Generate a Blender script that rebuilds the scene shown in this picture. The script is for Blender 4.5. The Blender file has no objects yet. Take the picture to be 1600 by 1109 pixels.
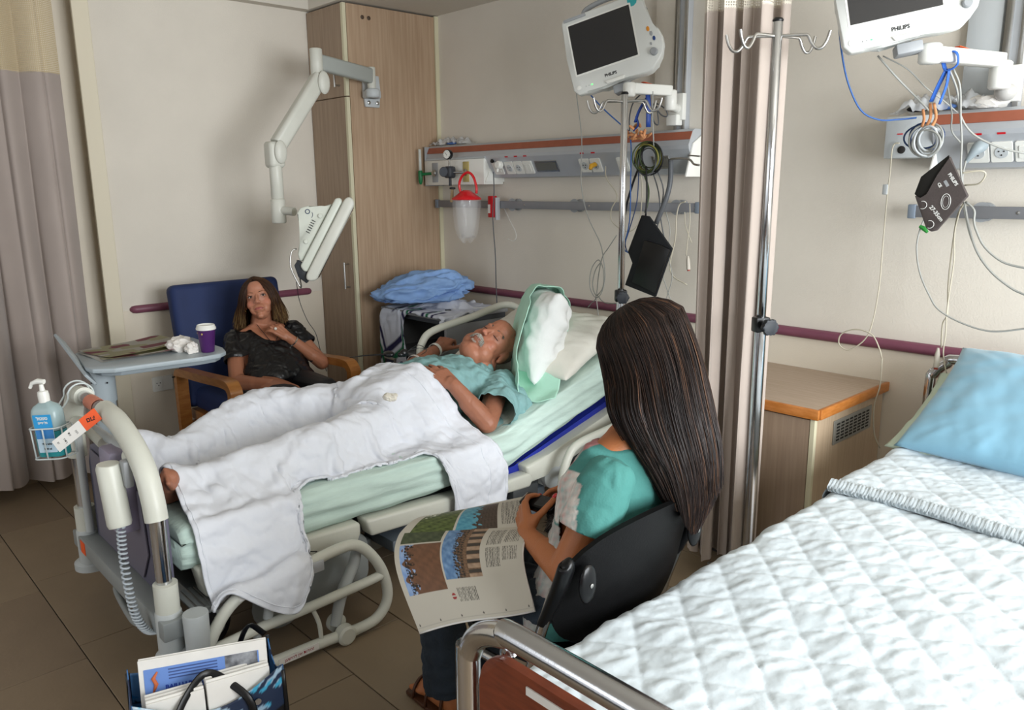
import bpy, bmesh, math, random
import numpy as np
from mathutils import Vector, Matrix, noise as mnoise, Quaternion
PI = math.pi
random.seed(7); rng = np.random.default_rng(7)
scene = bpy.context.scene
col = scene.collection

# ------------------------------------------------------------------ camera
cam_d = bpy.data.cameras.new('camera'); cam = bpy.data.objects.new('camera', cam_d); col.objects.link(cam)
cam_d.sensor_width = 36; cam_d.lens = 1235.0 / 1600 * 36; cam_d.clip_start = 0.05
_r = Vector((0.68328684, 0.73008787, -0.00952901)); _d = Vector((0.14689402, -0.15023812, -0.97767615)); _f = Vector((-0.71522112, 0.66663349, -0.20990127))
cam.matrix_world = Matrix(((_r.x, -_d.x, -_f.x, 4.575), (_r.y, -_d.y, -_f.y, -3.2625), (_r.z, -_d.z, -_f.z, 1.5), (0, 0, 0, 1)))
scene.camera = cam
# ------------------------------------------------------------------ light
world = bpy.data.worlds.new('world'); scene.world = world; world.use_nodes = True
bg = world.node_tree.nodes['Background']; bg.inputs[0].default_value = (0.93, 0.96, 1.0, 1); bg.inputs[1].default_value = 0.66
def area(name, loc, rot, sx, sy, power, colr):
    l = bpy.data.lights.new(name, 'AREA'); l.shape = 'RECTANGLE'; l.size = sx; l.size_y = sy; l.energy = power; l.color = colr
    o = bpy.data.objects.new(name, l); o.location = loc; o.rotation_euler = rot; col.objects.link(o); return o
area('window_daylight', (6.35, -1.6, 1.55), (0, math.radians(90), 0), 1.5, 2.6, 165, (0.93, 0.97, 1.0))
area('rear_fill_light', (2.6, -6.2, 1.7), (math.radians(82), 0, 0), 3.2, 1.4, 16, (0.95, 0.98, 1.0))  # fill lamp added behind the camera, where the room is open and has no window
scene.view_settings.view_transform = 'Standard'; scene.view_settings.look = 'None'
scene.view_settings.gamma = 1; scene.view_settings.use_curve_mapping = False
scene.view_settings.exposure = 0.30

# ------------------------------------------------------------------ materials
def lin(c):
    return tuple((x / 12.92 if x <= 0.04045 else ((x + 0.055) / 1.055) ** 2.4) for x in c)
def hexc(h): return lin(tuple(int(h[i:i+2], 16) / 255 for i in (0, 2, 4)))
_m = {}
def M(name, h='808080', rough=0.5, metal=0.0, var=0.0, vs=6.0, bump=0.0, bs=60.0, stretch=None, spec=0.5, trans=0.0, alpha=1.0,
      emit=0.0, sheen=0.0, coat=0.0, attr=None, sss=0.0, c2=None, ior=1.45):
    """one procedural material: base colour, optional noise variation between two colours, optional noise bump"""
    if name in _m: return _m[name]
    m = bpy.data.materials.new(name); m.use_nodes = True; nt = m.node_tree; N = nt.nodes; L = nt.links
    b = N['Principled BSDF']; c = hexc(h)
    b.inputs['Base Color'].default_value = (*c, 1); b.inputs['Roughness'].default_value = rough
    b.inputs['Metallic'].default_value = metal; b.inputs['Specular IOR Level'].default_value = spec
    b.inputs['IOR'].default_value = ior
    if trans: b.inputs['Transmission Weight'].default_value = trans
    if alpha < 1: b.inputs['Alpha'].default_value = alpha
    if coat: b.inputs['Coat Weight'].default_value = coat
    if sheen: b.inputs['Sheen Weight'].default_value = sheen
    if sss:
        b.inputs['Subsurface Weight'].default_value = sss; b.inputs['Subsurface Radius'].default_value = (0.012, 0.005, 0.003)
        b.inputs['Subsurface Scale'].default_value = 1.0
    if emit: b.inputs['Emission Color'].default_value = (*c, 1); b.inputs['Emission Strength'].default_value = emit
    tc = N.new('ShaderNodeTexCoord'); mp = N.new('ShaderNodeMapping'); L.new(tc.outputs['Object'], mp.inputs[0])
    if stretch: mp.inputs['Scale'].default_value = stretch
    base = None
    if attr:
        a = N.new('ShaderNodeAttribute'); a.attribute_name = attr; base = a.outputs['Color']; L.new(base, b.inputs['Base Color'])
    if var or c2:
        n = N.new('ShaderNodeTexNoise'); n.inputs['Scale'].default_value = vs; n.inputs['Detail'].default_value = 6
        L.new(mp.outputs[0], n.inputs['Vector'])
        mix = N.new('ShaderNodeMix'); mix.data_type = 'RGBA'
        cr = N.new('ShaderNodeValToRGB'); cr.color_ramp.elements[0].position = 0.35; cr.color_ramp.elements[1].position = 0.65
        L.new(n.outputs['Fac'], cr.inputs[0]); L.new(cr.outputs[0], mix.inputs['Factor'])
        if attr:
            mix.blend_type = 'MULTIPLY'; mix.inputs['Factor'].default_value = 1
            for lk in list(mix.inputs['Factor'].links): L.remove(lk)
            mr = N.new('ShaderNodeMapRange'); mr.inputs['To Min'].default_value = 1 - var; mr.inputs['To Max'].default_value = 1 + var
            L.new(n.outputs['Fac'], mr.inputs[0]); L.new(base, mix.inputs['A']); L.new(mr.outputs[0], mix.inputs['B'])
        else:
            c_ = hexc(c2) if c2 else tuple(x * (1 - var) for x in c)
            d_ = c if c2 else tuple(min(1, x * (1 + var)) for x in c)
            mix.inputs['A'].default_value = (*c_, 1); mix.inputs['B'].default_value = (*d_, 1)
        L.new(mix.outputs['Result'], b.inputs['Base Color'])
    if bump:
        n2 = N.new('ShaderNodeTexNoise'); n2.inputs['Scale'].default_value = bs; n2.inputs['Detail'].default_value = 4
        L.new(mp.outputs[0], n2.inputs['Vector'])
        bp = N.new('ShaderNodeBump'); bp.inputs['Strength'].default_value = bump; bp.inputs['Distance'].default_value = 0.01
        L.new(n2.outputs['Fac'], bp.inputs['Height']); L.new(bp.outputs[0], b.inputs['Normal'])
    _m[name] = m; return m

# ------------------------------------------------------------------ object helpers
WM = {}
def tag(o, label=None, cat=None, group=None, kind=None):
    if label: o['label'] = label
    if cat: o['category'] = cat
    if group: o['group'] = group
    if kind: o['kind'] = kind
    return o
def thing(name, label, cat, loc, rotz=0.0, group=None):
    o = bpy.data.objects.new(name, None); o.empty_display_size = 0.05; col.objects.link(o)
    o.location = loc; o.rotation_euler = (0, 0, rotz)
    WM[o.name] = Matrix.Translation(loc) @ Matrix.Rotation(rotz, 4, 'Z')
    return tag(o, label, cat, group)
def obj(name, bm, mat, parent=None, smooth=True, ang=35, label=None, kind=None, local=False):
    """link a bmesh (or ready mesh) given in world coordinates as ONE object under parent"""
    if isinstance(bm, bmesh.types.BMesh):
        me = bpy.data.meshes.new(name); 
        bmesh.ops.recalc_face_normals(bm, faces=bm.faces[:])
        bm.to_mesh(me); bm.free()
    else: me = bm
    pm = WM[parent.name] if parent is not None else Matrix.Identity(4)
    if parent is None and not local:          # origin at the centre of its base
        vs = np.empty(len(me.vertices) * 3); me.vertices.foreach_get('co', vs); vs = vs.reshape(-1, 3)
        lo, hi = vs.min(0), vs.max(0); t = Vector(((lo[0] + hi[0]) / 2, (lo[1] + hi[1]) / 2, lo[2]))
        me.transform(Matrix.Translation(-t)); loc = t
    else:
        if parent is not None and not local: me.transform(pm.inverted())
        loc = Vector((0, 0, 0))
    if smooth:
        me.polygons.foreach_set('use_smooth', [True] * len(me.polygons))
        if ang < 180: me.set_sharp_from_angle(angle=math.radians(ang))
    mats = mat if isinstance(mat, (list, tuple)) else [mat]
    for k in mats: me.materials.append(k)
    o = bpy.data.objects.new(name, me); col.objects.link(o); o.parent = parent; o.location = loc
    WM[o.name] = pm @ Matrix.Translation(loc)
    if label: o['label'] = label
    if kind: o['kind'] = kind
    return o
def copy_tree(o, parent=None):
    c = o.copy(); col.objects.link(c); c.parent = parent
    if parent is None: WM[c.name] = WM[o.name].copy()
    for ch in list(o.children): copy_tree(ch, c)
    return c
def BM(): return bmesh.new()
def V(*a): return Vector(a[0]) if len(a) == 1 else Vector(a)
def box(bm, lo, hi, bev=0.0, seg=2, mat=None, mi=0):
    """axis-aligned box lo..hi, optionally bevelled, then transformed by mat"""
    lo, hi = Vector(lo), Vector(hi)
    t = bmesh.new(); bmesh.ops.create_cube(t, size=1)
    s = hi - lo; c = (hi + lo) / 2
    for v in t.verts: v.co = Vector((v.co.x * s.x, v.co.y * s.y, v.co.z * s.z)) + c
    if bev: bmesh.ops.bevel(t, geom=t.edges[:] , offset=min(bev, min(abs(x) for x in s) * 0.49), segments=seg, affect='EDGES', profile=0.5)
    if mat is not None: t.transform(mat)
    add(bm, t, mi); return bm
def add(bm, t, mi=0):
    me = bpy.data.meshes.new('_t'); t.to_mesh(me); t.free(); n0 = len(bm.faces); bm.from_mesh(me); bpy.data.meshes.remove(me)
    if mi:
        bm.faces.ensure_lookup_table()
        for f in bm.faces[n0:]: f.material_index = mi
def basis(d, up=None):
    d = Vector(d).normalized(); u = Vector(up) if up is not None else (Vector((0, 0, 1)) if abs(d.z) < 0.95 else Vector((1, 0, 0)))
    s = d.cross(u).normalized(); u = s.cross(d).normalized(); return d, s, u
def frame(o, x, y, z):
    """matrix with the given axes as columns and origin o"""
    x, y, z = Vector(x), Vector(y), Vector(z)
    return Matrix(((x.x, y.x, z.x, o[0]), (x.y, y.y, z.y, o[1]), (x.z, y.z, z.z, o[2]), (0, 0, 0, 1)))
def crom(pts, n=6, closed=False):
    """Catmull-Rom through pts"""
    P = [np.array(p, float) for p in pts]; out = []
    if closed: Q = [P[-1]] + P + [P[0], P[1]]
    else: Q = [2 * P[0] - P[1]] + P + [2 * P[-1] - P[-2]]
    for i in range(1, len(Q) - 2):
        a, b, c, d = Q[i-1], Q[i], Q[i+1], Q[i+2]
        for k in range(n):
            t = k / n
            out.append(0.5 * ((2 * b) + (c - a) * t + (2 * a - 5 * b + 4 * c - d) * t * t + (3 * b - a - 3 * c + d) * t ** 3))
    if not closed: out.append(P[-1])
    return out
def tube(bm, pts, r, seg=8, sm=0, closed=False, caps=True, flat=1.0, up=None, mi=0):
    """tube of radius r (number or one per point) along pts; sm>0 smooths with that many spline steps"""
    if sm:
        if not np.isscalar(r):
            rr = [x[0] for x in crom([(q, 0, 0) for q in r], sm, closed)]
        else: rr = r
        pts = crom(pts, sm, closed); r = rr
    P = [Vector(p) for p in pts]; n = len(P)
    R = [r] * n if np.isscalar(r) else list(r)
    rings = []; pu = None
    for i in range(n):
        a = P[i-1] if (i > 0 or closed) else P[i]; b = P[(i+1) % n] if (i < n-1 or closed) else P[i]
        d = (b - a)
        if d.length < 1e-9: d = Vector((0, 0, 1))
        d.normalize()
        if pu is None:
            _, s, u = basis(d, up)
        else:
            u = (pu - d * pu.dot(d))
            if u.length < 1e-6: _, s, u = basis(d)
            u.normalize(); s = d.cross(u)
        pu = u
        rings.append([bm.verts.new(P[i] + (s * math.cos(2*PI*k/seg) * R[i] + u * math.sin(2*PI*k/seg) * R[i] * flat)) for k in range(seg)])
    m = n if closed else n - 1
    for i in range(m):
        A, B = rings[i], rings[(i+1) % n]
        for k in range(seg):
            try:
                f = bm.faces.new((A[k], A[(k+1) % seg], B[(k+1) % seg], B[k])); f.material_index = mi
            except ValueError: pass
    if caps and not closed:
        for rg in (rings[0], rings[-1]):
            try: bm.faces.new(rg).material_index = mi
            except ValueError: pass
    return bm
def rod(bm, a, b, r, seg=16, r2=None, bev=0.0, mi=0):
    a, b = Vector(a), Vector(b); r2 = r if r2 is None else r2
    if bev:
        d = (b - a).normalized() * bev
        return tube(bm, [a, a + d, b - d, b], [r - bev, r, r2, r2 - bev], seg, mi=mi)
    return tube(bm, [a, b], [r, r2], seg, mi=mi)
def lathe(bm, prof, o, axis=(0, 0, 1), seg=24, mi=0, sy=1.0):
    """prof: list of (radius, height) turned about axis through o"""
    d, s, u = basis(axis); rings = []
    for (r, h) in prof:
        rings.append([bm.verts.new(Vector(o) + d * h + s * math.cos(2*PI*k/seg) * r + u * math.sin(2*PI*k/seg) * r * sy) for k in range(seg)])
    for A, B in zip(rings[:-1], rings[1:]):
        for k in range(seg): bm.faces.new((A[k], A[(k+1) % seg], B[(k+1) % seg], B[k])).material_index = mi
    bm.faces.new(rings[0]).material_index = mi; bm.faces.new(rings[-1]).material_index = mi
    return bm
def prism(bm, poly, h, mat=None, bev=0.0, mi=0, seg=2):
    """2-D polygon extruded 0..h along z, then mat"""
    t = bmesh.new(); lo = [t.verts.new((x, y, 0)) for x, y in poly]; hi = [t.verts.new((x, y, h)) for x, y in poly]
    n = len(poly); t.faces.new(lo[::-1]); t.faces.new(hi)
    for i in range(n): t.faces.new((lo[i], lo[(i+1) % n], hi[(i+1) % n], hi[i]))
    if bev: bmesh.ops.bevel(t, geom=t.edges[:], offset=bev, segments=seg, affect='EDGES', profile=0.5)
    bmesh.ops.triangulate(t, faces=[f for f in t.faces if len(f.verts) > 4])
    if mat is not None: t.transform(mat)
    add(bm, t, mi); return bm
def ball(bm, c, r, seg=16, mat=None, mi=0):
    t = bmesh.new(); bmesh.ops.create_uvsphere(t, u_segments=seg, v_segments=max(6, seg // 2), radius=1)
    r = (r, r, r) if np.isscalar(r) else r
    for v in t.verts: v.co = Vector((v.co.x * r[0], v.co.y * r[1], v.co.z * r[2]))
    if mat is not None: t.transform(mat)
    for v in t.verts: v.co += Vector(c)
    add(bm, t, mi); return bm
def rrect(w, h, r, n=4):
    """rounded rectangle outline centred at 0"""
    out = []
    for cx, cy, a0 in ((w/2-r, h/2-r, 0), (-w/2+r, h/2-r, PI/2), (-w/2+r, -h/2+r, PI), (w/2-r, -h/2+r, 1.5*PI)):
        for k in range(n + 1):
            a = a0 + k * PI / 2 / n; out.append((cx + r * math.cos(a), cy + r * math.sin(a)))
    return out
def grid(bm, f, nu, nv, mi=0):
    """surface f(u,v) on nu x nv cells, with uv"""
    vs = [[bm.verts.new(f(i / nu, j / nv)) for j in range(nv + 1)] for i in range(nu + 1)]
    for i in range(nu):
        for j in range(nv): bm.faces.new((vs[i][j], vs[i+1][j], vs[i+1][j+1], vs[i][j+1])).material_index = mi
    return vs
def text_mesh(s, size, mat4, depth=0.0006, align='CENTER', bold=0.0):
    cu = bpy.data.curves.new('_txt', 'FONT'); cu.body = s; cu.size = size; cu.align_x = align; cu.align_y = 'CENTER'; cu.extrude = depth; cu.resolution_u = 2
    cu.offset = bold
    o = bpy.data.objects.new('_txt', cu); col.objects.link(o)
    dg = bpy.context.evaluated_depsgraph_get(); me = bpy.data.meshes.new_from_object(o.evaluated_get(dg)); me.transform(mat4)
    bpy.data.objects.remove(o); me.materials.clear(); return me
def apply_mods(o):
    dg = bpy.context.evaluated_depsgraph_get(); me = bpy.data.meshes.new_from_object(o.evaluated_get(dg)); return me
def np_mesh(name, verts, faces):
    me = bpy.data.meshes.new(name); verts = np.asarray(verts, np.float32); faces = np.asarray(faces, np.int32); k = faces.shape[1]
    me.vertices.add(len(verts)); me.vertices.foreach_set('co', verts.ravel())
    me.loops.add(faces.size); me.loops.foreach_set('vertex_index', faces.ravel())
    me.polygons.add(len(faces)); me.polygons.foreach_set('loop_start', np.arange(0, faces.size, k, dtype=np.int32))
    me.polygons.foreach_set('loop_total', np.full(len(faces), k, np.int32))
    me.update(calc_edges=True); return me
def set_col(me, cols, name='Col'):
    a = me.color_attributes.new(name, 'FLOAT_COLOR', 'POINT'); c = np.ones((len(me.vertices), 4), np.float32); c[:, :3] = cols
    a.data.foreach_set('color', c.ravel())
def get_co(me):
    a = np.empty(len(me.vertices) * 3, np.float32); me.vertices.foreach_get('co', a); return a.reshape(-1, 3).astype(float)

# wall relief noise used for cloth and skin
def vnoise(P, s, seed=0.0):
    """smooth pseudo-noise in [-1,1] for an (n,3) array, sum of rotated sines"""
    P = np.asarray(P, float) * s; o = np.zeros(len(P)); r = np.random.default_rng(int(seed * 7 + 11)); w = 0
    for k in range(7):
        d = r.normal(size=3); d /= np.linalg.norm(d); fq = 1 + 0.7 * r.random() + 0.5 * k; ph = r.random() * 6.28
        a = 1 / fq; o += a * np.sin(P @ d * fq * 2 + ph + 0.8 * np.sin(P @ np.roll(d, 1) * fq + ph * 2)); w += a
    return o / w * 1.6
# ------------------------------------------------------------------ shared materials
WALLM = M('wall_paint', 'DAD3C7', 0.75, var=0.03, vs=2.5, bump=0.12, bs=180)
DADO = M('wall_paint_cream', 'DED4C3', 0.75, var=0.03, vs=2.5, bump=0.10, bs=180)
CEILM = M('ceiling_paint', 'CFC9BE', 0.85, var=0.02, vs=3, bump=0.05, bs=120)
MAUVE = M('mauve_plastic', '7A4658', 0.45, var=0.05, vs=20)
WHITEP = M('white_plastic', 'E4E4DE', 0.35, var=0.02, vs=8)
IVORY = M('ivory_plastic', 'D6D8CC', 0.38, var=0.03, vs=10, bump=0.03, bs=90)
GREYP = M('grey_plastic', '9A9DA0', 0.45, var=0.04, vs=8)
LGREYP = M('light_grey_plastic', 'BFC4C6', 0.42, var=0.03, vs=8)
BLACKP = M('black_plastic', '0B0C0E', 0.35, var=0.1, vs=12)
RUBBER = M('dark_rubber', '1A1B1E', 0.6)
CHROME = M('chrome', 'C9CACC', 0.16, 1.0, bump=0.03, bs=300, stretch=(1, 1, 0.1))
STEEL = M('brushed_steel', 'B6B5B2', 0.30, 1.0, var=0.05, vs=30)
ALU = M('anodised_aluminium', 'BBBFC4', 0.42, 0.35, var=0.03, vs=5)
GREYRAIL = M('grey_rail_paint', '85868A', 0.45, 0.2, var=0.04, vs=12)
TERRA = M('terracotta_strip', '9C5A44', 0.5, var=0.05, vs=20)
WOODL = M('light_wood_laminate', 'B39A80', 0.5, c2='A58A70', vs=3.2, stretch=(22, 22, 0.9), bump=0.05, bs=30)
WOODD = M('door_wood_laminate', 'A08B76', 0.5, c2='917C69', vs=3.2, stretch=(22, 22, 0.9), bump=0.05, bs=30)
CREAMEDGE = M('cream_edge_band', 'CFC9AC', 0.5)
DARKGAP = M('dark_recess', '221F1D', 0.8)
RED = M('red_plastic', 'C41622', 0.35)
ORANGEST = M('orange_sticker', 'EA5A22', 0.5)
PAPER = M('white_paper', 'E3E1DC', 0.7, var=0.03, vs=20)
INK = M('black_ink', '1B1B1E', 0.7)
BLUEC = M('blue_cable', '2E5C9E', 0.4)
DBLUEC = M('dark_blue_cable', '1E3A66', 0.4)
GREYC = M('grey_cable', '9C9D98', 0.45)
CREAMC = M('cream_cable', 'BDB6A3', 0.45)
DGREYC = M('dark_grey_cable', '55585C', 0.45)
BLACKC = M('black_cable', '15161A', 0.45)
GREENC = M('green_cable', '3C4A2A', 0.45)
CLEAR = M('clear_plastic', 'F4F6F6', 0.12, trans=0.9, alpha=0.32, ior=1.2)

# ------------------------------------------------------------------ floor of laid tiles
TILEM = [M('floor_tile_%d' % k, h, 0.42, var=0.05, vs=5, bump=0.05, bs=70, spec=0.4) for k, h in enumerate(('85745F', '81705C', '897862'))]
GROUT = M('grout', '2F2A25', 0.85)
fb = BM(); box(fb, (-0.85, -6.5, -0.06), (6.4, 0.02, -0.004)); floor = obj('floor', fb, GROUT, kind='structure')
tl, tw = 0.605, 0.292
tmesh = []
for m_ in TILEM:
    b = BM(); box(b, (0.0018, 0.0018, -0.008), (tl - 0.0018, tw - 0.0018, 0.0), 0.0012, 1)
    me = bpy.data.meshes.new('tile'); b.to_mesh(me); b.free(); me.materials.append(m_); tmesh.append(me)
fm = WM[floor.name].inverted()
for row in range(-5, 10):
    y = -2.70 + tw * row
    offx = 0.613 if row % 2 == 0 else 0.785
    if row < 0: offx = 1.013 + 0.3 * (row % 2)
    for k in range(-3, 11):
        x = offx + tl * k
        if x > 5.4 or x < -0.85: continue
        t = bpy.data.objects.new('tile', tmesh[rng.integers(3)]); col.objects.link(t); t.parent = floor
        t.location = fm @ Vector((x, y, 0))
        if y + tw > 0.0: t.scale = (1, (-0.004 - y) / tw, 1)

# ------------------------------------------------------------------ walls, soffit, ceiling
b = BM(); box(b, (-0.3, 0, 0.0), (6.5, 0.15, 2.9)); wall_back = obj('wall_back', b, WALLM, smooth=False, kind='structure')
b = BM(); box(b, (0.44, -0.006, 0.0), (6.4, 0.0, 0.85)); obj('dado_panel', b, DADO, wall_back, smooth=False)
b = BM(); box(b, (-0.15, -1.915, 0), (0, 0.0, 2.9)); wall_left = obj('wall_left', b, WALLM, smooth=False, kind='structure')
b = BM(); box(b, (0.0, -1.915, 0.0), (0.006, -0.68, 0.845)); obj('dado_panel', b, DADO, wall_left, smooth=False)
b = BM(); box(b, (-0.42, -6.5, 0), (-0.12, -1.915, 2.9)); obj('wall_left_recess', b, DADO, smooth=False, kind='structure')
b = BM(); box(b, (0.0, -1.985, 0), (0.02, -1.905, 2.53), 0.004); obj('trim_1', b, M('cream_trim', 'DDD4BE', 0.6), smooth=False, kind='structure')
b = BM(); box(b, (-0.15, -0.70, 2.535), (6.4, 0, 2.60)); box(b, (-0.15, -6.5, 2.535), (0.075, -0.70, 2.60)); obj('soffit', b, CEILM, smooth=False, kind='structure')
b = BM(); box(b, (0.0, -0.78, 2.60), (6.4, -0.70, 2.90)); box(b, (0.0, -6.5, 2.60), (0.075, -0.70, 2.90)); obj('soffit_fascia', b, WALLM, smooth=False, kind='structure')
b = BM(); box(b, (-0.3, -6.5, 2.88), (6.5, 0.1, 3.0)); obj('ceiling', b, CEILM, smooth=False, kind='structure')
# right-hand wall with its window opening (outside the frame, lets the daylight in)
b = BM(); box(b, (6.4, -6.5, 0), (6.55, -2.95, 2.9)); box(b, (6.4, -0.25, 0), (6.55, 0.15, 2.9)); box(b, (6.4, -2.95, 0), (6.55, -0.25, 0.75)); box(b, (6.4, -2.95, 2.35), (6.55, -0.25, 2.9))
obj('wall_right', b, WALLM, smooth=False, kind='structure')
# mauve protection rails
def bumper(name, a, b_, n):
    bm = BM(); a, b_ = Vector(a), Vector(b_); d = (b_ - a).normalized(); n = Vector(n)
    prof = [(0.0, -0.021), (0.016, -0.021), (0.027, -0.014), (0.030, 0.0), (0.027, 0.014), (0.016, 0.021), (0.0, 0.021)]
    rings = []
    L_ = (b_ - a).length
    for s, k in ((0, 0.35), (0.012, 0.85), (0.03, 1), (L_ - 0.03, 1), (L_ - 0.012, 0.85), (L_, 0.35)):
        rings.append([bm.verts.new(a + d * s + n * (p * k) + Vector((0, 0, q * k))) for p, q in prof])
    for A, B in zip(rings[:-1], rings[1:]):
        for i in range(len(prof)): bm.faces.new((A[i], A[(i+1) % 7], B[(i+1) % 7], B[i]))
    bm.faces.new(rings[0]); bm.faces.new(rings[-1])
    o = obj(name, bm, MAUVE, kind='structure', ang=60); return o
bumper('trim_2', (0.45, -0.001, 0.856), (6.3, -0.001, 0.856), (0, -1, 0))
tr = bumper('trim_3', (0.001, -1.865, 0.851), (0.001, -0.76, 0.851), (1, 0, 0))

# ------------------------------------------------------------------ wardrobe in the corner
t = thing('wardrobe', 'tall light wood wardrobe built into the corner, bedside screen arm screwed to its side', 'wardrobe', (0.21, -0.34, 0))
b = BM(); box(b, (0.012, -0.655, 0.08), (0.42, -0.028, 2.525), 0.002, 1); obj('body', b, WOODL, t, smooth=False)
b = BM(); box(b, (0.02, -0.62, 0.0), (0.40, -0.03, 0.08)); obj('plinth', b, DARKGAP, t, smooth=False)
for z0, z1, hz in ((0.085, 2.012, (0.885, 1.05)), (2.018, 2.526, (2.068, 2.16))):
    b = BM(); box(b, (0.006, -0.678, z0), (0.392, -0.658, z1), 0.0015, 1); d = obj('door', b, WOODD, t, smooth=False)
    b = BM(); x, y = 0.345, -0.712
    rod(b, (x, y, hz[0]), (x, y, hz[1]), 0.006, 12, bev=0.002)
    for z in (hz[0] + 0.012, hz[1] - 0.012): rod(b, (x, y, z), (x, -0.678, z), 0.005, 10)
    obj('handle', b, STEEL, d)
    b = BM(); box(b, (0.3925, -0.679, z0), (0.416, -0.657, z1), 0.001, 1); obj('edge_band', b, CREAMEDGE, t, smooth=False)
for y in (-0.55, -0.506):
    b = BM(); lathe(b, [(0.0, 0), (0.012, 0), (0.012, 0.002), (0.007, 0.004), (0, 0.004)][1:], (0.42, y, 2.46), (1, 0, 0), 14); obj('screw_cap', b, M('brown_cap', '4A3A2C', 0.5), t)
b = BM(); box(b, (0.412, -0.028, 0.0), (0.428, 0, 2.53)); obj('trim_4', b, CREAMEDGE, smooth=False, kind='structure')

# ------------------------------------------------------------------ headwall service panels
def headwall(name, label, x0, x1, gas=None):
    t = thing(name, label, 'service panel', ((x0 + x1) / 2, -0.07, 1.50))
    prof = [(0, 1.745), (-0.10, 1.745), (-0.118, 1.735), (-0.140, 1.690), (-0.148, 1.672), (-0.145, 1.655), (-0.085, 1.545), (0, 1.54)]
    b = BM(); lo = [b.verts.new((x0, y, z)) for y, z in prof]; hi = [b.verts.new((x1, y, z)) for y, z in prof]; n = len(prof)
    b.faces.new(lo); b.faces.new(hi[::-1])
    for i in range(n): b.faces.new((lo[i], lo[(i+1) % n], hi[(i+1) % n], hi[i]))
    obj('body', b, ALU, t, smooth=False)
    # stripe on the sloping top face
    a, c = Vector((0, -0.120, 1.731)), Vector((0, -0.137, 1.6965)); nrm = Vector((0, -0.045, 0.022)).normalized() * 0.003
    b = BM(); vs = [Vector((x, p.y, p.z)) + k * nrm for x in (x0, x1) for p, k in ((a, 0), (c, 0), (c, 1), (a, 1))]
    vv = [b.verts.new(v) for v in vs]
    for f in ((0, 1, 2, 3), (7, 6, 5, 4), (0, 4, 5, 1), (1, 5, 6, 2), (2, 6, 7, 3), (3, 7, 4, 0)): b.faces.new([vv[i] for i in f])
    obj('stripe', b, TERRA, t, smooth=False, label='terracotta stripe')
    return t
# lower sloping face frame: point at fraction
_fa, _fb = Vector((0, -0.145, 1.655)), Vector((0, -0.085, 1.545))
_fd = (_fb - _fa).normalized(); _fn = Vector((0, -_fd.z, _fd.y)).normalized(); _fn = _fn if _fn.y < 0 else -_fn
def onface(x, s):        # matrix: local x -> world x, local y -> up the slope, z out of it
    o = _fa + (_fb - _fa) * s; o.x = x
    return frame(o, (1, 0, 0), -_fd, (Vector((1, 0, 0)).cross(-_fd)))
def socket(parent, x, w=0.07, red=True, kind='3pin'):
    m = onface(x, 0.52)
    b = BM(); prism(b, rrect(w - 0.004, 0.076, 0.006), 0.007, m, 0.001, seg=1); s = obj('socket_plate', b, WHITEP, parent)
    b = BM()
    if kind == '3pin':
        b2 = BM(); prism(b2, [(0.021 * math.cos(a), 0.021 * math.sin(a)) for a in np.linspace(0, 2*PI, 20, endpoint=False)], 0.0035, m @ Matrix.Translation((0, 0, 0.006))); obj('socket_face', b2, LGREYP, s)
        for px, py in ((-0.008, 0.005), (0.008, 0.005), (0, -0.009)): prism(b, [(px + 0.0028 * math.cos(a), py + 0.0028 * math.sin(a)) for a in np.linspace(0, 2*PI, 8, endpoint=False)], 0.0012, m @ Matrix.Translation((0, 0, 0.0095)))
        obj('pin_holes', b, DARKGAP, s, smooth=False)
    elif kind == 'switch':
        for q in (-0.012, 0.012): prism(b, rrect(0.021, 0.045, 0.002), 0.003, m @ Matrix.Translation((q, 0, 0.007)), 0.0008, seg=1)
        obj('rocker', b, WHITEP, s)
    if red:
        b = BM(); prism(b, rrect(0.026, 0.007, 0.001), 0.001, onface(x, -0.02)); obj('red_tag', b, RED, s, smooth=False)
hw = headwall('headwall_panel', 'long white service panel with terracotta stripe behind the patient bed', 0.445, 2.42)
# gas box on its left part
b = BM(); box(b, (0.45, -0.158, 1.505), (1.02, -0.004, 1.655), 0.006); obj('gas_box', b, WHITEP, hw, ang=30)
b = BM(); box(b, (0.45, -0.152, 1.657), (1.02, -0.05, 1.665)); obj('gas_box_rim', b, LGREYP, hw)
b = BM(); prism(b, [(0, 0), (0.15, 0.0), (0.085, 0.125), (0.03, 0.15), (0, 0.15)], 0.008, frame((1.02, -0.002, 1.52), (0, -1, 0), (0, 0, 1), (1, 0, 0)), 0.002); obj('end_plate', b, WHITEP, hw)
b = BM(); box(b, (0.447, -0.155, 1.50), (0.455, -0.01, 1.74), 0.002); obj('end_cap', b, GREYP, hw)
for x, mcol in ((0.56, GREYP), (0.86, M('yellow_plate', 'B9A86A', 0.5))):
    b = BM(); box(b, (x - 0.028, -0.162, 1.522), (x + 0.028, -0.158, 1.64), 0.002); g = obj('gas_outlet', b, mcol, hw)
    b = BM(); lathe(b, [(0.02, 0), (0.02, 0.008), (0.012, 0.012), (0.012, 0.02)], (x, -0.162, 1.578), (0, -1, 0), 18); obj('outlet_ring', b, STEEL, g)
for x in (1.10,): socket(hw, x, 0.08, False, 'switch')
for x, k in ((1.20, '3pin'), (1.275, '3pin'), (1.35, 'switch')): socket(hw, x, 0.075, True, k)
for x in (1.77, 1.845): socket(hw, x, 0.072, True)
socket(hw, 2.02, 0.072, False, 'switch')
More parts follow.
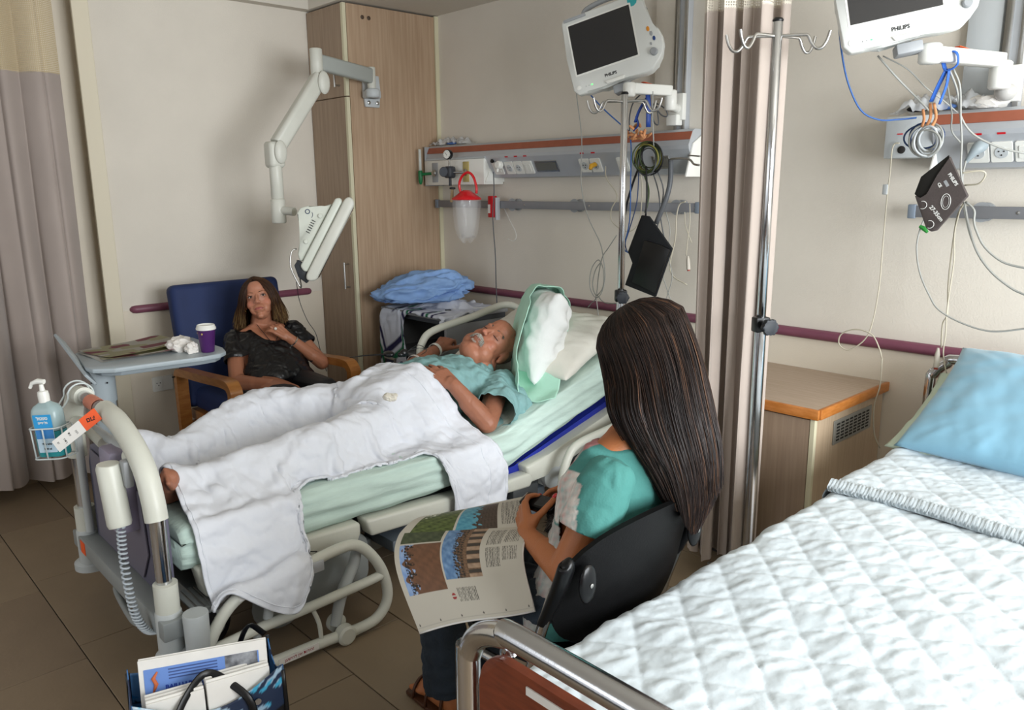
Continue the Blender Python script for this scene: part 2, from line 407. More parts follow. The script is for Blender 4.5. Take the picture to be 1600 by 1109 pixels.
for x in (1.49, 2.25):
    w = 0.17 if x < 2 else 0.10
    b = BM(); prism(b, rrect(w, 0.066, 0.003), 0.004, onface(x, 0.5), 0.001, seg=1); r_ = obj('reading_light_frame', b, STEEL, hw)
    b = BM(); prism(b, rrect(w - 0.022, 0.046, 0.002), 0.0015, onface(x, 0.5) @ Matrix.Translation((0, 0, 0.0045))); obj('lens', b, M('grey_lens', '6A6962', 0.2), r_, smooth=False)
b = BM(); prism(b, [(0, 0), (0.17, 0.0), (0.12, 0.15), (0.03, 0.2), (0, 0.2)], 0.01, frame((2.42, -0.002, 1.53), (0, -1, 0), (0, 0, 1), (1, 0, 0)), 0.002); obj('end_plate', b, WHITEP, hw)

hw2 = headwall('headwall_panel', 'white service panel with terracotta stripe beside the blue pillow bed', 3.46, 5.6)
b = BM(); box(b, (3.285, -0.13, 1.585), (3.458, -0.004, 1.735), 0.004); g = obj('control_box', b, LGREYP, hw2)
b = BM(); lathe(b, [(0.014, 0), (0.014, 0.004), (0.010, 0.006)], (3.35, -0.13, 1.615), (0, -1, 0), 16); obj('round_socket', b, DARKGAP, g)
b = BM(); box(b, (3.33, -0.132, 1.67), (3.35, -0.13, 1.674)); obj('red_mark', b, RED, g, smooth=False)
socket(hw2, 3.607, 0.072); socket(hw2, 3.68, 0.072); socket(hw2, 3.755, 0.072, False, 'switch'); socket(hw2, 3.83, 0.072)
b = BM(); prism(b, [(0, 0), (0.15, 0.0), (0.085, 0.125), (0.03, 0.15), (0, 0.15)], 0.008, frame((3.46, -0.002, 1.54), (0, -1, 0), (0, 0, 1), (1, 0, 0)), 0.002); obj('end_plate', b, WHITEP, hw2)

# ------------------------------------------------------------------ grey equipment rails
def eqrail(label, x0, x1, discs, capx):
    t = thing('equipment_rail', label, 'rail', ((x0 + x1) / 2, -0.06, 1.36))
    b = BM(); box(b, (x0, -0.072, 1.367), (x1, -0.060, 1.410), 0.002); obj('bar', b, GREYRAIL, t)
    for x in discs:
        b = BM(); lathe(b, [(0.034, 0), (0.034, 0.014), (0.018, 0.02), (0.012, 0.058), (0.034, 0.062), (0.034, 0.066)][:4], (x, 0.0, 1.389), (0, -1, 0), 24); lathe(b, [(0.036, 0.056), (0.036, 0.0585)], (x, 0, 1.389), (0, -1, 0), 24)
        obj('wall_bracket', b, GREYP, t)
    for x in [q + 0.12 for q in discs]:
        if x < x1:
            b = BM(); lathe(b, [(0.006, 0), (0.006, 0.002), (0.003, 0.003)], (x, -0.072, 1.389), (0, -1, 0), 12); obj('screw', b, STEEL, t)
    for x in capx:
        b = BM(); box(b, (x - 0.014, -0.077, 1.362), (x + 0.014, -0.055, 1.415), 0.004); obj('end_cap', b, M('blue_grey_cap', '7C8794', 0.5), t)
    return t
eqrail('grey metal equipment rail on wall behind the patient bed', 0.445, 2.45, (1.15, 1.64, 2.30), (0.455, 2.43))
eqrail('short grey metal equipment rail on wall behind the cuff', 3.37, 5.5, (3.62, 4.4), (3.385,))

# ------------------------------------------------------------------ vertical wall channels for the monitors
def channel(label, x):
    t = thing('wall_channel', label, 'wall channel', (x, -0.02, 1.76))
    b = BM(); box(b, (x - 0.03, -0.04, 1.74), (x + 0.03, 0, 2.56), 0.003); obj('extrusion', b, ALU, t)
    for q in (-0.021, 0.021):
        b = BM(); box(b, (x + q - 0.008, -0.047, 1.745), (x + q + 0.008, -0.038, 2.56), 0.002); obj('lip', b, STEEL, t)
    return t
channel('aluminium vertical wall channel behind the left patient monitor', 2.29)
channel('wide aluminium vertical wall channel behind the right patient monitor', 3.66)
b = BM(); box(b, (2.13, -0.03, 1.9), (2.24, 0, 2.56), 0.003); tag(obj('wall_cover_strip', b, WALLM), 'flat wall coloured cable cover beside the left vertical channel', 'cable cover')
b = BM(); box(b, (3.50, -0.03, 1.76), (3.61, 0, 2.56), 0.003); tag(obj('wall_cover_strip', b, LGREYP), 'flat grey cable cover beside the right vertical channel', 'cable cover')

# ------------------------------------------------------------------ wall outlet by the armchair
t = thing('wall_outlet', 'white three pin wall outlet beside the armchair arm', 'outlet', (0.006, -1.735, 0.37))
b = BM(); prism(b, rrect(0.115, 0.085, 0.006), 0.008, frame((0.006, -1.735, 0.415), (0, 1, 0), (0, 0, 1), (1, 0, 0)), 0.001, seg=1); obj('plate', b, WHITEP, t)
b = BM(); prism(b, rrect(0.046, 0.046, 0.004), 0.004, frame((0.014, -1.76, 0.415), (0, 1, 0), (0, 0, 1), (1, 0, 0)), 0.001, seg=1); s = obj('socket_face', b, WHITEP, t)
b = BM()
for dy, dz in ((-0.009, 0.006), (0.009, 0.006), (0, -0.008)): prism(b, [(0.003*math.cos(a), 0.003*math.sin(a)) for a in np.linspace(0, 2*PI, 8, endpoint=False)], 0.001, frame((0.018, -1.76 + dy, 0.415 + dz), (0, 1, 0), (0, 0, 1), (1, 0, 0)))
obj('pin_holes', b, INK, s)
# ------------------------------------------------------------------ patient bed
SHEET = M('mint_sheet', 'BDD2C9', 0.85, var=0.05, vs=9, bump=0.25, bs=14, stretch=(6, 1.2, 6))
IVBED = M('bed_ivory', 'CBCCC1', 0.4, var=0.03, vs=7, bump=0.03, bs=80)
BEDGREY = M('bed_light_grey', 'B3B8B8', 0.42, var=0.04, vs=6)
BEDMID = M('bed_mid_grey', '8B9090', 0.45, var=0.05, vs=8)
BEDDARK = M('bed_underframe', '3D4042', 0.5, var=0.1, vs=8)
PANELG = M('footboard_panel', '5E5C6C', 0.5, var=0.06, vs=4)
bed = thing('hospital_bed', 'adjustable hospital bed with ivory tube rails that the sleeping patient lies on', 'bed', (1.95, -1.4, 0))
# footboard arch
fy = -2.57
for q in ([(2.345, fy, 0.33), (2.338, fy, 0.60)], [(1.56, fy, 0.33), (1.56, fy, 0.60)], [(2.02, fy, 0.822), (1.72, fy, 0.826)]):
    b = BM(); tube(b, q, 0.0222, 20); obj('footboard_tube', b, CHROME, bed, ang=60, label='chrome tube section')
b = BM(); tube(b, [(2.338, fy, 0.575), (2.325, fy, 0.63), (2.285, fy, 0.71), (2.20, fy, 0.77), (2.08, fy, 0.812), (1.96, fy, 0.824)], 0.032, 20, sm=6); obj('grip', b, IVBED, bed, ang=60, label='ivory grip sleeve')
b = BM(); tube(b, [(1.745, fy, 0.826), (1.66, fy, 0.815), (1.60, fy, 0.77), (1.568, fy, 0.70), (1.56, fy, 0.575)], 0.032, 20, sm=6); obj('grip', b, IVBED, bed, ang=60)
for x in (2.35, 1.56):
    b = BM(); tube(b, [(x, fy, 0.29), (x, fy, 0.385)], 0.034, 20); obj('sleeve', b, IVBED, bed, ang=50)
    b = BM(); lathe(b, [(0.034, 0.16), (0.037, 0.17), (0.037, 0.295), (0.033, 0.30)], (x, fy, 0), seg=20); obj('post_socket', b, BEDGREY, bed, ang=50)
    b = BM(); lathe(b, [(0.045, 0.135), (0.062, 0.142), (0.062, 0.165), (0.05, 0.175), (0.036, 0.178)], (x + (0.015 if x > 2 else -0.015), fy + 0.01, 0), seg=28); obj('bumper_wheel', b, BEDGREY, bed, ang=50)
# board between the posts
b = BM(); prism(b, [(1.60, 0.27), (2.30, 0.27), (2.30, 0.56), (2.26, 0.63), (2.15, 0.665), (1.75, 0.665), (1.64, 0.63), (1.60, 0.56)], 0.022, frame((0, fy + 0.045, 0), (1, 0, 0), (0, 0, 1), (0, -1, 0)), 0.004); fbd = obj('footboard_panel', b, PANELG, bed)
b = BM(); prism(b, [(1.66, 0.30), (2.10, 0.30), (2.17, 0.40), (2.15, 0.60), (1.66, 0.62)], 0.006, frame((0, fy + 0.021, 0), (1, 0, 0), (0, 0, 1), (0, -1, 0)), 0.002); obj('panel_inlay', b, M('footboard_inlay', '6C6875', 0.5, var=0.05, vs=4), fbd)
b = BM(); tube(b, [(1.60, fy, 0.30), (1.60, fy, 0.66), (1.63, fy, 0.70), (1.75, fy, 0.73), (2.05, fy, 0.73), (2.2, fy, 0.70)], 0.014, 12, sm=3); obj('inner_tube', b, BEDGREY, bed, ang=60)
b = BM(); tube(b, [(1.56, fy, 0.70), (1.70, fy - 0.005, 0.725), (1.95, fy - 0.01, 0.715)], 0.020, 14, sm=4); obj('grab_bar', b, IVBED, bed, ang=60)
# rotating end piece of bracket on the panel
b = BM(); box(b, (2.02, fy - 0.05, 0.47), (2.13, fy + 0.02, 0.735), 0.012); obj('control_box', b, M('lilac_grey_box', '8E879A', 0.45, var=0.04, vs=6), bed, label='lilac grey control box')
b = BM(); lathe(b, [(0.02, -0.03), (0.026, -0.025), (0.026, 0.02), (0.018, 0.028)], (2.2, fy + 0.0, 0.735), (0.3, -1, 0.1), 18); obj('round_knob', b, IVBED, bed)
# handset hung on the board with coiled cord
b = BM(); tube(b, [(2.19, fy - 0.07, 0.725), (2.19, fy - 0.07, 0.715), (2.235, fy - 0.07, 0.555), (2.238, fy - 0.07, 0.545)], [0.030, 0.034, 0.034, 0.030], 20); hs = obj('handset', b, IVBED, bed, label='ivory cylindrical handset')
b = BM(); box(b, (2.205, fy - 0.045, 0.655), (2.245, fy - 0.02, 0.735), 0.006); obj('clip', b, GREYP, hs)
coil = []; cl = [(2.24, fy - 0.07, 0.545), (2.25, fy - 0.075, 0.46), (2.265, fy - 0.075, 0.36), (2.285, fy - 0.07, 0.28), (2.31, fy - 0.05, 0.235), (2.33, fy - 0.02, 0.23)]
cl = crom(cl, 60); nt_ = len(cl)
for i, p in enumerate(cl):
    a = i * 2 * PI / 9.0; coil.append((p[0] + 0.011 * math.cos(a), p[1] + 0.011 * math.sin(a), p[2]))
b = BM(); tube(b, coil, 0.0032, 6); obj('coiled_cord', b, M('cord_grey', 'AEB6BC', 0.5), hs, ang=180)
# lower cross beam with stickers
b = BM(); box(b, (1.50, fy - 0.035, 0.225), (2.40, fy + 0.04, 0.285), 0.006); be = obj('foot_cross_beam', b, BEDMID, bed)
b = BM(); box(b, (1.60, fy - 0.037, 0.232), (1.65, fy - 0.0352, 0.278)); obj('sticker', b, ORANGEST, be, smooth=False, label='orange sticker')
# pedal
b = BM(); tube(b, [(1.70, -2.50, 0.18), (1.72, -2.53, 0.13), (1.79, -2.556, 0.13), (1.98, -2.574, 0.125), (2.05, -2.57, 0.125), (2.09, -2.545, 0.125), (2.14, -2.49, 0.15)], 0.0115, 10, sm=4); obj('brake_pedal_bar', b, BEDMID, bed, ang=60)
# corner leg tube and castors
b = BM(); tube(b, [(1.56, -2.50, 0.30), (1.57, -2.50, 0.13), (1.62, -2.47, 0.10), (1.80, -2.44, 0.10)], 0.032, 16, sm=4); obj('caster_fork', b, BEDGREY, bed, ang=60)
def caster(x, y):
    b = BM(); lathe(b, [(0.02, -0.022), (0.062, -0.02), (0.068, -0.01), (0.068, 0.01), (0.062, 0.02), (0.02, 0.022)], (x, y, 0.068), (0.9, 0.45, 0), 24); o = obj('caster_wheel', b, RUBBER, bed)
    b = BM(); lathe(b, [(0.03, -0.027), (0.03, 0.027)], (x, y, 0.068), (0.9, 0.45, 0), 18); box(b, (x - 0.02, y - 0.02, 0.068), (x + 0.02, y + 0.03, 0.16), 0.008); obj('hub', b, BEDGREY, o)
for x, y in ((1.72, -2.36), (2.12, -2.36), (1.68, -0.55), (2.2, -0.55)): caster(x, y)
# undercarriage
b = BM(); box(b, (1.66, -2.40, 0.135), (1.72, -0.45, 0.19), 0.01); box(b, (2.10, -2.40, 0.135), (2.16, -0.45, 0.19), 0.01); box(b, (1.66, -2.42, 0.14), (2.16, -2.34, 0.20), 0.01); box(b, (1.66, -0.55, 0.14), (2.16, -0.45, 0.20), 0.01)
obj('base_frame', b, BEDMID, bed)
b = BM()
for y0, y1 in ((-2.1, -1.75), (-1.25, -0.85)):
    for x in (1.78, 2.04): box(b, (x, y0, 0.16), (x + 0.04, y1, 0.30), 0.01)
box(b, (1.6, -2.42, 0.29), (2.28, -0.40, 0.33), 0.01)
obj('lifting_frame', b, BEDDARK, bed)
b = BM(); box(b, (2.235, -2.30, 0.235), (2.262, -1.95, 0.36), 0.01); prism(b, rrect(0.42, 0.20, 0.05), 0.02, frame((2.27, -2.06, 0.20), (0, 1, 0), (0, 0, 1), (1, 0, 0)), 0.004); obj('side_shroud', b, BEDMID, bed)
b = BM(); ball(b, (2.30, -2.2, 0.16), (0.035, 0.10, 0.09), 20); ob = obj('motor_cover', b, BEDMID, bed)
b = BM(); ball(b, (2.335, -2.16, 0.115), 0.012, 12); obj('bolt', b, STEEL, ob)
# side frame mouldings under the mattress (near side and far side)
def moulding(y0, y1, za, zb, h0, h1, x=2.335, sgn=1):
    b = BM(); w = 0.075
    q = [(y0, za), (y0 + 0.02, za - h0 * 0.9), (y1 - 0.02, zb - h1 * 0.9), (y1, zb - h1 * 0.5), (y1, zb)]
    prism(b, q, w, frame((x - w if sgn > 0 else x, 0, 0), (0, 1, 0), (0, 0, 1), (1, 0, 0)), 0.012, seg=3); return obj('side_moulding', b, IVBED, bed, ang=50)
moulding(-2.47, -1.90, 0.385, 0.358, 0.115, 0.085)
m2 = moulding(-1.88, -1.30, 0.358, 0.325, 0.075, 0.065)
moulding(-1.29, -1.055, 0.322, 0.322, 0.06, 0.07)
b = BM(); q = [(-1.10, 0.355), (-1.07, 0.275), (-0.99, 0.285), (-0.62, 0.375), (-0.30, 0.46), (-0.28, 0.55), (-0.60, 0.47), (-0.97, 0.375)]
prism(b, q, 0.075, frame((2.26, 0, 0), (0, 1, 0), (0, 0, 1), (1, 0, 0)), 0.012, seg=3); obj('back_section_moulding', b, IVBED, bed, ang=50)
for z0 in (0,):
    b = BM(); q = [(-2.45, 0.385), (-2.45, 0.27), (-1.2, 0.27), (-1.1, 0.36)]; prism(b, q, 0.06, frame((1.46, 0, 0), (0, 1, 0), (0, 0, 1), (1, 0, 0)), 0.012); obj('side_moulding', b, IVBED, bed, ang=50)
b = BM(); prism(b, rrect(0.085, 0.03, 0.002), 0.001, frame((2.3335, -2.10, 0.315), (0, 1, -0.05), (0, 0.05, 1), (1, 0, 0))); lb = obj('warning_label', b, M('grey_label', '7E8282', 0.5), bed, smooth=False)
b = BM(); tube(b, [(2.336, -2.13, 0.307), (2.336, -2.10, 0.318), (2.336, -2.075, 0.309)], 0.0015, 4); obj('label_print', b, INK, lb, ang=180)
# hinge parts near the knee break
b = BM(); lathe(b, [(0.03, 0), (0.055, 0.003), (0.055, 0.03), (0.04, 0.036)], (2.30, -0.93, 0.27), (1, 0, 0), 24); obj('hinge_disc', b, BEDGREY, bed)
b = BM(); box(b, (2.24, -1.17, 0.20), (2.33, -1.02, 0.27), 0.012); box(b, (2.2, -1.04, 0.22), (2.30, -0.99, 0.34), 0.01); obj('hinge_block', b, BEDDARK, bed)
b = BM(); box(b, (2.10, -1.75, 0.175), (2.30, -0.95, 0.225), 0.012); box(b, (2.06, -1.40, 0.10), (2.31, -1.0, 0.155), 0.015); obj('lower_frame_cover', b, M('blue_grey_cover', '66707A', 0.5, var=0.05), bed)
# folded near side rail
rail = BM(); X = 2.43
loop = [(X, -2.515, 0.10), (X, -2.485, 0.20), (X, -2.42, 0.285), (X, -2.33, 0.318), (X, -2.16, 0.331), (X, -2.05, 0.342), (X, -1.985, 0.335), (X, -1.93, 0.285), (X, -1.885, 0.205), (X, -1.867, 0.11), (X, -1.90, 0.05), (X, -1.97, 0.03), (X, -2.14, 0.038), (X, -2.36, 0.045), (X, -2.47, 0.05)]
tube(rail, loop, 0.0185, 14, sm=5, closed=True)
tube(rail, [(X, -2.50, 0.165), (X, -2.35, 0.176), (X, -2.2, 0.178), (X, -2.03, 0.184), (X, -1.91, 0.19), (X, -1.875, 0.2)], 0.0165, 12, sm=4)
sr = obj('side_rail', rail, IVBED, bed, ang=60)
b = BM(); tube(b, [(X, -2.285, 0.318), (X - 0.01, -2.29, 0.25), (X - 0.015, -2.30, 0.19)], [0.020, 0.016, 0.015], 12, sm=4); obj('support_arm', b, BEDGREY, sr, ang=60); b = BM(); tube(b, [(X - 0.03, -2.33, 0.17), (X - 0.03, -2.335, 0.08)], 0.013, 12); obj('support_arm', b, BEDGREY, sr, ang=60)
b = BM(); tube(b, [(X - 0.03, -1.96, 0.31), (X - 0.035, -1.975, 0.25), (X - 0.03, -2.03, 0.16), (X - 0.03, -2.06, 0.06)], [0.018, 0.019, 0.02, 0.018], 12, sm=4)
obj('support_arm', b, BEDGREY, sr, ang=60)
b = BM(); tube(b, [(X, -2.155, 0.17), (X, -2.135, 0.11), (X, -2.13, 0.045)], 0.0075, 10, sm=3); obj('spacer_rod', b, IVBED, sr, ang=60)
b = BM(); lathe(b, [(0.028, -0.02), (0.034, -0.012), (0.034, 0.018), (0.026, 0.024)], (X + 0.004, -2.045, 0.035), (1, 0, 0), 24); lathe(b, [(0.026, -0.02), (0.032, -0.012), (0.032, 0.01), (0.02, 0.016)], (X - 0.05, -2.045, 0.055), (1, 0, 0), 24); obj('pivot_cap', b, IVBED, sr)
b = BM(); box(b, (X + 0.012, -2.285, 0.300), (X + 0.0245, -2.115, 0.336), 0.004); lt = obj('release_latch', b, ALU, sr)
b = BM(); box(b, (X + 0.0245, -2.23, 0.3135), (X + 0.0252, -2.205, 0.3165)); box(b, (X + 0.0245, -2.20, 0.3165), (X + 0.0252, -2.17, 0.3195)); obj('latch_mark', b, INK, lt, smooth=False)
for (y, z, w) in ((-2.36, 0.308, 0.075), (-2.22, 0.044, 0.14)):
    b = BM(); box(b, (X + 0.0172, y - w/2, z - 0.011), (X + 0.0195, y + w/2, z + 0.011)); s = obj('sticker', b, PAPER, sr, smooth=False, label='white sticker with red lettering')
    tm = text_mesh('זהירות אין להישען'[::-1] if w > 0.1 else 'ריקודב'[::1], 0.014, frame((X + 0.0197, y, z), (0, 1, 0), (0, 0, 1), (1, 0, 0))); obj('sticker_lettering', tm, M('red_ink', 'A02030', 0.6), s, smooth=False)
# near side head rail
b = BM(); tube(b, [(X, -0.985, 0.20), (X, -0.98, 0.30), (X, -0.946, 0.385), (X, -0.88, 0.428), (X, -0.69, 0.448), (X, -0.45, 0.47), (X, -0.36, 0.44), (X, -0.33, 0.36), (X, -0.36, 0.25), (X, -0.5, 0.19), (X, -0.9, 0.17)], 0.0185, 14, sm=5, closed=True)
tube(b, [(X, -0.965, 0.31), (X, -0.34, 0.345)], 0.014, 12); obj('side_rail', b, IVBED, bed, ang=60)
# raised far side rail at the head end with infill
Xf = 1.42
b = BM(); tube(b, [(Xf, -0.955, 0.50), (Xf, -0.955, 0.66), (Xf, -0.935, 0.735), (Xf, -0.86, 0.785), (Xf, -0.60, 0.825), (Xf, -0.40, 0.862), (Xf, -0.30, 0.845), (Xf, -0.20, 0.78), (Xf, -0.14, 0.68), (Xf, -0.14, 0.55), (Xf, -0.25, 0.47), (Xf, -0.8, 0.45)], 0.019, 14, sm=5, closed=True)
fr = obj('side_rail', b, IVBED, bed, ang=60)
b = BM(); prism(b, [(-0.93, 0.48), (-0.20, 0.48), (-0.19, 0.68), (-0.33, 0.77), (-0.60, 0.72), (-0.93, 0.62)], 0.012, frame((Xf - 0.006, 0, 0), (0, 1, 0), (0, 0, 1), (1, 0, 0)), 0.004); obj('rail_infill', b, BEDMID, fr)
b = BM(); tube(b, [(Xf, -0.78, 0.60), (Xf, -0.60, 0.64), (Xf, -0.35, 0.70)], 0.018, 12, sm=4); obj('rail_button_bar', b, BEDGREY, fr, ang=60)
# far foot rail folded
b = BM(); tube(b, [(Xf, -2.42, 0.285), (Xf, -2.16, 0.331), (Xf, -1.985, 0.335), (Xf, -1.885, 0.205), (Xf, -1.90, 0.05), (Xf, -2.14, 0.038), (Xf, -2.46, 0.08)], 0.0185, 10, sm=4, closed=True); obj('side_rail', b, IVBED, bed, ang=60)
# head board and chrome bar
b = BM(); prism(b, [(1.50, 0.25), (2.34, 0.25), (2.34, 0.74), (2.26, 0.79), (1.58, 0.79), (1.50, 0.74)], 0.025, frame((0, -0.14, 0), (1, 0, 0), (0, 0, 1), (0, -1, 0)), 0.006); hb = obj('headboard', b, M('head_panel', 'A9A89C', 0.5, var=0.04, vs=5), bed)
b = BM(); rod(b, (1.63, -0.10, 0.795), (2.06, -0.10, 0.80), 0.016, 16, bev=0.004); obj('chrome_bar', b, CHROME, hb)
b = BM(); 
for x in (1.635, 1.66): lathe(b, [(0.020, -0.006), (0.020, 0.006)], (x, -0.10, 0.795), (1, 0, 0), 16)
obj('bar_ring', b, WHITEP, hb)
# cup holder tube
b = BM(); tube(b, [(2.425, -2.52, 0.155), (2.425, -2.52, 0.298), (2.425, -2.52, 0.302), (2.425, -2.52, 0.298), (2.425, -2.52, 0.17)], [0.034, 0.036, 0.034, 0.030, 0.028], 20); obj('pole_socket', b, BEDGREY, bed, ang=50)
# mesh shelf tray between post and rail
b = BM()
for k in range(9): box(b, (2.20, -2.50 + k * 0.02, 0.262), (2.36, -2.488 + k * 0.02, 0.268))
box(b, (2.36, -2.50, 0.255), (2.375, -2.30, 0.275), 0.003); obj('perforated_tray', b, BEDMID, bed, smooth=False)

# mattress with fitted sheet
def mat_top(y):
    base = 0.505 + 0.015 * max(0, min(1, (-2.3 - y) / 0.2))
    s = max(0.0, y + 1.20); k = 0.5 * (math.tanh((s - 0.06) / 0.06) + 1)
    return base + 0.335 * s * k
def mat_top_np(y):
    base = 0.505 + 0.015 * np.clip((-2.3 - y) / 0.2, 0, 1); s = np.maximum(0, y + 1.20); k = 0.5 * (np.tanh((s - 0.06) / 0.06) + 1)
    return base + 0.335 * s * k
def make_mattress():
    b = BM(); nu, nv = 150, 70; x0, x1 = 1.49, 2.31; th = 0.145
    prof = []
    xs = [(x1 - 0.02, -th, 0), (x1 + 0.0, -th + 0.02, 1), (x1 + 0.004, -0.10, 1), (x1 + 0.004, -0.07, 1), (x1 + 0.002, -0.045, 1), (x1 - 0.006, -0.018, 1), (x1 - 0.022, -0.004, 1), (x1 - 0.05, 0, 1)]
    side = crom(xs, 3)
    top = [(x1 - 0.05 - (x1 - x0 - 0.1) * k / 30, 0, 1) for k in range(1, 30)]
    other = [(x0 + (x1 - p[0]), p[1], 1) for p in side[::-1]]
    P = [tuple(p) for p in side] + top + other; rings = []
    for i in range(nu + 1):
        y = -2.50 + i / nu * 2.26; z = mat_top(y); ring = []
        e = max(0, 1 - min(i, nu - i) / 4.0)
        for p in P:
            x, dz = p[0], p[1]
            if -th + 0.01 < dz < -0.002:
                s = (y * 3.0); w = 0.004 * math.sin(dz * 95 + 3 * math.sin(y * 2.1) + y * 4.0) + 0.004 * math.sin(dz * 160 + y * 7 + 1.3) + 0.003 * math.sin(y * 23 + dz * 60)
                x += w if x > 1.9 else -w
            else: dz += 0.003 * math.sin(x * 25 + y * 9) + 0.002 * math.sin(y * 33 + x * 11)
            x = 1.9 + (x - 1.9) * (1 - 0.02 * e * e); dz = dz * (1 - 0.1 * e) - 0.02 * e * e if dz > -0.05 else dz
            th2 = 1.0 + 0.25 * max(0, min(1, (y + 1.2) / 0.8))
            ring.append(b.verts.new((x, y, z + dz * th2)))
        rings.append(ring)
    n = len(P)
    for A, B in zip(rings[:-1], rings[1:]):
        for k in range(n): b.faces.new((A[k], A[(k+1) % n], B[(k+1) % n], B[k]))
    b.faces.new(rings[0]); b.faces.new(rings[-1]); return b
obj('mattress', make_mattress(), SHEET, bed, ang=180, label='mattress in a pale mint fitted sheet')
b = BM(); q = [(-1.25, 0.325), (-1.25, 0.352), (-1.12, 0.345), (-0.3, 0.585), (-0.3, 0.50), (-1.08, 0.265)]
prism(b, q, 0.70, frame((1.58, 0, 0), (0, 1, 0), (0, 0, 1), (1, 0, 0)), 0.006); obj('back_section_platform', b, M('royal_blue_mattress_base', '22309A', 0.5, var=0.06), bed, label='royal blue mattress underside')
# ------------------------------------------------------------------ curtains
FAB = M('taupe_curtain', 'B3A69C', 0.9, var=0.03, vs=5, bump=0.25, bs=900, sheen=0.2)
FABS = M('grey_curtain', 'A2968F', 0.9, var=0.04, vs=4, bump=0.25, bs=900, sheen=0.2)
def netmat(name, h, sc, axis='Y'):
    m = bpy.data.materials.new(name); m.use_nodes = True; N = m.node_tree.nodes; L = m.node_tree.links; b = N['Principled BSDF']
    b.inputs['Base Color'].default_value = (*hexc(h), 1); b.inputs['Roughness'].default_value = 0.9
    uv = N.new('ShaderNodeUVMap'); mx = None
    outs = []
    for d in ('X', 'Y'):
        w = N.new('ShaderNodeTexWave'); w.wave_type = 'BANDS'; w.bands_direction = d; w.inputs['Scale'].default_value = sc; L.new(uv.outputs[0], w.inputs[0])
        g = N.new('ShaderNodeMath'); g.operation = 'GREATER_THAN'; g.inputs[1].default_value = 0.52; L.new(w.outputs['Fac'], g.inputs[0]); outs.append(g)
    mx = N.new('ShaderNodeMath'); mx.operation = 'MAXIMUM'; L.new(outs[0].outputs[0], mx.inputs[0]); L.new(outs[1].outputs[0], mx.inputs[1]); L.new(mx.outputs[0], b.inputs['Alpha'])
    return m
def curtain(label, A, B, ztop, znet, zbot, folds, amp, fab, net, seed, nu=260, topw=1.0, botw=1.0, bend=None):
    r = np.random.default_rng(seed); A, B = np.array(A, float), np.array(B, float); d = B - A; n = np.array([-d[1], d[0]]) / np.linalg.norm(d)
    ph = r.random(8) * 6.28; fr = folds * np.array([1, 0.53, 1.9, 3.1]); am = np.array([0.9, 0.7, 0.36, 0.14])
    def pt(u, z):
        h = (z - zbot) / (znet - zbot); w = botw + (topw - botw) * h; uu = 0.5 + (u - 0.5) * w
        if bend: uu += bend(u, h)
        s = sum(am[k] * math.sin(2 * PI * (fr[k] * u + (0.05 + 0.10 * k) * (1 - h) * math.sin(3 * h + ph[k])) + ph[k] + (0.5 if k else 0) * (1 - h) * 0.9) for k in range(4))
        a = amp * (0.75 + 0.35 * (1 - h) + 0.12 * math.sin(2 * h + 9 * u))
        lat = 0.25 * amp * math.sin(2 * PI * fr[0] * 2 * u + ph[1])
        q = A + d * uu + n * s * a + d / np.linalg.norm(d) * lat
        return (q[0], q[1], z)
    t = thing('privacy_curtain', label, 'curtain', ((A[0] + B[0]) / 2, (A[1] + B[1]) / 2, zbot))
    nz = 48
    zl = [zbot + (znet - zbot) * (k / nz) for k in range(nz + 1)]
    hem = lambda u: 0.008 * math.sin(2 * PI * folds * 0.5 * u + 1) 
    v = [[pt(i / nu, z + (hem(i / nu) * (1 - k / nz) if k < nz else 0)) for k, z in enumerate(zl)] for i in range(nu + 1)]
    V_ = np.array(v).reshape(-1, 3); F = []
    m_ = nz + 1
    for i in range(nu):
        for k in range(nz): F.append((i * m_ + k, (i + 1) * m_ + k, (i + 1) * m_ + k + 1, i * m_ + k + 1))
    me = np_mesh('fabric', V_, F); o = obj('fabric', me, fab, t, ang=180)
    zn = [znet - 0.004 + (ztop - znet + 0.004) * k / 12 for k in range(13)]
    V2 = np.array([[pt(i / nu, z) for z in zn] for i in range(nu + 1)]).reshape(-1, 3); F = []
    for i in range(nu):
        for k in range(12): F.append((i * 13 + k, (i + 1) * 13 + k, (i + 1) * 13 + k + 1, i * 13 + k + 1))
    me = np_mesh('net', V2, F); uvl = me.uv_layers.new(name='UVMap'); al = np.zeros((len(V2), 2))
    seg = np.linalg.norm(np.diff(V2.reshape(nu + 1, 13, 3)[:, 6], axis=0), axis=1); cum = np.r_[0, np.cumsum(seg)]
    al[:, 0] = np.repeat(cum, 13); al[:, 1] = np.tile(zn, nu + 1); li = np.empty(len(me.loops), np.int32); me.loops.foreach_get('vertex_index', li)
    uvl.data.foreach_set('uv', al[li].ravel().astype(np.float32)); obj('net_top', me, net, t, ang=180, label='cream open net top')
    # stitched hem band between net and cloth
    b = BM(); vs = [[b.verts.new(Vector(pt(i / nu, z)) + Vector((n[0], n[1], 0)) * o_) for z, o_ in ((znet - 0.012, 0.0015), (znet + 0.004, 0.0015))] for i in range(nu + 1)]
    for i in range(nu): b.faces.new((vs[i][0], vs[i+1][0], vs[i+1][1], vs[i][1]))
    obj('stitched_band', b, M('cream_band', 'D6CDBE', 0.8), t, ang=180)
    b = BM(); box(b, (min(A[0], B[0]) - 0.02, min(A[1], B[1]) - 0.02, ztop), (max(A[0], B[0]) + 0.02, max(A[1], B[1]) + 0.02, ztop + 0.02), 0.003); obj('ceiling_track', b, WHITEP, t)
    return t
NETL = netmat('beige_net', 'BBA988', 38); NETR = netmat('cream_net', 'D5CDBE', 38)
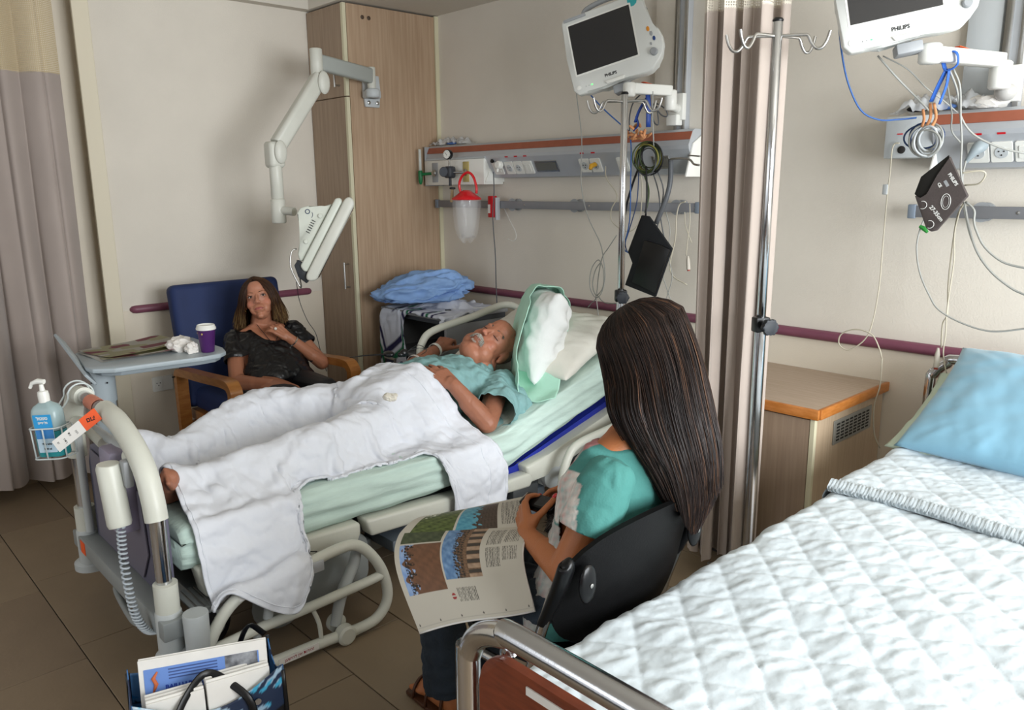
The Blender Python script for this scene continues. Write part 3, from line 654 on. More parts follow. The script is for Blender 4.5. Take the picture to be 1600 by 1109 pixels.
curtain('grey taupe privacy curtain with net top at left edge by the sanitiser', (0.20, -3.75), (0.24, -2.14), 2.52, 2.035, 0.075, 9, 0.045, FABS, NETL, 3, nu=420)
curtain('beige privacy curtain gathered behind the right drip stand', (2.925, -0.805), (3.160, -0.69), 2.52, 2.075, 0.085, 4.6, 0.036, FAB, NETR, 8, topw=1.05, botw=0.95)

# ------------------------------------------------------------------ nightstand beside the patient bed, towels and cap
t = thing('nightstand', 'grey hospital nightstand with open shelf and blue bin beside the patient bed', 'nightstand', (0.86, -0.33, 0))
NG = M('nightstand_grey', '8A8B8C', 0.4, var=0.04, vs=6); NGD = M('nightstand_dark', '4B4F54', 0.5, var=0.05)
b = BM(); prism(b, rrect(0.62, 0.50, 0.02), 0.022, Matrix.Translation((0.86, -0.355, 0.768)), 0.004); obj('top', b, NG, t)
b = BM(); box(b, (0.57, -0.57, 0.735), (1.15, -0.12, 0.767), 0.004); obj('drawer_front', b, NGD, t)
b = BM(); box(b, (0.57, -0.57, 0.04), (0.59, -0.12, 0.735), 0.003); obj('side_panel', b, NG, t)
b = BM(); box(b, (1.13, -0.57, 0.04), (1.15, -0.12, 0.735), 0.003); obj('side_panel', b, NG, t)
b = BM(); box(b, (0.59, -0.14, 0.04), (1.13, -0.12, 0.735)); obj('back_panel', b, NGD, t)
b = BM(); box(b, (0.575, -0.60, 0.515), (1.145, -0.14, 0.54), 0.006); obj('shelf', b, NG, t)
b = BM(); box(b, (0.60, -0.62, 0.10), (1.12, -0.20, 0.50), 0.02); bn = obj('blue_bin', b, M('navy_bin', '27355F', 0.5, var=0.05), t, label='navy blue plastic bin')
b = BM(); tube(b, [(0.63, -0.632, 0.42), (0.63, -0.632, 0.49), (0.73, -0.632, 0.49), (0.73, -0.632, 0.42)], 0.010, 8, closed=True); obj('bin_handle', b, M('tan_grey_handle', '8F8980', 0.5), bn)
for x in (0.62, 1.10):
    for y in (-0.53, -0.17):
        b = BM(); lathe(b, [(0.025, -0.012), (0.028, -0.008), (0.028, 0.008), (0.025, 0.012)], (x, y, 0.028), (1, 0, 0), 16); obj('castor', b, RUBBER, t)
b = BM(); lathe(b, [(0.017, 0), (0.019, 0.002), (0.019, 0.010), (0.017, 0.012), (0.005, 0.012)], (1.02, -0.45, 0.7905), seg=24); tag(obj('bottle_cap', b, BLACKP), 'small black round cap lying on the nightstand top', 'cap')
b = BM(); rod(b, (1.0, -0.40, 0.795), (1.13, -0.16, 0.797), 0.003, 8, bev=0.001); tag(obj('thermometer', b, WHITEP), 'thin white stick lying at back of the nightstand top', 'stick')

# ------------------------------------------------------------------ right bedside cabinet
t = thing('bedside_cabinet', 'light wood bedside cabinet with orange edging beside the empty quilted bed', 'cabinet', (3.1, -0.31, 0))
ORW = M('orange_wood_edge', 'B9763A', 0.45, c2='A86527', vs=4, stretch=(6, 6, 30))
TOPW = M('cabinet_top_laminate', 'B39F8C', 0.5, c2='A8947F', vs=3, stretch=(2, 26, 10), bump=0.04)
SIDEW = M('cabinet_side_laminate', 'BBA58B', 0.5, c2='B09A80', vs=3.4, stretch=(24, 24, 1), bump=0.05)
b = BM(); box(b, (2.79, -0.60, 0.665), (3.325, -0.008, 0.701), 0.002); obj('top', b, TOPW, t, smooth=False)
b = BM(); box(b, (2.785, -0.615, 0.664), (3.335, -0.60, 0.702), 0.003); e = obj('front_edging', b, ORW, t)
b = BM(); box(b, (3.325, -0.60, 0.664), (3.34, -0.008, 0.702), 0.003); obj('side_edging', b, ORW, t)
b = BM(); box(b, (2.80, -0.585, 0.06), (3.318, -0.012, 0.664)); obj('carcass', b, SIDEW, t, smooth=False)
b = BM(); box(b, (2.805, -0.603, 0.065), (3.300, -0.587, 0.658), 0.001, 1); d = obj('door', b, WOODD, t, smooth=False)
b = BM(); rod(b, (2.86, -0.625, 0.45), (2.86, -0.625, 0.56), 0.005, 10, bev=0.002); obj('handle', b, STEEL, d)
b = BM(); box(b, (3.302, -0.605, 0.065), (3.321, -0.586, 0.662), 0.002); obj('corner_strip', b, CREAMEDGE, t, smooth=False)
b = BM(); box(b, (2.82, -0.57, 0.0), (3.30, -0.03, 0.06)); obj('plinth', b, DARKGAP, t, smooth=False)
b = BM(); prism(b, rrect(0.33, 0.095, 0.004), 0.004, frame((3.3185, -0.285, 0.578), (0, 1, 0), (0, 0, 1), (1, 0, 0)), 0.001, seg=1); vg = obj('vent_grille', b, M('vent_grey', '8C8A82', 0.4, 0.2), t)
b = BM()
for i in range(8):
    for j in range(6):
        box(b, (3.3225, -0.427 + i * 0.0365, 0.542 + j * 0.0125), (3.3230, -0.400 + i * 0.0365, 0.549 + j * 0.0125))
obj('vent_slots', b, DARKGAP, vg, smooth=False, kind='stuff')

# ------------------------------------------------------------------ drip stands
def drip_stand(label, x, y, ztop, zclamp, hooks, knob, r=0.0155, base=True, caplen=0.0):
    t = thing('drip_stand', label, 'drip stand', (x, y, 0))
    b = BM(); rod(b, (x, y, 0.05), (x, y, zclamp - 0.02), r + 0.0045, 20); obj('lower_tube', b, CHROME, t, ang=60)
    b = BM(); rod(b, (x, y, zclamp), (x, y, ztop), r, 20, bev=0.003); obj('upper_tube', b, CHROME, t, ang=60)
    b = BM(); lathe(b, [(r + 0.001, 0), (r + 0.002, 0.004), (r - 0.002, 0.010)], (x, y, ztop - 0.002), seg=20); obj('top_cap', b, BLACKP, t)
    zc = ztop - hooks[1]
    for a in hooks[0]:
        dx, dy = math.cos(a), math.sin(a)
        pts = [(x + dx * q, y + dy * q, zc + h) for q, h in ((0.0, 0.0), (0.075, 0.0), (0.092, -0.004), (0.103, -0.025), (0.118, -0.042), (0.135, -0.040), (0.148, -0.020), (0.156, 0.008))]
        b = BM(); tube(b, pts, 0.0050, 8, sm=3); obj('hook', b, STEEL, t, ang=80)
    b = BM(); ka = knob; kx, ky = math.cos(ka), math.sin(ka)
    px, py = x + kx * 0.05, y + ky * 0.05
    bmk = frame((px, py, zclamp), (-ky, kx, 0), (0, 0, 1), (kx, ky, 0))
    poly = [((0.026 + 0.0035 * math.cos(6 * a)) * math.cos(a), (0.026 + 0.0035 * math.cos(6 * a)) * math.sin(a)) for a in np.linspace(0, 2 * PI, 48, endpoint=False)]
    prism(b, poly, 0.020, bmk, 0.003); kb = obj('clamp_knob', b, M('knob_navy', '1F242B', 0.5), t)
    b = BM(); box(b, (-0.026, -0.026, -0.02), (0.026, 0.026, 0.02), 0.006, mat=frame((x, y, zclamp), (-ky, kx, 0), (0, 0, 1), (kx, ky, 0))); rod(b, (x + kx * 0.02, y + ky * 0.02, zclamp), (px, py, zclamp), 0.010, 10); obj('clamp', b, BLACKP, t)
    if base:
        for k in range(5):
            a = 2 * PI * k / 5 + 0.3; dx, dy = math.cos(a), math.sin(a)
            b = BM(); tube(b, [(x, y, 0.09), (x + dx * 0.10, y + dy * 0.10, 0.075), (x + dx * 0.21, y + dy * 0.21, 0.058)], [0.016, 0.014, 0.010], 10); lg = obj('leg', b, STEEL, t, ang=60)
            b = BM(); lathe(b, [(0.02, -0.010), (0.024, -0.006), (0.024, 0.006), (0.02, 0.010)], (x + dx * 0.21, y + dy * 0.21, 0.026), (-dy, dx, 0), 14); rod(b, (x + dx * 0.21, y + dy * 0.21, 0.03), (x + dx * 0.21, y + dy * 0.21, 0.06), 0.006, 8); obj('castor', b, RUBBER, lg)
        b = BM(); lathe(b, [(0.045, 0.06), (0.045, 0.09), (0.025, 0.11)], (x, y, 0), seg=20); obj('hub', b, BEDGREY, t)
    return t
ra = math.atan2(0.73, 0.683)     # a horizontal direction along the frame's width
drip_stand('tall chrome drip stand in front of the beige curtain', 3.222, -0.85, 1.995, 1.032, ([ra - 0.25, ra + 0.42, ra + PI - 0.12, ra + PI + 0.5], 0.045), -0.55, base=True)
drip_stand('chrome drip stand behind the long-haired visitor, black cuff beside it', 2.380, -0.56, 1.868, 1.021, ([ra - 0.35, ra + 0.42, ra + PI - 0.2, ra + PI + 0.5], 0.03), -0.75, r=0.0145, base=False)

# ------------------------------------------------------------------ overbed table
t = thing('overbed_table', 'grey overbed table on a column beside the bed foot, newspaper and cup on it', 'table', (0.95, -2.25, 0))
TG = M('table_grey', 'A9B4BA', 0.4, var=0.03, vs=6)
poly = [(0.70, -2.33), (1.04, -2.38), (1.10, -2.37), (1.155, -2.30), (1.19, -1.95), (1.185, -1.87), (1.14, -1.825), (1.05, -1.80), (0.70, -1.80), (0.655, -1.84), (0.645, -1.90), (0.65, -2.28)]
b = BM(); prism(b, poly, 0.020, Matrix.Translation((0, 0, 0.762)), 0.005); obj('table_top', b, TG, t)
b = BM(); prism(b, [(x * 0.9 + 0.09, y * 0.9 - 0.2) for x, y in poly], 0.018, Matrix.Translation((0, 0, 0.742)), 0.003); obj('underside_frame', b, M('table_underside', '8E989E', 0.5), t)
b = BM(); m_ = frame((0.85, -2.375, 0.785), Vector((1, -0.03, -0.22)).normalized(), Vector((0.0, 0.62, -0.78)), Vector((0.22, 0.78, 0.62)).normalized())
prism(b, rrect(0.50, 0.062, 0.01), 0.012, m_, 0.003); obj('side_flap', b, TG, t, label='tilted narrow side flap')
b = BM(); tube(b, [(0.93, -2.29, 0.06), (0.93, -2.29, 0.60)], 0.043, 20); tube(b, [(0.93, -2.29, 0.60), (0.93, -2.29, 0.76)], 0.049, 20); cl_ = obj('column', b, TG, t, ang=50, kind='stuff'); del cl_['kind']
b = BM(); ball(b, (0.945, -2.34, 0.69), 0.004, 8); ball(b, (0.99, -2.29, 0.69), 0.004, 8); obj('screws', b, RUBBER, t, kind='stuff')
b = BM(); box(b, (0.88, -2.33, 0.02), (1.42, -2.26, 0.06), 0.012); box(b, (0.88, -2.36, 0.02), (0.96, -1.80, 0.06), 0.012); obj('base', b, TG, t)
for x, y in ((0.92, -2.32), (0.92, -1.84), (1.39, -2.295)):
    b = BM(); lathe(b, [(0.010, -0.010), (0.012, -0.007), (0.012, 0.007), (0.010, 0.010)], (x, y, 0.0125), (1, 0, 0), 12); obj('castor', b, RUBBER, t)
# newspapers on it
NEWS = bpy.data.materials.new('newsprint'); NEWS.use_nodes = True
def printed(m, base='D8D4CA', cols=('B7B94A', '9A3B46', 'D8D4CA', '7A7C3A'), sc=9, stretch=(1, 1, 1)):
    N = m.node_tree.nodes; L = m.node_tree.links; b = N['Principled BSDF']; b.inputs['Roughness'].default_value = 0.7
    tc = N.new('ShaderNodeTexCoord'); mp = N.new('ShaderNodeMapping'); mp.inputs['Scale'].default_value = stretch; L.new(tc.outputs['Object'], mp.inputs[0])
    v = N.new('ShaderNodeTexVoronoi'); v.distance = 'CHEBYCHEV'; v.inputs['Scale'].default_value = sc; L.new(mp.outputs[0], v.inputs['Vector'])
    cr = N.new('ShaderNodeValToRGB'); cr.color_ramp.interpolation = 'CONSTANT'; e = cr.color_ramp.elements; e[0].position = 0; e[0].color = (*hexc(cols[0]), 1); e[1].position = 0.28; e[1].color = (*hexc(cols[1]), 1)
    for k, p in ((2, 0.46), (3, 0.9)):
        q = e.new(p); q.color = (*hexc(cols[k]), 1)
    s = N.new('ShaderNodeSeparateColor'); L.new(v.outputs['Color'], s.inputs[0]); L.new(s.outputs[0], cr.inputs[0]); L.new(cr.outputs[0], b.inputs['Base Color']); return m
printed(NEWS, cols=('C2BD9A', '9C6068', 'D2CEC4', 'A3A070'), sc=17, stretch=(1, 0.6, 1))
t = thing('newspaper', 'folded colour newspapers lying on the grey overbed table', 'newspaper', (0.83, -2.17, 0.782))
for k, (rz, dx, dy) in enumerate(((0.05, 0, 0), (-0.10, 0.02, 0.03), (0.16, -0.02, 0.02))):
    b = BM()
    def f(u, v, k=k, rz=rz, dx=dx, dy=dy):
        x, y = (u - 0.5) * 0.30, (v - 0.5) * 0.37; z = 0.785 + k * 0.0035 + 0.004 * math.sin(u * 3 + k) ** 2 + 0.008 * v ** 3 * (1 + k * 0.5) + 0.006 * max(0, u - 0.8) * 3 * k
        c, s = math.cos(rz), math.sin(rz); return (0.85 + dx + x * c - y * s, -2.13 + dy + x * s + y * c, z)
    grid(b, f, 10, 12); g_ = bmesh.ops.solidify(b, geom=b.faces[:], thickness=0.003); obj('sheet', b, NEWS if k else PAPER, t, ang=180)
# tissues
def crumple(name, c, size, seed, mat, label, cat, parent=None, n=3):
    b = BM(); bmesh.ops.create_icosphere(b, subdivisions=n, radius=1)
    P = np.array([v.co[:] for v in b.verts]); d = vnoise(P, 1.6, seed) * 0.28 + np.abs(vnoise(P, 4, seed + 1)) * 0.22 + vnoise(P, 9, seed + 2) * 0.08
    for v, q in zip(b.verts, d):
        v.co = Vector((v.co.x * size[0], v.co.y * size[1], v.co.z * size[2])) * (1 + q) + Vector(c)
    zb = c[2] - size[2] * 0.72
    for v in b.verts: v.co.z = max(v.co.z, zb)
    o = obj(name, b, mat, parent, ang=25)
    if parent is None: tag(o, label, cat)
    return o
TISS = M('tissue', 'E6E2DC', 0.9, bump=0.2, bs=60)
crumple('crumpled_tissue', (0.98, -1.97, 0.808), (0.055, 0.045, 0.036), 4, TISS, 'crumpled white paper tissue beside the purple cup', 'tissue')
crumple('crumpled_tissue', (1.075, -1.95, 0.80), (0.028, 0.026, 0.024), 9, TISS, 'smaller white tissue touching the purple cup', 'tissue')
# paper cup
cx_, cy_ = 1.10, -1.89
t = thing('paper_cup', 'purple paper coffee cup with white lid on the overbed table', 'cup', (cx_, cy_, 0.782))
b = BM(); lathe(b, [(0.027, 0.783), (0.0285, 0.785), (0.039, 0.885), (0.040, 0.888)], (cx_, cy_, 0), seg=32); cb = obj('cup_body', b, M('purple_paper', '4A2060', 0.45, var=0.06, vs=8), t, ang=60)
b = BM(); lathe(b, [(0.040, 0.883), (0.0425, 0.885), (0.0425, 0.893), (0.040, 0.896), (0.038, 0.904), (0.036, 0.906), (0.034, 0.900), (0.01, 0.900)], (cx_, cy_, 0), seg=32); obj('lid', b, WHITEP, t, ang=50)
b = BM()
for a in (-0.9, -2.3): ball(b, (cx_ + 0.0385 * math.cos(a), cy_ + 0.0385 * math.sin(a), 0.868), (0.004, 0.004, 0.005), 8)
obj('printed_mark', b, M('gold_mark', 'B49A62', 0.5), cb, kind='stuff')

# ------------------------------------------------------------------ armchair
ARMW = M('armchair_wood', 'A86F35', 0.4, c2='955C26', vs=5, stretch=(3, 3, 12), coat=0.2)
BLUEF = M('navy_upholstery', '1D2D57', 0.7, var=0.06, vs=12, bump=0.1, bs=300)
t = thing('armchair', 'high-backed navy armchair with bentwood arms in which the woman in black sits', 'armchair', (0.6, -1.45, 0))
def rot_y(a, o): return Matrix.Translation(o) @ Matrix.Rotation(a, 4, 'Y')
bm_ = BM(); box(bm_, (-0.045, -0.31, 0), (0.055, 0.31, 0.66), 0.035, 4, mat=rot_y(-0.16, (0.36, -1.43, 0.34)))
for v in bm_.verts:
    if v.co.z > 0.5: v.co.x -= 0.02 * math.sin((v.co.y + 1.43) * 4) ** 2
obj('backrest', bm_, BLUEF, t, ang=60)
b = BM(); box(b, (0.34, -1.70, 0.33), (0.92, -1.16, 0.45), 0.04, 4); obj('seat_cushion', b, BLUEF, t, ang=60)
b = BM(); box(b, (0.33, -1.71, 0.27), (0.90, -1.15, 0.33), 0.01); obj('seat_frame', b, ARMW, t)
def bentarm(y):
    b = BM()
    path = crom([(0.40, 0.02), (0.39, 0.30), (0.385, 0.50), (0.40, 0.545), (0.46, 0.558), (0.72, 0.575), (0.98, 0.592), (1.045, 0.575), (1.06, 0.52), (1.03, 0.30), (1.01, 0.02)], 6)
    w, h = 0.030, 0.020; rings = []
    for i, p in enumerate(path):
        a = np.array(path[max(i-1, 0)]); c = np.array(path[min(i+1, len(path)-1)]); d = (c - a) / np.linalg.norm(c - a); n = np.array([-d[1], d[0]])
        rings.append([b.verts.new((p[0] + n[0] * sx * h, y + sy * w, p[1] + n[1] * sx * h)) for sx, sy in ((-1, -1), (1, -1), (1, 1), (-1, 1))])
    for A, B in zip(rings[:-1], rings[1:]):
        for k in range(4): b.faces.new((A[k], A[(k+1) % 4], B[(k+1) % 4], B[k]))
    b.faces.new(rings[0]); b.faces.new(rings[-1])
    es = [e for e in b.edges if len(e.link_faces) == 2 and e.calc_face_angle(0) > 1.2]
    bmesh.ops.bevel(b, geom=es, offset=0.006, segments=2, affect='EDGES'); return b
for y in (-1.765, -1.12): obj('arm_frame', bentarm(y), ARMW, t, ang=45)
b = BM(); box(b, (0.36, -1.73, 0.20), (0.40, -1.15, 0.27), 0.006); obj('stretcher', b, ARMW, t)
b = BM(); rod(b, (0.385, -1.81, 0.527), (0.385, -1.79, 0.527), 0.004, 8); obj('arm_bolt', b, BLACKP, t)

# ------------------------------------------------------------------ visitor chair (black plastic, chrome tube), faces -x
t = thing('visitor_chair', 'black plastic visitor chair with chrome legs under the long-haired young woman', 'chair', (3.42, -1.93, 0))
BPL = M('black_chair_plastic', '060607', 0.5, var=0.15, vs=40, bump=0.06, bs=200, spec=0.22)
def backsh(u, v):      # u across y, v up
    y = -1.95 + (u - 0.5) * 0.46 * (1 - 0.12 * (2 * v - 1) ** 4); z = 0.50 + v * 0.30 + 0.015 * (1 - (2*u-1)**2) * v
    x = 3.545 + 0.075 * v - 0.05 * (2 * u - 1) ** 2 + 0.02 * (v - 0.5) ** 2
    return Vector((x, y, z))
def shell(fn, th, nu=20, nv=14, rc=0.22):
    b = BM(); 
    def sq(u, v):
        # round the corners of the unit square
        a, c = 2 * u - 1, 2 * v - 1; k = 1 - rc * (a * a * c * c); return 0.5 + a * k / 2, 0.5 + c * k / 2
    grid(b, lambda u, v: fn(*sq(u, v)), nu, nv); bmesh.ops.recalc_face_normals(b, faces=b.faces[:]); bmesh.ops.solidify(b, geom=b.faces[:], thickness=th); return b
obj('backrest', shell(backsh, 0.012), BPL, t, ang=60)
def seatsh(u, v): return Vector((3.13 + u * 0.43, -1.95 + (v - 0.5) * 0.44 * (1 - 0.06 * (2*u-1)**4), 0.445 + 0.02 * (2*v-1)**2 - 0.02 * max(0, 0.15 - u) * 8 * 0.5 + 0.015 * u))
obj('seat', shell(seatsh, 0.018), BPL, t, ang=60)
for y, sg in ((-2.185, -1), (-1.715, 1)):
    b = BM(); tube(b, [(3.54, y, 0.68), (3.515, y, 0.61), (3.47, y, 0.47), (3.44, y, 0.30), (3.44, y + 0.0, 0.02)], 0.0125, 14, sm=4); obj('rear_leg_tube', b, CHROME, t, ang=60)
    b = BM(); tube(b, [(3.24, y, 0.02), (3.245, y, 0.36), (3.27, y, 0.425), (3.34, y, 0.435), (3.48, y, 0.44)], 0.0125, 14, sm=4); obj('front_leg_tube', b, CHROME, t, ang=60)
    b = BM(); tube(b, [(3.508, y, 0.595), (3.535, y + 0.002, 0.655), (3.562, y + 0.004, 0.72), (3.570, y + 0.004, 0.748), (3.570, y, 0.756)], [0.016, 0.019, 0.022, 0.020, 0.010], 16, sm=4, flat=0.75); ps = obj('tube_sleeve', b, M('black_gloss_plastic', '08090B', 0.28, spec=0.35), t, ang=70)
    b = BM(); ball(b, (3.592, y - sg * 0.045, 0.70), (0.010, 0.026, 0.044), 20); obj('back_fixing', b, M('black_gloss_plastic'), t)
    b = BM(); lathe(b, [(0.005, 0), (0.005, 0.002), (0.002, 0.003)], (3.602, y - sg * 0.045, 0.70), (1, 0, 0), 10); obj('screw', b, STEEL, t)
    for x in (3.24, 3.44):
        b = BM(); lathe(b, [(0.017, 0.0), (0.017, 0.03), (0.0145, 0.035)], (x, y, 0), seg=14); obj('rubber_foot', b, RUBBER, t)

# ------------------------------------------------------------------ second bed
t = thing('tubular_bed', 'empty chrome tubular bed with reddish wood footboard in the right foreground', 'bed', (4.08, -1.3, 0))
REDW = M('red_wood_veneer', '7E3A20', 0.4, c2='6A2E18', vs=3, stretch=(5, 5, 30), coat=0.25)
y = -2.5
b = BM(); tube(b, [(3.64, y, 0.02), (3.64, y, 0.68), (3.648, y, 0.735), (3.675, y, 0.775), (3.73, y, 0.80), (3.80, y, 0.808), (4.36, y, 0.808), (4.44, y, 0.795), (4.50, y, 0.74), (4.51, y, 0.68), (4.51, y, 0.02)], 0.0215, 20, sm=6); obj('footboard_tube', b, CHROME, t, ang=70)
b = BM(); tube(b, [(3.685, y + 0.045, 0.30), (3.685, y + 0.045, 0.70), (3.70, y + 0.045, 0.735), (3.74, y + 0.045, 0.752), (4.40, y + 0.045, 0.752), (4.45, y + 0.045, 0.735), (4.465, y + 0.045, 0.70), (4.465, y + 0.045, 0.30)], 0.011, 14, sm=5); obj('inner_tube', b, CHROME, t, ang=70)
b = BM(); pl = [(3.672, 0.34), (4.478, 0.34), (4.478, 0.70)] + [(4.42 + 0.055 * math.cos(a), 0.695 + 0.062 * math.sin(a)) for a in np.linspace(0.1, PI/2, 6)] + [(3.735 - 0.06 * math.sin(a), 0.695 + 0.062 * math.cos(a)) for a in np.linspace(0, PI/2, 7)] 
prism(b, pl, 0.018, frame((0, y + 0.012, 0), (1, 0, 0), (0, 0, 1), (0, -1, 0)), 0.004); wp = obj('footboard_panel', b, REDW, t, ang=30, label='reddish brown wood panel')
b = BM(); box(b, (3.79, y - 0.0085, 0.727), (4.05, y - 0.0062, 0.741)); obj('paper_strip', b, PAPER, wp, smooth=False)
b = BM(); rod(b, (3.655, y + 0.05, 0.765), (3.69, y + 0.02, 0.77), 0.012, 14, bev=0.003); obj('locking_pin', b, CHROME, t, ang=60)
y2 = -0.14
b = BM(); tube(b, [(3.535, y2, 0.02), (3.535, y2, 0.72), (3.545, y2, 0.79), (3.59, y2, 0.84), (3.67, y2, 0.86), (4.4, y2, 0.86), (4.5, y2, 0.83), (4.53, y2, 0.75), (4.53, y2, 0.02)], 0.019, 16, sm=6); obj('headboard_tube', b, CHROME, t, ang=70)
b = BM(); prism(b, [(3.56, 0.35), (4.50, 0.35), (4.50, 0.76), (4.44, 0.82), (3.66, 0.82), (3.585, 0.78), (3.56, 0.72)], 0.016, frame((0, y2 + 0.008, 0), (1, 0, 0), (0, 0, 1), (0, -1, 0)), 0.003); obj('headboard_panel', b, REDW, t, ang=30)
b = BM(); box(b, (3.62, -2.46, 0.34), (3.66, -0.16, 0.40), 0.006); obj('side_beam', b, BEDGREY, t)
b = BM(); box(b, (4.46, -2.46, 0.34), (4.50, -0.16, 0.40), 0.006); obj('side_beam', b, BEDGREY, t)
b = BM(); box(b, (3.60, -2.42, 0.40), (4.49, -0.17, 0.585), 0.05, 4); obj('mattress', b, M('pale_green_sheet', 'CBD9C6', 0.85, bump=0.2, bs=20), t, ang=60, label='mattress in a pale green sheet')
# ------------------------------------------------------------------ tools for bodies, cloth and hair
def cone(bm, p0, p1, r0, r1, seg=14):
    """round-ended tapered limb"""
    p0, p1 = Vector(p0), Vector(p1); d = p1 - p0; L_ = d.length; d.normalize()
    pts, rr = [], []
    for a in (80, 55, 28): pts.append(p0 - d * r0 * math.sin(math.radians(a))); rr.append(r0 * math.cos(math.radians(a)))
    pts.append(p0); rr.append(r0); pts.append(p1); rr.append(r1)
    for a in (28, 55, 80): pts.append(p1 + d * r1 * math.sin(math.radians(a))); rr.append(r1 * math.cos(math.radians(a)))
    return tube(bm, pts, rr, seg)
def chain(bm, pts, rs, seg=14):
    for a, b, r0, r1 in zip(pts[:-1], pts[1:], rs[:-1], rs[1:]): cone(bm, a, b, r0, r1, seg)
def loft(bm, secs, seg=24):
    """secs: (centre, side vector, depth vector) elliptical sections, closed ends"""
    rings = []
    for c, s, d in secs:
        c, s, d = Vector(c), Vector(s), Vector(d)
        rings.append([bm.verts.new(c + s * math.cos(2*PI*k/seg) + d * math.sin(2*PI*k/seg)) for k in range(seg)])
    for A, B in zip(rings[:-1], rings[1:]):
        for k in range(seg): bm.faces.new((A[k], A[(k+1) % seg], B[(k+1) % seg], B[k]))
    bm.faces.new(rings[0]); bm.faces.new(rings[-1])
def fuse(name, bm, voxel, smooth=4, fac=0.5):
    """voxel-merge overlapping closed shapes into one continuous surface"""
    bmesh.ops.recalc_face_normals(bm, faces=bm.faces[:])
    me = bpy.data.meshes.new('_f'); bm.to_mesh(me); bm.free(); o = bpy.data.objects.new('_f', me); col.objects.link(o)
    m = o.modifiers.new('r', 'REMESH'); m.mode = 'VOXEL'; m.voxel_size = voxel
    if smooth: s = o.modifiers.new('s', 'SMOOTH'); s.factor = fac; s.iterations = smooth
    r = apply_mods(o); bpy.data.objects.remove(o); r.name = name; return r
def normals(me):
    a = np.empty(len(me.vertices) * 3, np.float32); me.vertices.foreach_get('normal', a); return a.reshape(-1, 3).astype(float)
def set_co(me, P): me.vertices.foreach_set('co', np.asarray(P, np.float32).ravel()); me.update()
def wrinkle(me, amp, sc, seed=1, aniso=(1, 1, 1), power=1.0, mask=None):
    P = get_co(me); n = normals(me); q = P * np.array(aniso)
    w = vnoise(q + 0.03 * np.stack([vnoise(q, sc * 0.4, seed + 5), vnoise(q, sc * 0.4, seed + 6), vnoise(q, sc * 0.4, seed + 7)], 1), sc, seed)
    w = np.sign(w) * np.abs(w) ** power if power != 1 else w
    k = amp * w
    if mask is not None: k = k * mask(P)
    set_co(me, P + n * k[:, None])
def cut_open(me, cuts):
    """cuts: (centre, outward normal, radius) - removes what lies beyond the plane near the centre"""
    b = bmesh.new(); b.from_mesh(me)
    for c, n, r in cuts:
        c, n = Vector(c), Vector(n).normalized()
        fs = [f for f in b.faces if (f.calc_center_median() - c).length < r]
        gs = set(fs)
        for f in fs: gs.update(f.verts); gs.update(f.edges)
        bmesh.ops.bisect_plane(b, geom=list(gs), plane_co=c, plane_no=n, clear_outer=False)
        dead = [f for f in b.faces if (f.calc_center_median() - c).length < r * 1.02 and (f.calc_center_median() - c).dot(n) > 0]
        bmesh.ops.delete(b, geom=dead, context='FACES')
    keep_biggest(b); b.to_mesh(me); b.free(); return me
def scoop(me, c, r, n=6):
    """open a rounded neckline: removes what lies inside the ellipsoid and evens the rim"""
    b = bmesh.new(); b.from_mesh(me); c = Vector(c)
    ins = lambda p: ((p.x - c.x) / r[0]) ** 2 + ((p.y - c.y) / r[1]) ** 2 + ((p.z - c.z) / r[2]) ** 2 < 1
    bmesh.ops.delete(b, geom=[f for f in b.faces if ins(f.calc_center_median())], context='FACES'); keep_biggest(b)
    rim = [v for v in b.verts if v.is_boundary and (v.co - c).length < max(r) * 1.3]
    for _ in range(n):
        new = {}
        for v in rim:
            nb = [e.other_vert(v) for e in v.link_edges if e.is_boundary]
            if len(nb) == 2: new[v] = v.co * 0.5 + (nb[0].co + nb[1].co) * 0.25
        for v, p in new.items(): v.co = p
    b.to_mesh(me); b.free(); return me
def keep_biggest(b):
    seen = set(); best = []
    for f0 in b.faces:
        if f0 in seen: continue
        st = [f0]; comp = []; seen.add(f0)
        while st:
            f = st.pop(); comp.append(f)
            for e in f.edges:
                for g in e.link_faces:
                    if g not in seen: seen.add(g); st.append(g)
        if len(comp) > len(best): best = comp
    keep = set(best); bmesh.ops.delete(b, geom=[f for f in b.faces if f not in keep], context='FACES')
def solid(me, th):
    o = bpy.data.objects.new('_s', me); col.objects.link(o); m = o.modifiers.new('s', 'SOLIDIFY'); m.thickness = th; m.offset = 0
    r = apply_mods(o); bpy.data.objects.remove(o); return r
def subd(me, n=1):
    o = bpy.data.objects.new('_s', me); col.objects.link(o); m = o.modifiers.new('s', 'SUBSURF'); m.levels = n
    r = apply_mods(o); bpy.data.objects.remove(o); return r

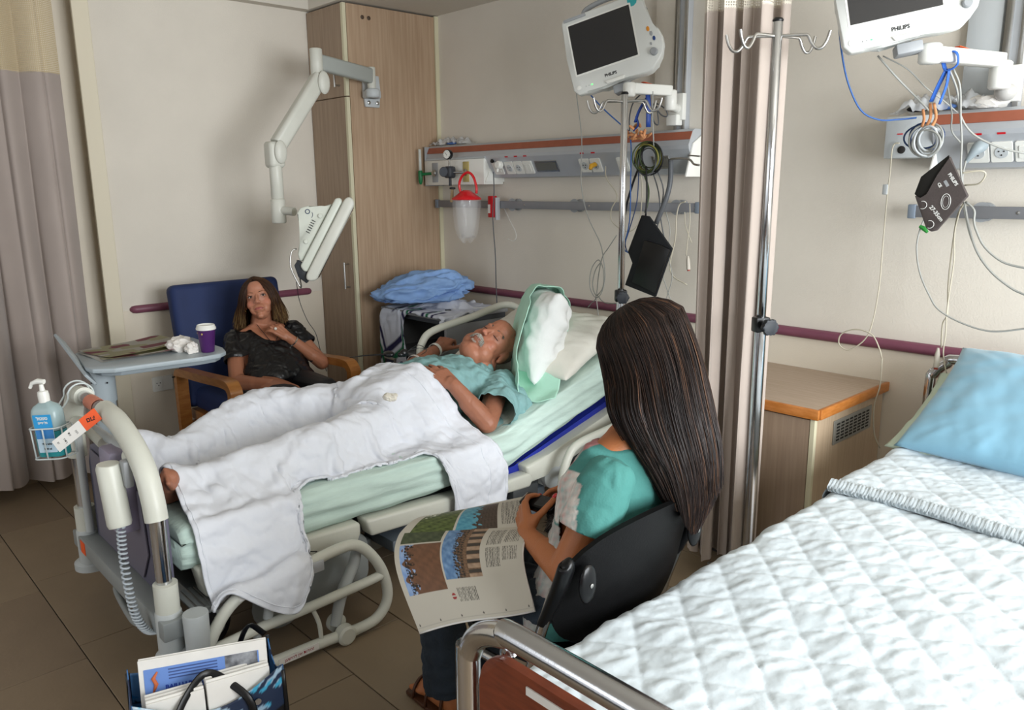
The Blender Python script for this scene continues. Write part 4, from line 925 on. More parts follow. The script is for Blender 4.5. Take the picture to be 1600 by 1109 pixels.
class Head:
    """head frame: X right-hand side of the person, Y face direction, Z crown; s scales to metres"""
    def __init__(s, c, X, Y, Z, k=1.0): s.c, s.X, s.Y, s.Z, s.k = Vector(c), Vector(X).normalized(), Vector(Y).normalized(), Vector(Z).normalized(), k
    def p(s, x, y, z): return s.c + (s.X * x + s.Y * y + s.Z * z) * s.k
    def mat(s, x=0, y=0, z=0): return frame(s.p(x, y, z), s.X * s.k, s.Y * s.k, s.Z * s.k)
    def ell(s, bm, c, r, tilt=None, seg=20):
        m = s.mat(*c)
        if tilt: m = m @ Matrix.Rotation(tilt[0], 4, tilt[1])
        t = bmesh.new(); bmesh.ops.create_uvsphere(t, u_segments=seg, v_segments=seg // 2 + 2, radius=1)
        for v in t.verts: v.co = Vector((v.co.x * r[0], v.co.y * r[1], v.co.z * r[2]))
        t.transform(m); add(bm, t)
    def con(s, bm, a, b, r0, r1): cone(bm, s.p(*a), s.p(*b), r0 * s.k, r1 * s.k, 12)
    def local(s, P):
        D = (np.asarray(P) - np.array(s.c)) / s.k; return np.stack([D @ np.array(s.X), D @ np.array(s.Y), D @ np.array(s.Z)], 1)
def head_prims(bm, h, male=True):
    w = 1.0 if male else 0.93
    h.ell(bm, (0, -0.018, 0.035), (0.077 * w, 0.096, 0.080)); h.ell(bm, (0, 0.018, 0.012), (0.070 * w, 0.073, 0.085)); h.ell(bm, (0, 0.014, -0.030), (0.064 * w, 0.070, 0.070))
    h.ell(bm, (0, 0.028, -0.068), (0.054 if male else 0.044, 0.054, 0.044)); h.ell(bm, (0, 0.048, -0.088), (0.034 if male else 0.026, 0.034, 0.028)); h.ell(bm, (0, 0.069, -0.100), (0.018, 0.016, 0.015))
    h.ell(bm, (0, 0.045, 0.050), (0.054 * w, 0.046, 0.045))
    for sx in (-1, 1):
        h.ell(bm, (sx * 0.034 * w, 0.050, -0.032), (0.030, 0.026, 0.030)); h.ell(bm, (sx * 0.026, 0.056, -0.058), (0.026, 0.026, 0.030)); h.ell(bm, (sx * 0.027, 0.0765, 0.018), (0.019, 0.011, 0.009), (-sx * 0.12, 'Y'))
        h.ell(bm, (sx * 0.0105, 0.100, -0.0345), (0.0082, 0.009, 0.0075)); h.ell(bm, (sx * 0.030, 0.072, 0.001), (0.0155, 0.0130, 0.0105))
        h.ell(bm, (sx * 0.077 * w, -0.008, -0.006), (0.008, 0.018, 0.030), (sx * 0.25, 'Z')); h.ell(bm, (sx * 0.079 * w, -0.004, -0.028), (0.008, 0.010, 0.012))
        if male: h.ell(bm, (sx * 0.040, 0.030, -0.070), (0.036, 0.044, 0.042))
    h.con(bm, (0, 0.082, 0.014), (0, 0.106, -0.028), 0.0072, 0.0098); h.ell(bm, (0, 0.109, -0.033), (0.0100, 0.0095, 0.0085))
    h.ell(bm, (0, 0.079, -0.062), (0.030, 0.017, 0.024)); h.ell(bm, (0, 0.0935, -0.0645), (0.020, 0.0070, 0.0042)); h.ell(bm, (0, 0.0925, -0.0725), (0.017, 0.0070, 0.0048))
def face_paint(L, base, lip=(0.30, 0.10, 0.09), dark=0.72, blush=0.12, nose=0.1):
    """L local head coords -> colours"""
    C = np.tile(np.array(base), (len(L), 1)); g = lambda c, r: np.exp(-(((L - np.array(c)) / np.array(r)) ** 2).sum(1))
    for sx in (-1, 1):
        k = g((sx * 0.031, 0.082, -0.001), (0.018, 0.03, 0.012))[:, None]; C = C * (1 - k * (1 - dark))
        k = g((sx * 0.042, 0.06, -0.032), (0.022, 0.04, 0.018))[:, None] * blush; C = C * (1 - k) + k * np.array((0.55, 0.16, 0.11))
    k = g((0, 0.112, -0.034), (0.014, 0.03, 0.012))[:, None] * nose; C = C * (1 - k) + k * np.array((0.6, 0.2, 0.15))
    m = (L[:, 1] > 0.072) & (((L[:, 0] / 0.0235) ** 2 + ((L[:, 2] + 0.0683) / np.where(L[:, 2] > -0.0683, 0.0068, 0.0088)) ** 2) < 1)
    k = np.where(m, 0.75, 0.0)[:, None] ; C = C * (1 - k) + k * np.array(lip)
    k = (np.exp(-((L[:, 2] + 0.0685) / 0.0016) ** 2) * (np.abs(L[:, 0]) < 0.024) * (L[:, 1] > 0.07) * 0.75)[:, None]; C = C * (1 - k) + k * np.array((0.06, 0.02, 0.02))
    return C
def hand_prims(bm, wrist, fwd, back, thumb, curls, k=1.0, spread=0.05, thumbdir=None, tcurl=0.4, fat=1.0):
    """palm plus five separate bent fingers; thumb = +1/-1 side of fwd x back; returns fingertips"""
    W, f = Vector(wrist), Vector(fwd).normalized(); n = Vector(back); n = (n - f * n.dot(f)).normalized(); s = f.cross(n).normalized() * thumb
    tips = []
    offs = (0.030, 0.0105, -0.0095, -0.028); plen = (0.086, 0.088, 0.084, 0.077); fl = (0.068, 0.076, 0.070, 0.055); R = (0.0088, 0.0090, 0.0085, 0.0074)
    cone(bm, W - f * 0.01 * k, W + f * 0.02 * k, 0.023 * k * fat, 0.024 * k * fat)
    for i in range(4):
        kn = W + (f * plen[i] + s * offs[i]) * k
        cone(bm, W + (f * 0.012 + s * offs[i] * 0.55) * k, kn, 0.0155 * k * fat, 0.0115 * k * fat, 12)
        if i < 3: cone(bm, W + (f * 0.03 + s * (offs[i] - 0.009) * 0.8 - n * 0.003) * k, W + (f * 0.076 + s * (offs[i] - 0.0095) - n * 0.002) * k, 0.013 * k * fat, 0.0095 * k * fat, 10)
        d = (f + s * spread * (1.5 - i)).normalized(); c = curls[i] if hasattr(curls, '__len__') else curls; p = kn; a = 0.0; r = R[i] * k * fat
        ax = d.cross(-n).normalized()
        for j, (lf, cf) in enumerate(((0.44, 0.9), (0.31, 1.25), (0.25, 0.8))):
            a += c * cf; dd = Quaternion(ax, a) @ d; q = p + dd * fl[i] * lf * k; cone(bm, p, q, r, r * 0.93, 10); p = q; r *= 0.93
        tips.append((p + dd * r * 0.4, dd, (Quaternion(ax, a) @ n), r))
    tb = W + (f * 0.025 + s * 0.022 - n * 0.008) * k; td = Vector(thumbdir).normalized() if thumbdir is not None else (f * 0.75 + s * 0.62 - n * 0.25).normalized()
    cone(bm, W + (f * 0.012 + s * 0.012 - n * 0.004) * k, tb + td * 0.018 * k, 0.017 * k * fat, 0.0135 * k * fat, 12); p = tb; a = 0; ax = td.cross(-s if thumbdir is None else f); ax = ax.normalized() if ax.length > 1e-3 else n
    for lf, r0, r1 in ((0.040, 0.0125, 0.0105), (0.032, 0.0105, 0.0098), (0.024, 0.0098, 0.0085)):
        dd = Quaternion(ax, a) @ td; q = p + dd * lf * k; cone(bm, p, q, r0 * k * fat, r1 * k * fat, 10); p = q; a += tcurl * 0.5
    tips.append((p + dd * 0.004 * k, dd, (n * 0.6 + s * 0.6).normalized(), 0.009 * k))
    return tips
def nails(tips, mat, parent, k=1.0, which=range(5)):
    for i in which:
        p, d, n, r = tips[i]; n = (n - d * n.dot(d)).normalized(); s = d.cross(n)
        b = BM(); ball(b, (0, 0, 0), (r * 0.72, r * 1.05, r * 0.32), 12, mat=frame(p - d * r * 0.2 + n * r * 0.72, s, d, n)); obj('fingernail', b, mat, parent, ang=180)

# position-based cloth
def cloth_sim(P, rest, pin=None, coll=None, steps=60, iters=8, grav=-9.8, dt=0.016, bend=0.25, damp=0.97, fric=0.5):
    """P (n,m,3) start, rest (n,m,3) rest shape (only distances used)"""
    n, m, _ = P.shape; Vl = np.zeros_like(P)
    def cons():
        out = []
        for di, dj, st in ((0, 1, 1.0), (1, 0, 1.0), (1, 1, 0.6), (1, -1, 0.6), (0, 2, bend), (2, 0, bend)):
            for par in (0, 1):
                ii = np.arange(0, n - di); jj = np.arange(max(0, -dj), m - max(0, dj))
                if di: ii = ii[(ii // di) % 2 == par]
                else: jj = jj[(jj // dj) % 2 == par]
                I, J = np.meshgrid(ii, jj, indexing='ij'); I, J = I.ravel(), J.ravel(); a = I * m + J; b = (I + di) * m + J + dj
                L0 = np.linalg.norm(rest.reshape(-1, 3)[a] - rest.reshape(-1, 3)[b], axis=1); out.append((a, b, L0, st))
        return out
    K = cons(); X = P.reshape(-1, 3).copy(); Vv = np.zeros_like(X); w = np.ones(len(X))
    if pin is not None: w[pin.ravel()] = 0
    for s in range(steps):
        Vv[:, 2] += grav * dt; Vv *= damp; X0 = X.copy(); X = X + Vv * dt * w[:, None]
        for it in range(iters):
            for a, b, L0, st in K:
                d = X[b] - X[a]; L = np.linalg.norm(d, axis=1) + 1e-9; ww = w[a] + w[b] + 1e-9
                c = (st * (L - L0) / L / ww)[:, None] * d
                X[a] += c * w[a][:, None]; X[b] -= c * w[b][:, None]
            if it == iters - 1 or it % 3 == 1:
                push = coll(X)
                if push is not None:
                    hit = np.abs(push).sum(1) > 0; X = X + push * w[:, None]
                    mv = X[hit] - X0[hit]; pn = push[hit]; pn /= (np.linalg.norm(pn, axis=1, keepdims=True) + 1e-9)
                    tg = mv - pn * (mv * pn).sum(1, keepdims=True); X[hit] -= tg * fric * 0.5
        Vv = (X - X0) / dt
        sp = np.linalg.norm(Vv, axis=1, keepdims=True); Vv = Vv / np.maximum(1, sp / 2.5)
    return X.reshape(n, m, 3)
def coll_caps(X, A, B, RA, RB, off):
    """push out of tapered capsules"""
    out = np.zeros_like(X)
    for a, b, ra, rb in zip(A, B, RA, RB):
        a = np.array(a, float); b = np.array(b, float); ab = b - a; t = np.clip(((X - a) @ ab) / (ab @ ab), 0, 1); c = a + t[:, None] * ab; r = ra + (rb - ra) * t + off
        d = X + out - c; L = np.linalg.norm(d, axis=1); k = L < r
        out[k] += d[k] / (L[k][:, None] + 1e-9) * (r[k] - L[k])[:, None]
    return out
def grid_mesh(name, X):
    n, m, _ = X.shape; i, j = np.meshgrid(np.arange(n - 1), np.arange(m - 1), indexing='ij'); i, j = i.ravel(), j.ravel()
    return np_mesh(name, X.reshape(-1, 3), np.stack([i*m+j, (i+1)*m+j, (i+1)*m+j+1, i*m+j+1], 1))
def strand_mesh(name, paths, rad, cols=None):
    """paths (N,K,3), rad (K,) or (N,K): 3-sided tapering hairs as one mesh"""
    N, K, _ = paths.shape; rad = np.broadcast_to(rad, (N, K)); T = np.gradient(paths, axis=1); T /= np.linalg.norm(T, axis=2, keepdims=True) + 1e-9
    r0 = np.random.default_rng(5).normal(size=(N, 1, 3)); S = np.cross(T, r0); S /= np.linalg.norm(S, axis=2, keepdims=True) + 1e-9; U_ = np.cross(T, S)
    Vt = []
    for k in range(3):
        a = 2 * PI * k / 3; Vt.append(paths + (S * math.cos(a) + U_ * math.sin(a)) * rad[..., None])
    Vt = np.stack(Vt, 2).reshape(-1, 3)
    base = (np.arange(N)[:, None] * K + np.arange(K - 1)[None]) * 3; F = []
    for k in range(3):
        k2 = (k + 1) % 3; F.append(np.stack([base + k, base + k2, base + 3 + k2, base + 3 + k], -1).reshape(-1, 4))
    me = np_mesh(name, Vt, np.concatenate(F))
    if cols is not None:
        cols = np.asarray(cols); cols = np.repeat((cols[:, None, :] if cols.ndim == 2 else cols) * np.ones((N, K, 1)), 3, axis=1).reshape(N, K, 3, 3) if False else np.repeat(np.broadcast_to(cols[:, None, :] if cols.ndim == 2 else cols, (N, K, 3)).reshape(-1, 3), 3, axis=0)
        set_col(me, cols)
    return me
def skin_mat(name, rough=0.5): return M(name, 'FFFFFF', rough, attr='Col', var=0.05, vs=30, bump=0.12, bs=260, sss=0.12)
SKIN = skin_mat('skin', 0.48)
HAIRM = M('hair_fibre', 'FFFFFF', 0.42, attr='Col', spec=0.35)
# ------------------------------------------------------------------ the patient
man = thing('person', 'sleeping balding man with grey moustache in turquoise gown, lying on the hospital bed', 'person', (1.9, -1.4, 0.5))
MH = Head((1.915, -0.905, 0.785), (-0.87, 0.0, 0.492), (0.441, -0.444, 0.78), (0.219, 0.896, 0.386), 1.14)
mb = BM(); head_prims(mb, MH, True)
MH.ell(mb, (0, 0.03, -0.105), (0.058, 0.052, 0.038))          # double chin
neck0 = (1.88, -0.90, 0.725); neckb = (1.90, -0.985, 0.665)
cone(mb, MH.p(0, -0.02, -0.04), neckb, 0.068, 0.078); cone(mb, MH.p(0.03, 0.02, -0.07), (1.94, -1.0, 0.68), 0.045, 0.06)
sL, sR = (2.075, -1.02, 0.635), (1.735, -1.03, 0.655)
eL, wL = (2.235, -1.225, 0.552), (2.125, -1.305, 0.705)
eR, wR = (1.575, -1.145, 0.650), (1.485, -0.885, 0.705)
loft(mb, [((1.90, -0.97, 0.655), (0.06, 0, 0), (0, 0.02, 0.05)), ((1.90, -1.02, 0.645), (0.16, 0, 0), (0, 0.02, 0.075)), ((1.90, -1.12, 0.64), (0.185, 0, 0), (0, 0.02, 0.105)),
          ((1.90, -1.28, 0.64), (0.165, 0, 0), (0, 0, 0.118)), ((1.90, -1.42, 0.625), (0.170, 0, 0), (0, 0, 0.125)), ((1.90, -1.54, 0.60), (0.165, 0, 0), (0, 0, 0.105)), ((1.90, -1.60, 0.59), (0.12, 0, 0), (0, 0, 0.07))])
chain(mb, [sL, eL, wL], [0.052, 0.044, 0.030]); ball(mb, eL, 0.043, 14); cone(mb, (2.215, -1.235, 0.575), (2.17, -1.27, 0.635), 0.043, 0.040)
chain(mb, [sR, eR, wR], [0.052, 0.043, 0.029]); cone(mb, (1.56, -1.09, 0.66), (1.53, -0.99, 0.685), 0.042, 0.038)
hip = {'L': (2.0, -1.56, 0.59), 'R': (1.80, -1.56, 0.60)}; knee = {'L': (2.13, -1.955, 0.60), 'R': (1.61, -1.92, 0.635)}; ank = {'L': (2.085, -2.37, 0.565), 'R': (1.72, -2.31, 0.56)}
for k in 'LR': chain(mb, [hip[k], knee[k], ank[k]], [0.082, 0.058, 0.038]); cone(mb, (Vector(knee[k]) * 0.75 + Vector(ank[k]) * 0.25) - Vector((0, 0, 0.01)), Vector(knee[k]) * 0.5 + Vector(ank[k]) * 0.5, 0.056, 0.048)
# feet: soles towards the footboard, toes out
for k, td in (('L', (0.55, -0.35, 0.45)), ('R', (-0.6, -0.3, 0.45))):
    A = Vector(ank[k]); t_ = Vector(td).normalized(); heel = A + Vector((-0.01, -0.075, -0.02))
    cone(mb, A, heel, 0.040, 0.034); cone(mb, heel, A + t_ * 0.10 + Vector((0, -0.05, 0)), 0.033, 0.032)
    for i in range(5):
        o_ = t_.cross(Vector((0, -1, 0))).normalized() * (0.034 - 0.016 * i); st = A + t_ * 0.10 + Vector((0, -0.05, 0)) + o_ * 0.8
        cone(mb, A + t_ * 0.05 + Vector((0, -0.04, 0)) + o_ * 0.5, st, 0.018, 0.014); cone(mb, st, st + t_ * (0.04 - 0.005 * i), 0.0105 if i else 0.013, 0.0085, 10)
tipL = hand_prims(mb, wL, (-0.80, -0.22, 0.50), (0.45, -0.30, 0.84), -1, (0.22, 0.18, 0.20, 0.26), 1.0, 0.09, fat=1.12, thumbdir=(-0.75, 0.30, 0.15), tcurl=0.3)
tipR = hand_prims(mb, wR, (-0.30, 0.80, 0.35), (0.35, -0.25, 0.9), 1, (0.55, 0.6, 0.65, 0.7), 0.98, 0.06, fat=1.1)
me = fuse('body', mb, 0.0038, 5)
P = get_co(me); L_ = MH.local(P); base = np.array(hexc('9C674F')); C = np.tile(base, (len(P), 1))
hm = (np.linalg.norm(L_, axis=1) < 0.16)
FC = face_paint(L_, np.array(hexc('A86F56')), lip=hexc('98604E'), dark=0.72, blush=0.25, nose=0.35)
C[hm] = FC[hm]
k = np.exp(-(((L_ - np.array((0, 0.03, 0.10))) / np.array((0.05, 0.06, 0.04))) ** 2).sum(1))[:, None] * 0.3; C = C * (1 - k) + k * np.array(hexc('C08468'))
# short dark grey hair at the back and sides
hk = (L_[:, 1] < 0.005 - 0.25 * np.maximum(0, L_[:, 2] - 0.02)) & (L_[:, 2] < 0.075) & (L_[:, 2] > -0.06) & hm & (np.abs(L_[:, 0]) > 0.035) & ~((np.abs(L_[:, 2] + 0.012) < 0.04) & (L_[:, 1] > -0.03))
w_ = (0.5 + 0.5 * vnoise(P, 150, 3))[:, None]; C = np.where(hk[:, None], C * 0.35 + 0.65 * (np.array(hexc('4A4038')) * w_ + np.array(hexc('77706A')) * (1 - w_)), C)
set_col(me, C); wrinkle(me, 0.0008, 40, 2)
obj('body', me, SKIN, man, ang=180)
# moustache, eyebrows, closed lashes
def hairs(name, h, rootf, n, K, length, dirf, rad, cols, parent, seed, label=None):
    r = np.random.default_rng(seed); paths = np.zeros((n, K, 3)); cc = np.zeros((n, 3))
    for i in range(n):
        x, y, z = rootf(r); d = np.array(dirf(r, x, y, z)); q = np.array((x, y, z))
        l = length * (0.7 + 0.6 * r.random())
        for j in range(K): paths[i, j] = h.p(*(q + d * l * j / (K - 1) + np.array((0, -0.0012, -0.0006)) * (j * j) * 0.5))
        cc[i] = cols[r.integers(len(cols))]
    return obj(name, strand_mesh(name, paths, np.array([rad * (1 - 0.6 * j / (K - 1)) for j in range(K)]), cc), HAIRM, parent, ang=180, label=label)
grey = [hexc('B9B3A8'), hexc('8E877D'), hexc('D0CAC0'), hexc('6B645C')]
def mr(r):
    x = r.uniform(-0.031, 0.031); return x, 0.0985 - 14 * x * x - abs(x) * 0.10, -0.0515 - 9 * x * x + r.uniform(-0.006, 0.005)
hairs('moustache', MH, mr, 650, 5, 0.013, lambda r, x, y, z: (x * 12 + r.normal() * 0.15, 0.45, -0.8), 0.00065, grey, man, 3, 'grey moustache')
for sx in (-1, 1):
    hairs('eyebrow', MH, lambda r: ((lambda u: (sx * (0.014 + 0.032 * u), 0.0880 - 0.016 * u, 0.020 + 0.004 * math.sin(u * 2.6) + r.uniform(-0.003, 0.003)))(r.random())), 260, 4, 0.010, lambda r, x, y, z: (sx * 0.8, 0.25, 0.15 + r.normal() * 0.2), 0.0006, grey[1:2] + [hexc('544C44'), hexc('3C352F')], man, 5)
    b = BM(); tube(b, [MH.p(sx * (0.017 + 0.0075 * q), 0.0868 - 0.0017 * (q - 1.5) ** 2 - 0.0010 * q, -0.0040 - 0.0026 * math.sin(q / 4 * PI)) for q in range(5)], 0.0014, 6, sm=3); obj('closed_eyelashes', b, INK, man, ang=180)
b = BM(); ball(b, (0,0,0), (0.017, 0.003, 0.006), 10, mat=MH.mat(0, 0.089, -0.081)); bm_ = None; b.free()
hairs('chin_stubble', MH, lambda r: (r.uniform(-0.014, 0.014), 0.092, -0.083 + r.uniform(-0.003, 0.003)), 90, 3, 0.006, lambda r, x, y, z: (r.normal() * 0.2, 0.5, -0.6), 0.0006, grey, man, 8)

# gown
GOWN = M('turquoise_gown', '7EA6A6', 0.85, var=0.05, vs=14, bump=0.18, bs=120)
gb = BM()
loft(gb, [((1.89, -0.955, 0.668), (0.075, 0, 0), (0, 0.03, 0.05)), ((1.90, -1.01, 0.650), (0.165, 0.0, 0), (0, 0.02, 0.088)), ((1.90, -1.12, 0.645), (0.205, 0, 0), (0, 0.02, 0.118)),
          ((1.90, -1.28, 0.642), (0.18, 0, 0), (0, 0, 0.128)), ((1.90, -1.42, 0.628), (0.182, 0, 0), (0, 0, 0.134)), ((1.90, -1.5, 0.60), (0.17, 0, 0), (0, 0, 0.11))])
cone(gb, sL, (2.235, -1.18, 0.585), 0.075, 0.088); cone(gb, (2.06, -1.0, 0.63), (2.18, -1.02, 0.575), 0.08, 0.075); cone(gb, sR, (1.63, -1.12, 0.645), 0.07, 0.07)
cone(gb, (2.16, -1.04, 0.58), (2.245, -1.13, 0.56), 0.065, 0.045)
me = fuse('gown', gb, 0.0065, 5)
wrinkle(me, 0.011, 11, 4, aniso=(1.0, 1.6, 0.8)); wrinkle(me, 0.005, 26, 9, aniso=(1, 1.3, 1))
cut_open(me, [((2.215, -1.165, 0.585), (0.45, -0.85, -0.28), 0.135), (MH.p(0, 0.02, -0.118), (0.05, 0.72, 0.62), 0.088)])
me = solid(me, 0.003)
gw = obj('gown', me, GOWN, man, ang=180, label='turquoise hospital gown')
# wristband
def band(name, c, d, r, w, mat, parent, th=0.0012, label=None):
    d = Vector(d).normalized(); b = BM(); lathe(b, [(r, -w/2), (r + th, -w/2), (r + th, w/2), (r, w/2), (r, -w/2)], c, d, 28)
    for f in [f for f in b.faces if len(f.verts) > 4]: b.faces.remove(f)
    return obj(name, b, mat, parent, ang=50, label=label)
band('identity_wristband', (1.496, -0.915, 0.702), (-0.09, 0.26, 0.055), 0.034, 0.018, WHITEP, man, 0.001, 'white identity wristband')
band('second_wristband', (1.575, -1.095, 0.672), (-0.09, 0.26, 0.055), 0.0455, 0.012, M('clear_band', 'C9C5C0', 0.3), man, 0.001, 'thin clear band with red print')

# ------------------------------------------------------------------ pillows
def pillow(name, label, c, size, rot, mat, seed=1, amp=0.006, parent=None, puff=1.0, cat='pillow', fold=None):
    n = 60; u = np.linspace(-1, 1, n); Uu, Vv = np.meshgrid(u, u, indexing='ij')
    sx = np.sign(Uu) * np.abs(Uu); e = np.clip(1 - np.maximum(np.abs(Uu), np.abs(Vv)) ** 6, 0, 1)
    prof = ((1 - np.abs(Uu) ** 2.4) * (1 - np.abs(Vv) ** 2.4)) ** 0.42 * puff
    pinch = 1 - 0.06 * (1 - Uu ** 2) * (np.abs(Vv) ** 3); pinch2 = 1 - 0.06 * (1 - Vv ** 2) * (np.abs(Uu) ** 3)
    X = Uu * size[0] / 2 * pinch2; Y = Vv * size[1] / 2 * pinch; Z = prof * size[2] / 2
    w = vnoise(np.stack([X.ravel() * 1.0, Y.ravel() * 1.0, np.zeros(X.size)], 1), 14, seed).reshape(X.shape) * amp
    rad = vnoise(np.stack([np.arctan2(Y, X).ravel() * 0.9, (np.hypot(X, Y)).ravel() * 0.6, np.zeros(X.size)], 1), 9, seed + 3).reshape(X.shape) * amp * 1.3 * np.clip(np.hypot(Uu, Vv) - 0.45, 0, 1)
    top = np.stack([X, Y, Z + (w + rad) * np.minimum(1, prof * 2)], -1); bot = np.stack([X, Y, -Z * 0.9 + w * np.minimum(1, prof * 2)], -1)
    top = top.reshape(-1, 3); bot = bot.reshape(-1, 3); i, j = np.meshgrid(np.arange(n-1), np.arange(n-1), indexing='ij'); i, j = i.ravel(), j.ravel()
    F1 = np.stack([i*n+j, (i+1)*n+j, (i+1)*n+j+1, i*n+j+1], 1); F2 = F1[:, ::-1] + n * n
    me = np_mesh(name, np.r_[top, bot], np.r_[F1, F2]); b = bmesh.new(); b.from_mesh(me); bmesh.ops.remove_doubles(b, verts=b.verts[:], dist=0.0005)
    b.transform(Matrix.Translation(c) @ rot.to_4x4()); 
    if fold: 
        for v in b.verts: v.co = fold(v.co)
    o = obj(name, b, mat, parent, ang=180)
    if parent is None and label: tag(o, label, cat)
    elif label: o['label'] = label
    return o
from mathutils import Euler
PILW = M('white_pillowcase', 'DEDCD2', 0.85, var=0.03, vs=10, bump=0.12, bs=60)
PILW2 = M('bright_white_pillow', 'E6E8E6', 0.8, var=0.03, vs=10, bump=0.15, bs=50)
MINT = M('mint_pillowcase', 'B9E6D2', 0.8, var=0.04, vs=12, bump=0.15, bs=60)
sl = math.atan(0.335)
pillow('pillow', 'large cream white pillow lying flat under the sleeping man', (1.92, -0.60, 0.765), (0.74, 0.52, 0.15), Euler((sl + 0.05, 0, 0.05)).to_matrix(), PILW, 2)
# pillow standing on edge beside the head, half inside a mint case
_W = Vector((0.13, 0.25, 0.94)).normalized(); _L = Vector((0.80, -0.58, 0.12)); _L = (_L - _W * _L.dot(_W)).normalized(); _T = _W.cross(_L)
_rot = Matrix((( _L.x, _W.x, _T.x), (_L.y, _W.y, _T.y), (_L.z, _W.z, _T.z)))
_c = Vector((2.155, -0.80, 0.835)) - _L * 0.20
t = thing('pillow', 'bright white pillow bulging out of a mint case, standing on edge beside the head', 'pillow', _c)
pillow('cushion', None, _c, (0.50, 0.42, 0.21), _rot, PILW2, 7, 0.016, parent=t)
n0 = 46
def casef(u, v):
    a = 2 * PI * u; r = 1.0; L_ = -0.24 + 0.40 * v + (-0.17 * math.cos(a) - 0.10 * math.sin(a)) * v
    w = 0.212 * (1 + 0.03 * math.sin(9 * a) * v + 0.04 * v); th = 0.108 * (1 + 0.05 * math.sin(7 * a + 1) * v + 0.10 * v) 
    k = min(1, (L_ + 0.25) / 0.08) ** 0.5; ca, sa = math.cos(a), math.sin(a); ca, sa = math.copysign(abs(ca) ** 0.62, ca), math.copysign(abs(sa) ** 0.62, sa)
    flap = 0.045 * max(0, -ca) ** 3 * v
    return _c + _L * L_ + _W * ((w + flap) * ca * k) + _T * (th * sa * k)
b = BM(); grid(b, casef, 80, 30); bmesh.ops.remove_doubles(b, verts=b.verts[:], dist=0.0005); me = bpy.data.meshes.new('mint_case'); b.to_mesh(me); b.free(); wrinkle(me, 0.004, 22, 5)
me = solid(me, 0.003); obj('mint_case', me, MINT, t, ang=180, label='mint green pillowcase')

def flapf(u, v):
    a = Vector((1.99, -0.835, 0.675)) * (1 - u) + Vector((2.25, -0.80, 0.70)) * u; c = Vector((2.10, -0.925, 0.617)) * (1 - u) ** 2 + Vector((2.235, -1.02, 0.575)) * 2 * u * (1 - u) + Vector((2.325, -0.915, 0.612)) * u * u
    q = a * (1 - v) + c * v; q.z = max(q.z - 0.03 * math.sin(PI * v), 0.505 + 0.335 * max(0, q.y + 1.2) + 0.009) + 0.004 * math.sin(11 * u + 4 * v); return q
b = BM(); grid(b, flapf, 40, 16); me = bpy.data.meshes.new('mint_case_flap'); b.to_mesh(me); b.free(); me = solid(me, 0.003); obj('mint_case_flap', me, MINT, t, ang=180, label='loose open end of the mint pillowcase')
# ------------------------------------------------------------------ white blanket over the patient, draped by a small cloth solver
BLK = M('white_blanket', 'D8DBE2', 0.85, var=0.02, vs=8, bump=0.10, bs=70)
nx, ny = 104, 128
yv = np.linspace(0, 1, ny); uv_ = np.linspace(0, 1, nx)
def ss(a, b, x): t = np.clip((x - a) / (b - a), 0, 1); return t * t * (3 - 2 * t)
Y0 = -2.445 + 1.045 * yv
foot = (0.24 + 0.10 * ss(-2.42, -2.22, Y0)) * (1 - ss(-2.24, -2.10, Y0)); head = 0.30 * ss(-1.66, -1.50, Y0) * (1 - 0.1 * ss(-1.4, -1.3, Y0))
drop = foot + head + 0.03
Lx = 0.80 - 0.035 * ss(-2.2, -2.1, Y0) * (1 - ss(-1.65, -1.55, Y0))
uin = np.clip(uv_ / 0.70, 0, 1); uout = np.clip((uv_ - 0.70) / 0.30, 0, 1)
S = uin[:, None] * ((Lx - 0.03) * 1.26)[None, :] + uout[:, None] * drop[None, :]                       # arc length from the far edge
xt = 1.505 + uin[:, None] * (Lx - 0.03)[None, :] + uout[:, None] * drop[None, :]
yy = np.broadcast_to(Y0, S.shape).copy(); yy = yy + 0.16 * np.clip((xt - 1.9) / 0.42, -0.5, 1.1) * (yv[None, :] ** 2.0)
rest = np.stack([S, (yy - yy.min()) * 1.24, np.zeros_like(S)], -1)
capA = [hip['L'], knee['L'], hip['R'], knee['R'], (1.84, -1.30, 0.635), (1.96, -1.30, 0.635), ank['L'], ank['R'], (2.43, -2.42, 0.29), (2.43, -2.2, 0.325)]
capB = [knee['L'], ank['L'], knee['R'], ank['R'], (1.84, -1.56, 0.60), (1.96, -1.56, 0.60), (2.11, -2.44, 0.60), (1.66, -2.42, 0.60), (2.43, -2.2, 0.325), (2.43, -2.0, 0.34)]
cRA = [0.088, 0.064, 0.088, 0.064, 0.152, 0.152, 0.045, 0.045, 0.034, 0.034]; cRB = [0.064, 0.042, 0.064, 0.042, 0.13, 0.13, 0.04, 0.05, 0.034, 0.034]
def matpush(X):
    out = np.zeros_like(X); top = mat_top_np(X[:, 1]) + 0.006; pz = top - X[:, 2]; px = 2.328 - X[:, 0]; ins = (pz > 0) & (px > 0) & (X[:, 2] > 0.0)
    a = ins & (pz <= px); out[a, 2] = pz[a]; b_ = ins & (pz > px); out[b_, 0] = px[b_]; 
    px2 = 2.362 - X[:, 0]; c = (X[:, 2] < 0.42) & (px2 > 0) & (px2 < 0.1); out[c, 0] = np.maximum(out[c, 0], px2[c]); return out
def blanket_coll(X):
    o = coll_caps(X, capA, capB, cRA, cRB, 0.008); o += matpush(X + o); return o
H0 = np.zeros_like(S); Xs = np.clip(xt, 0, 2.33)
Z0 = mat_top_np(yy) + 0.02
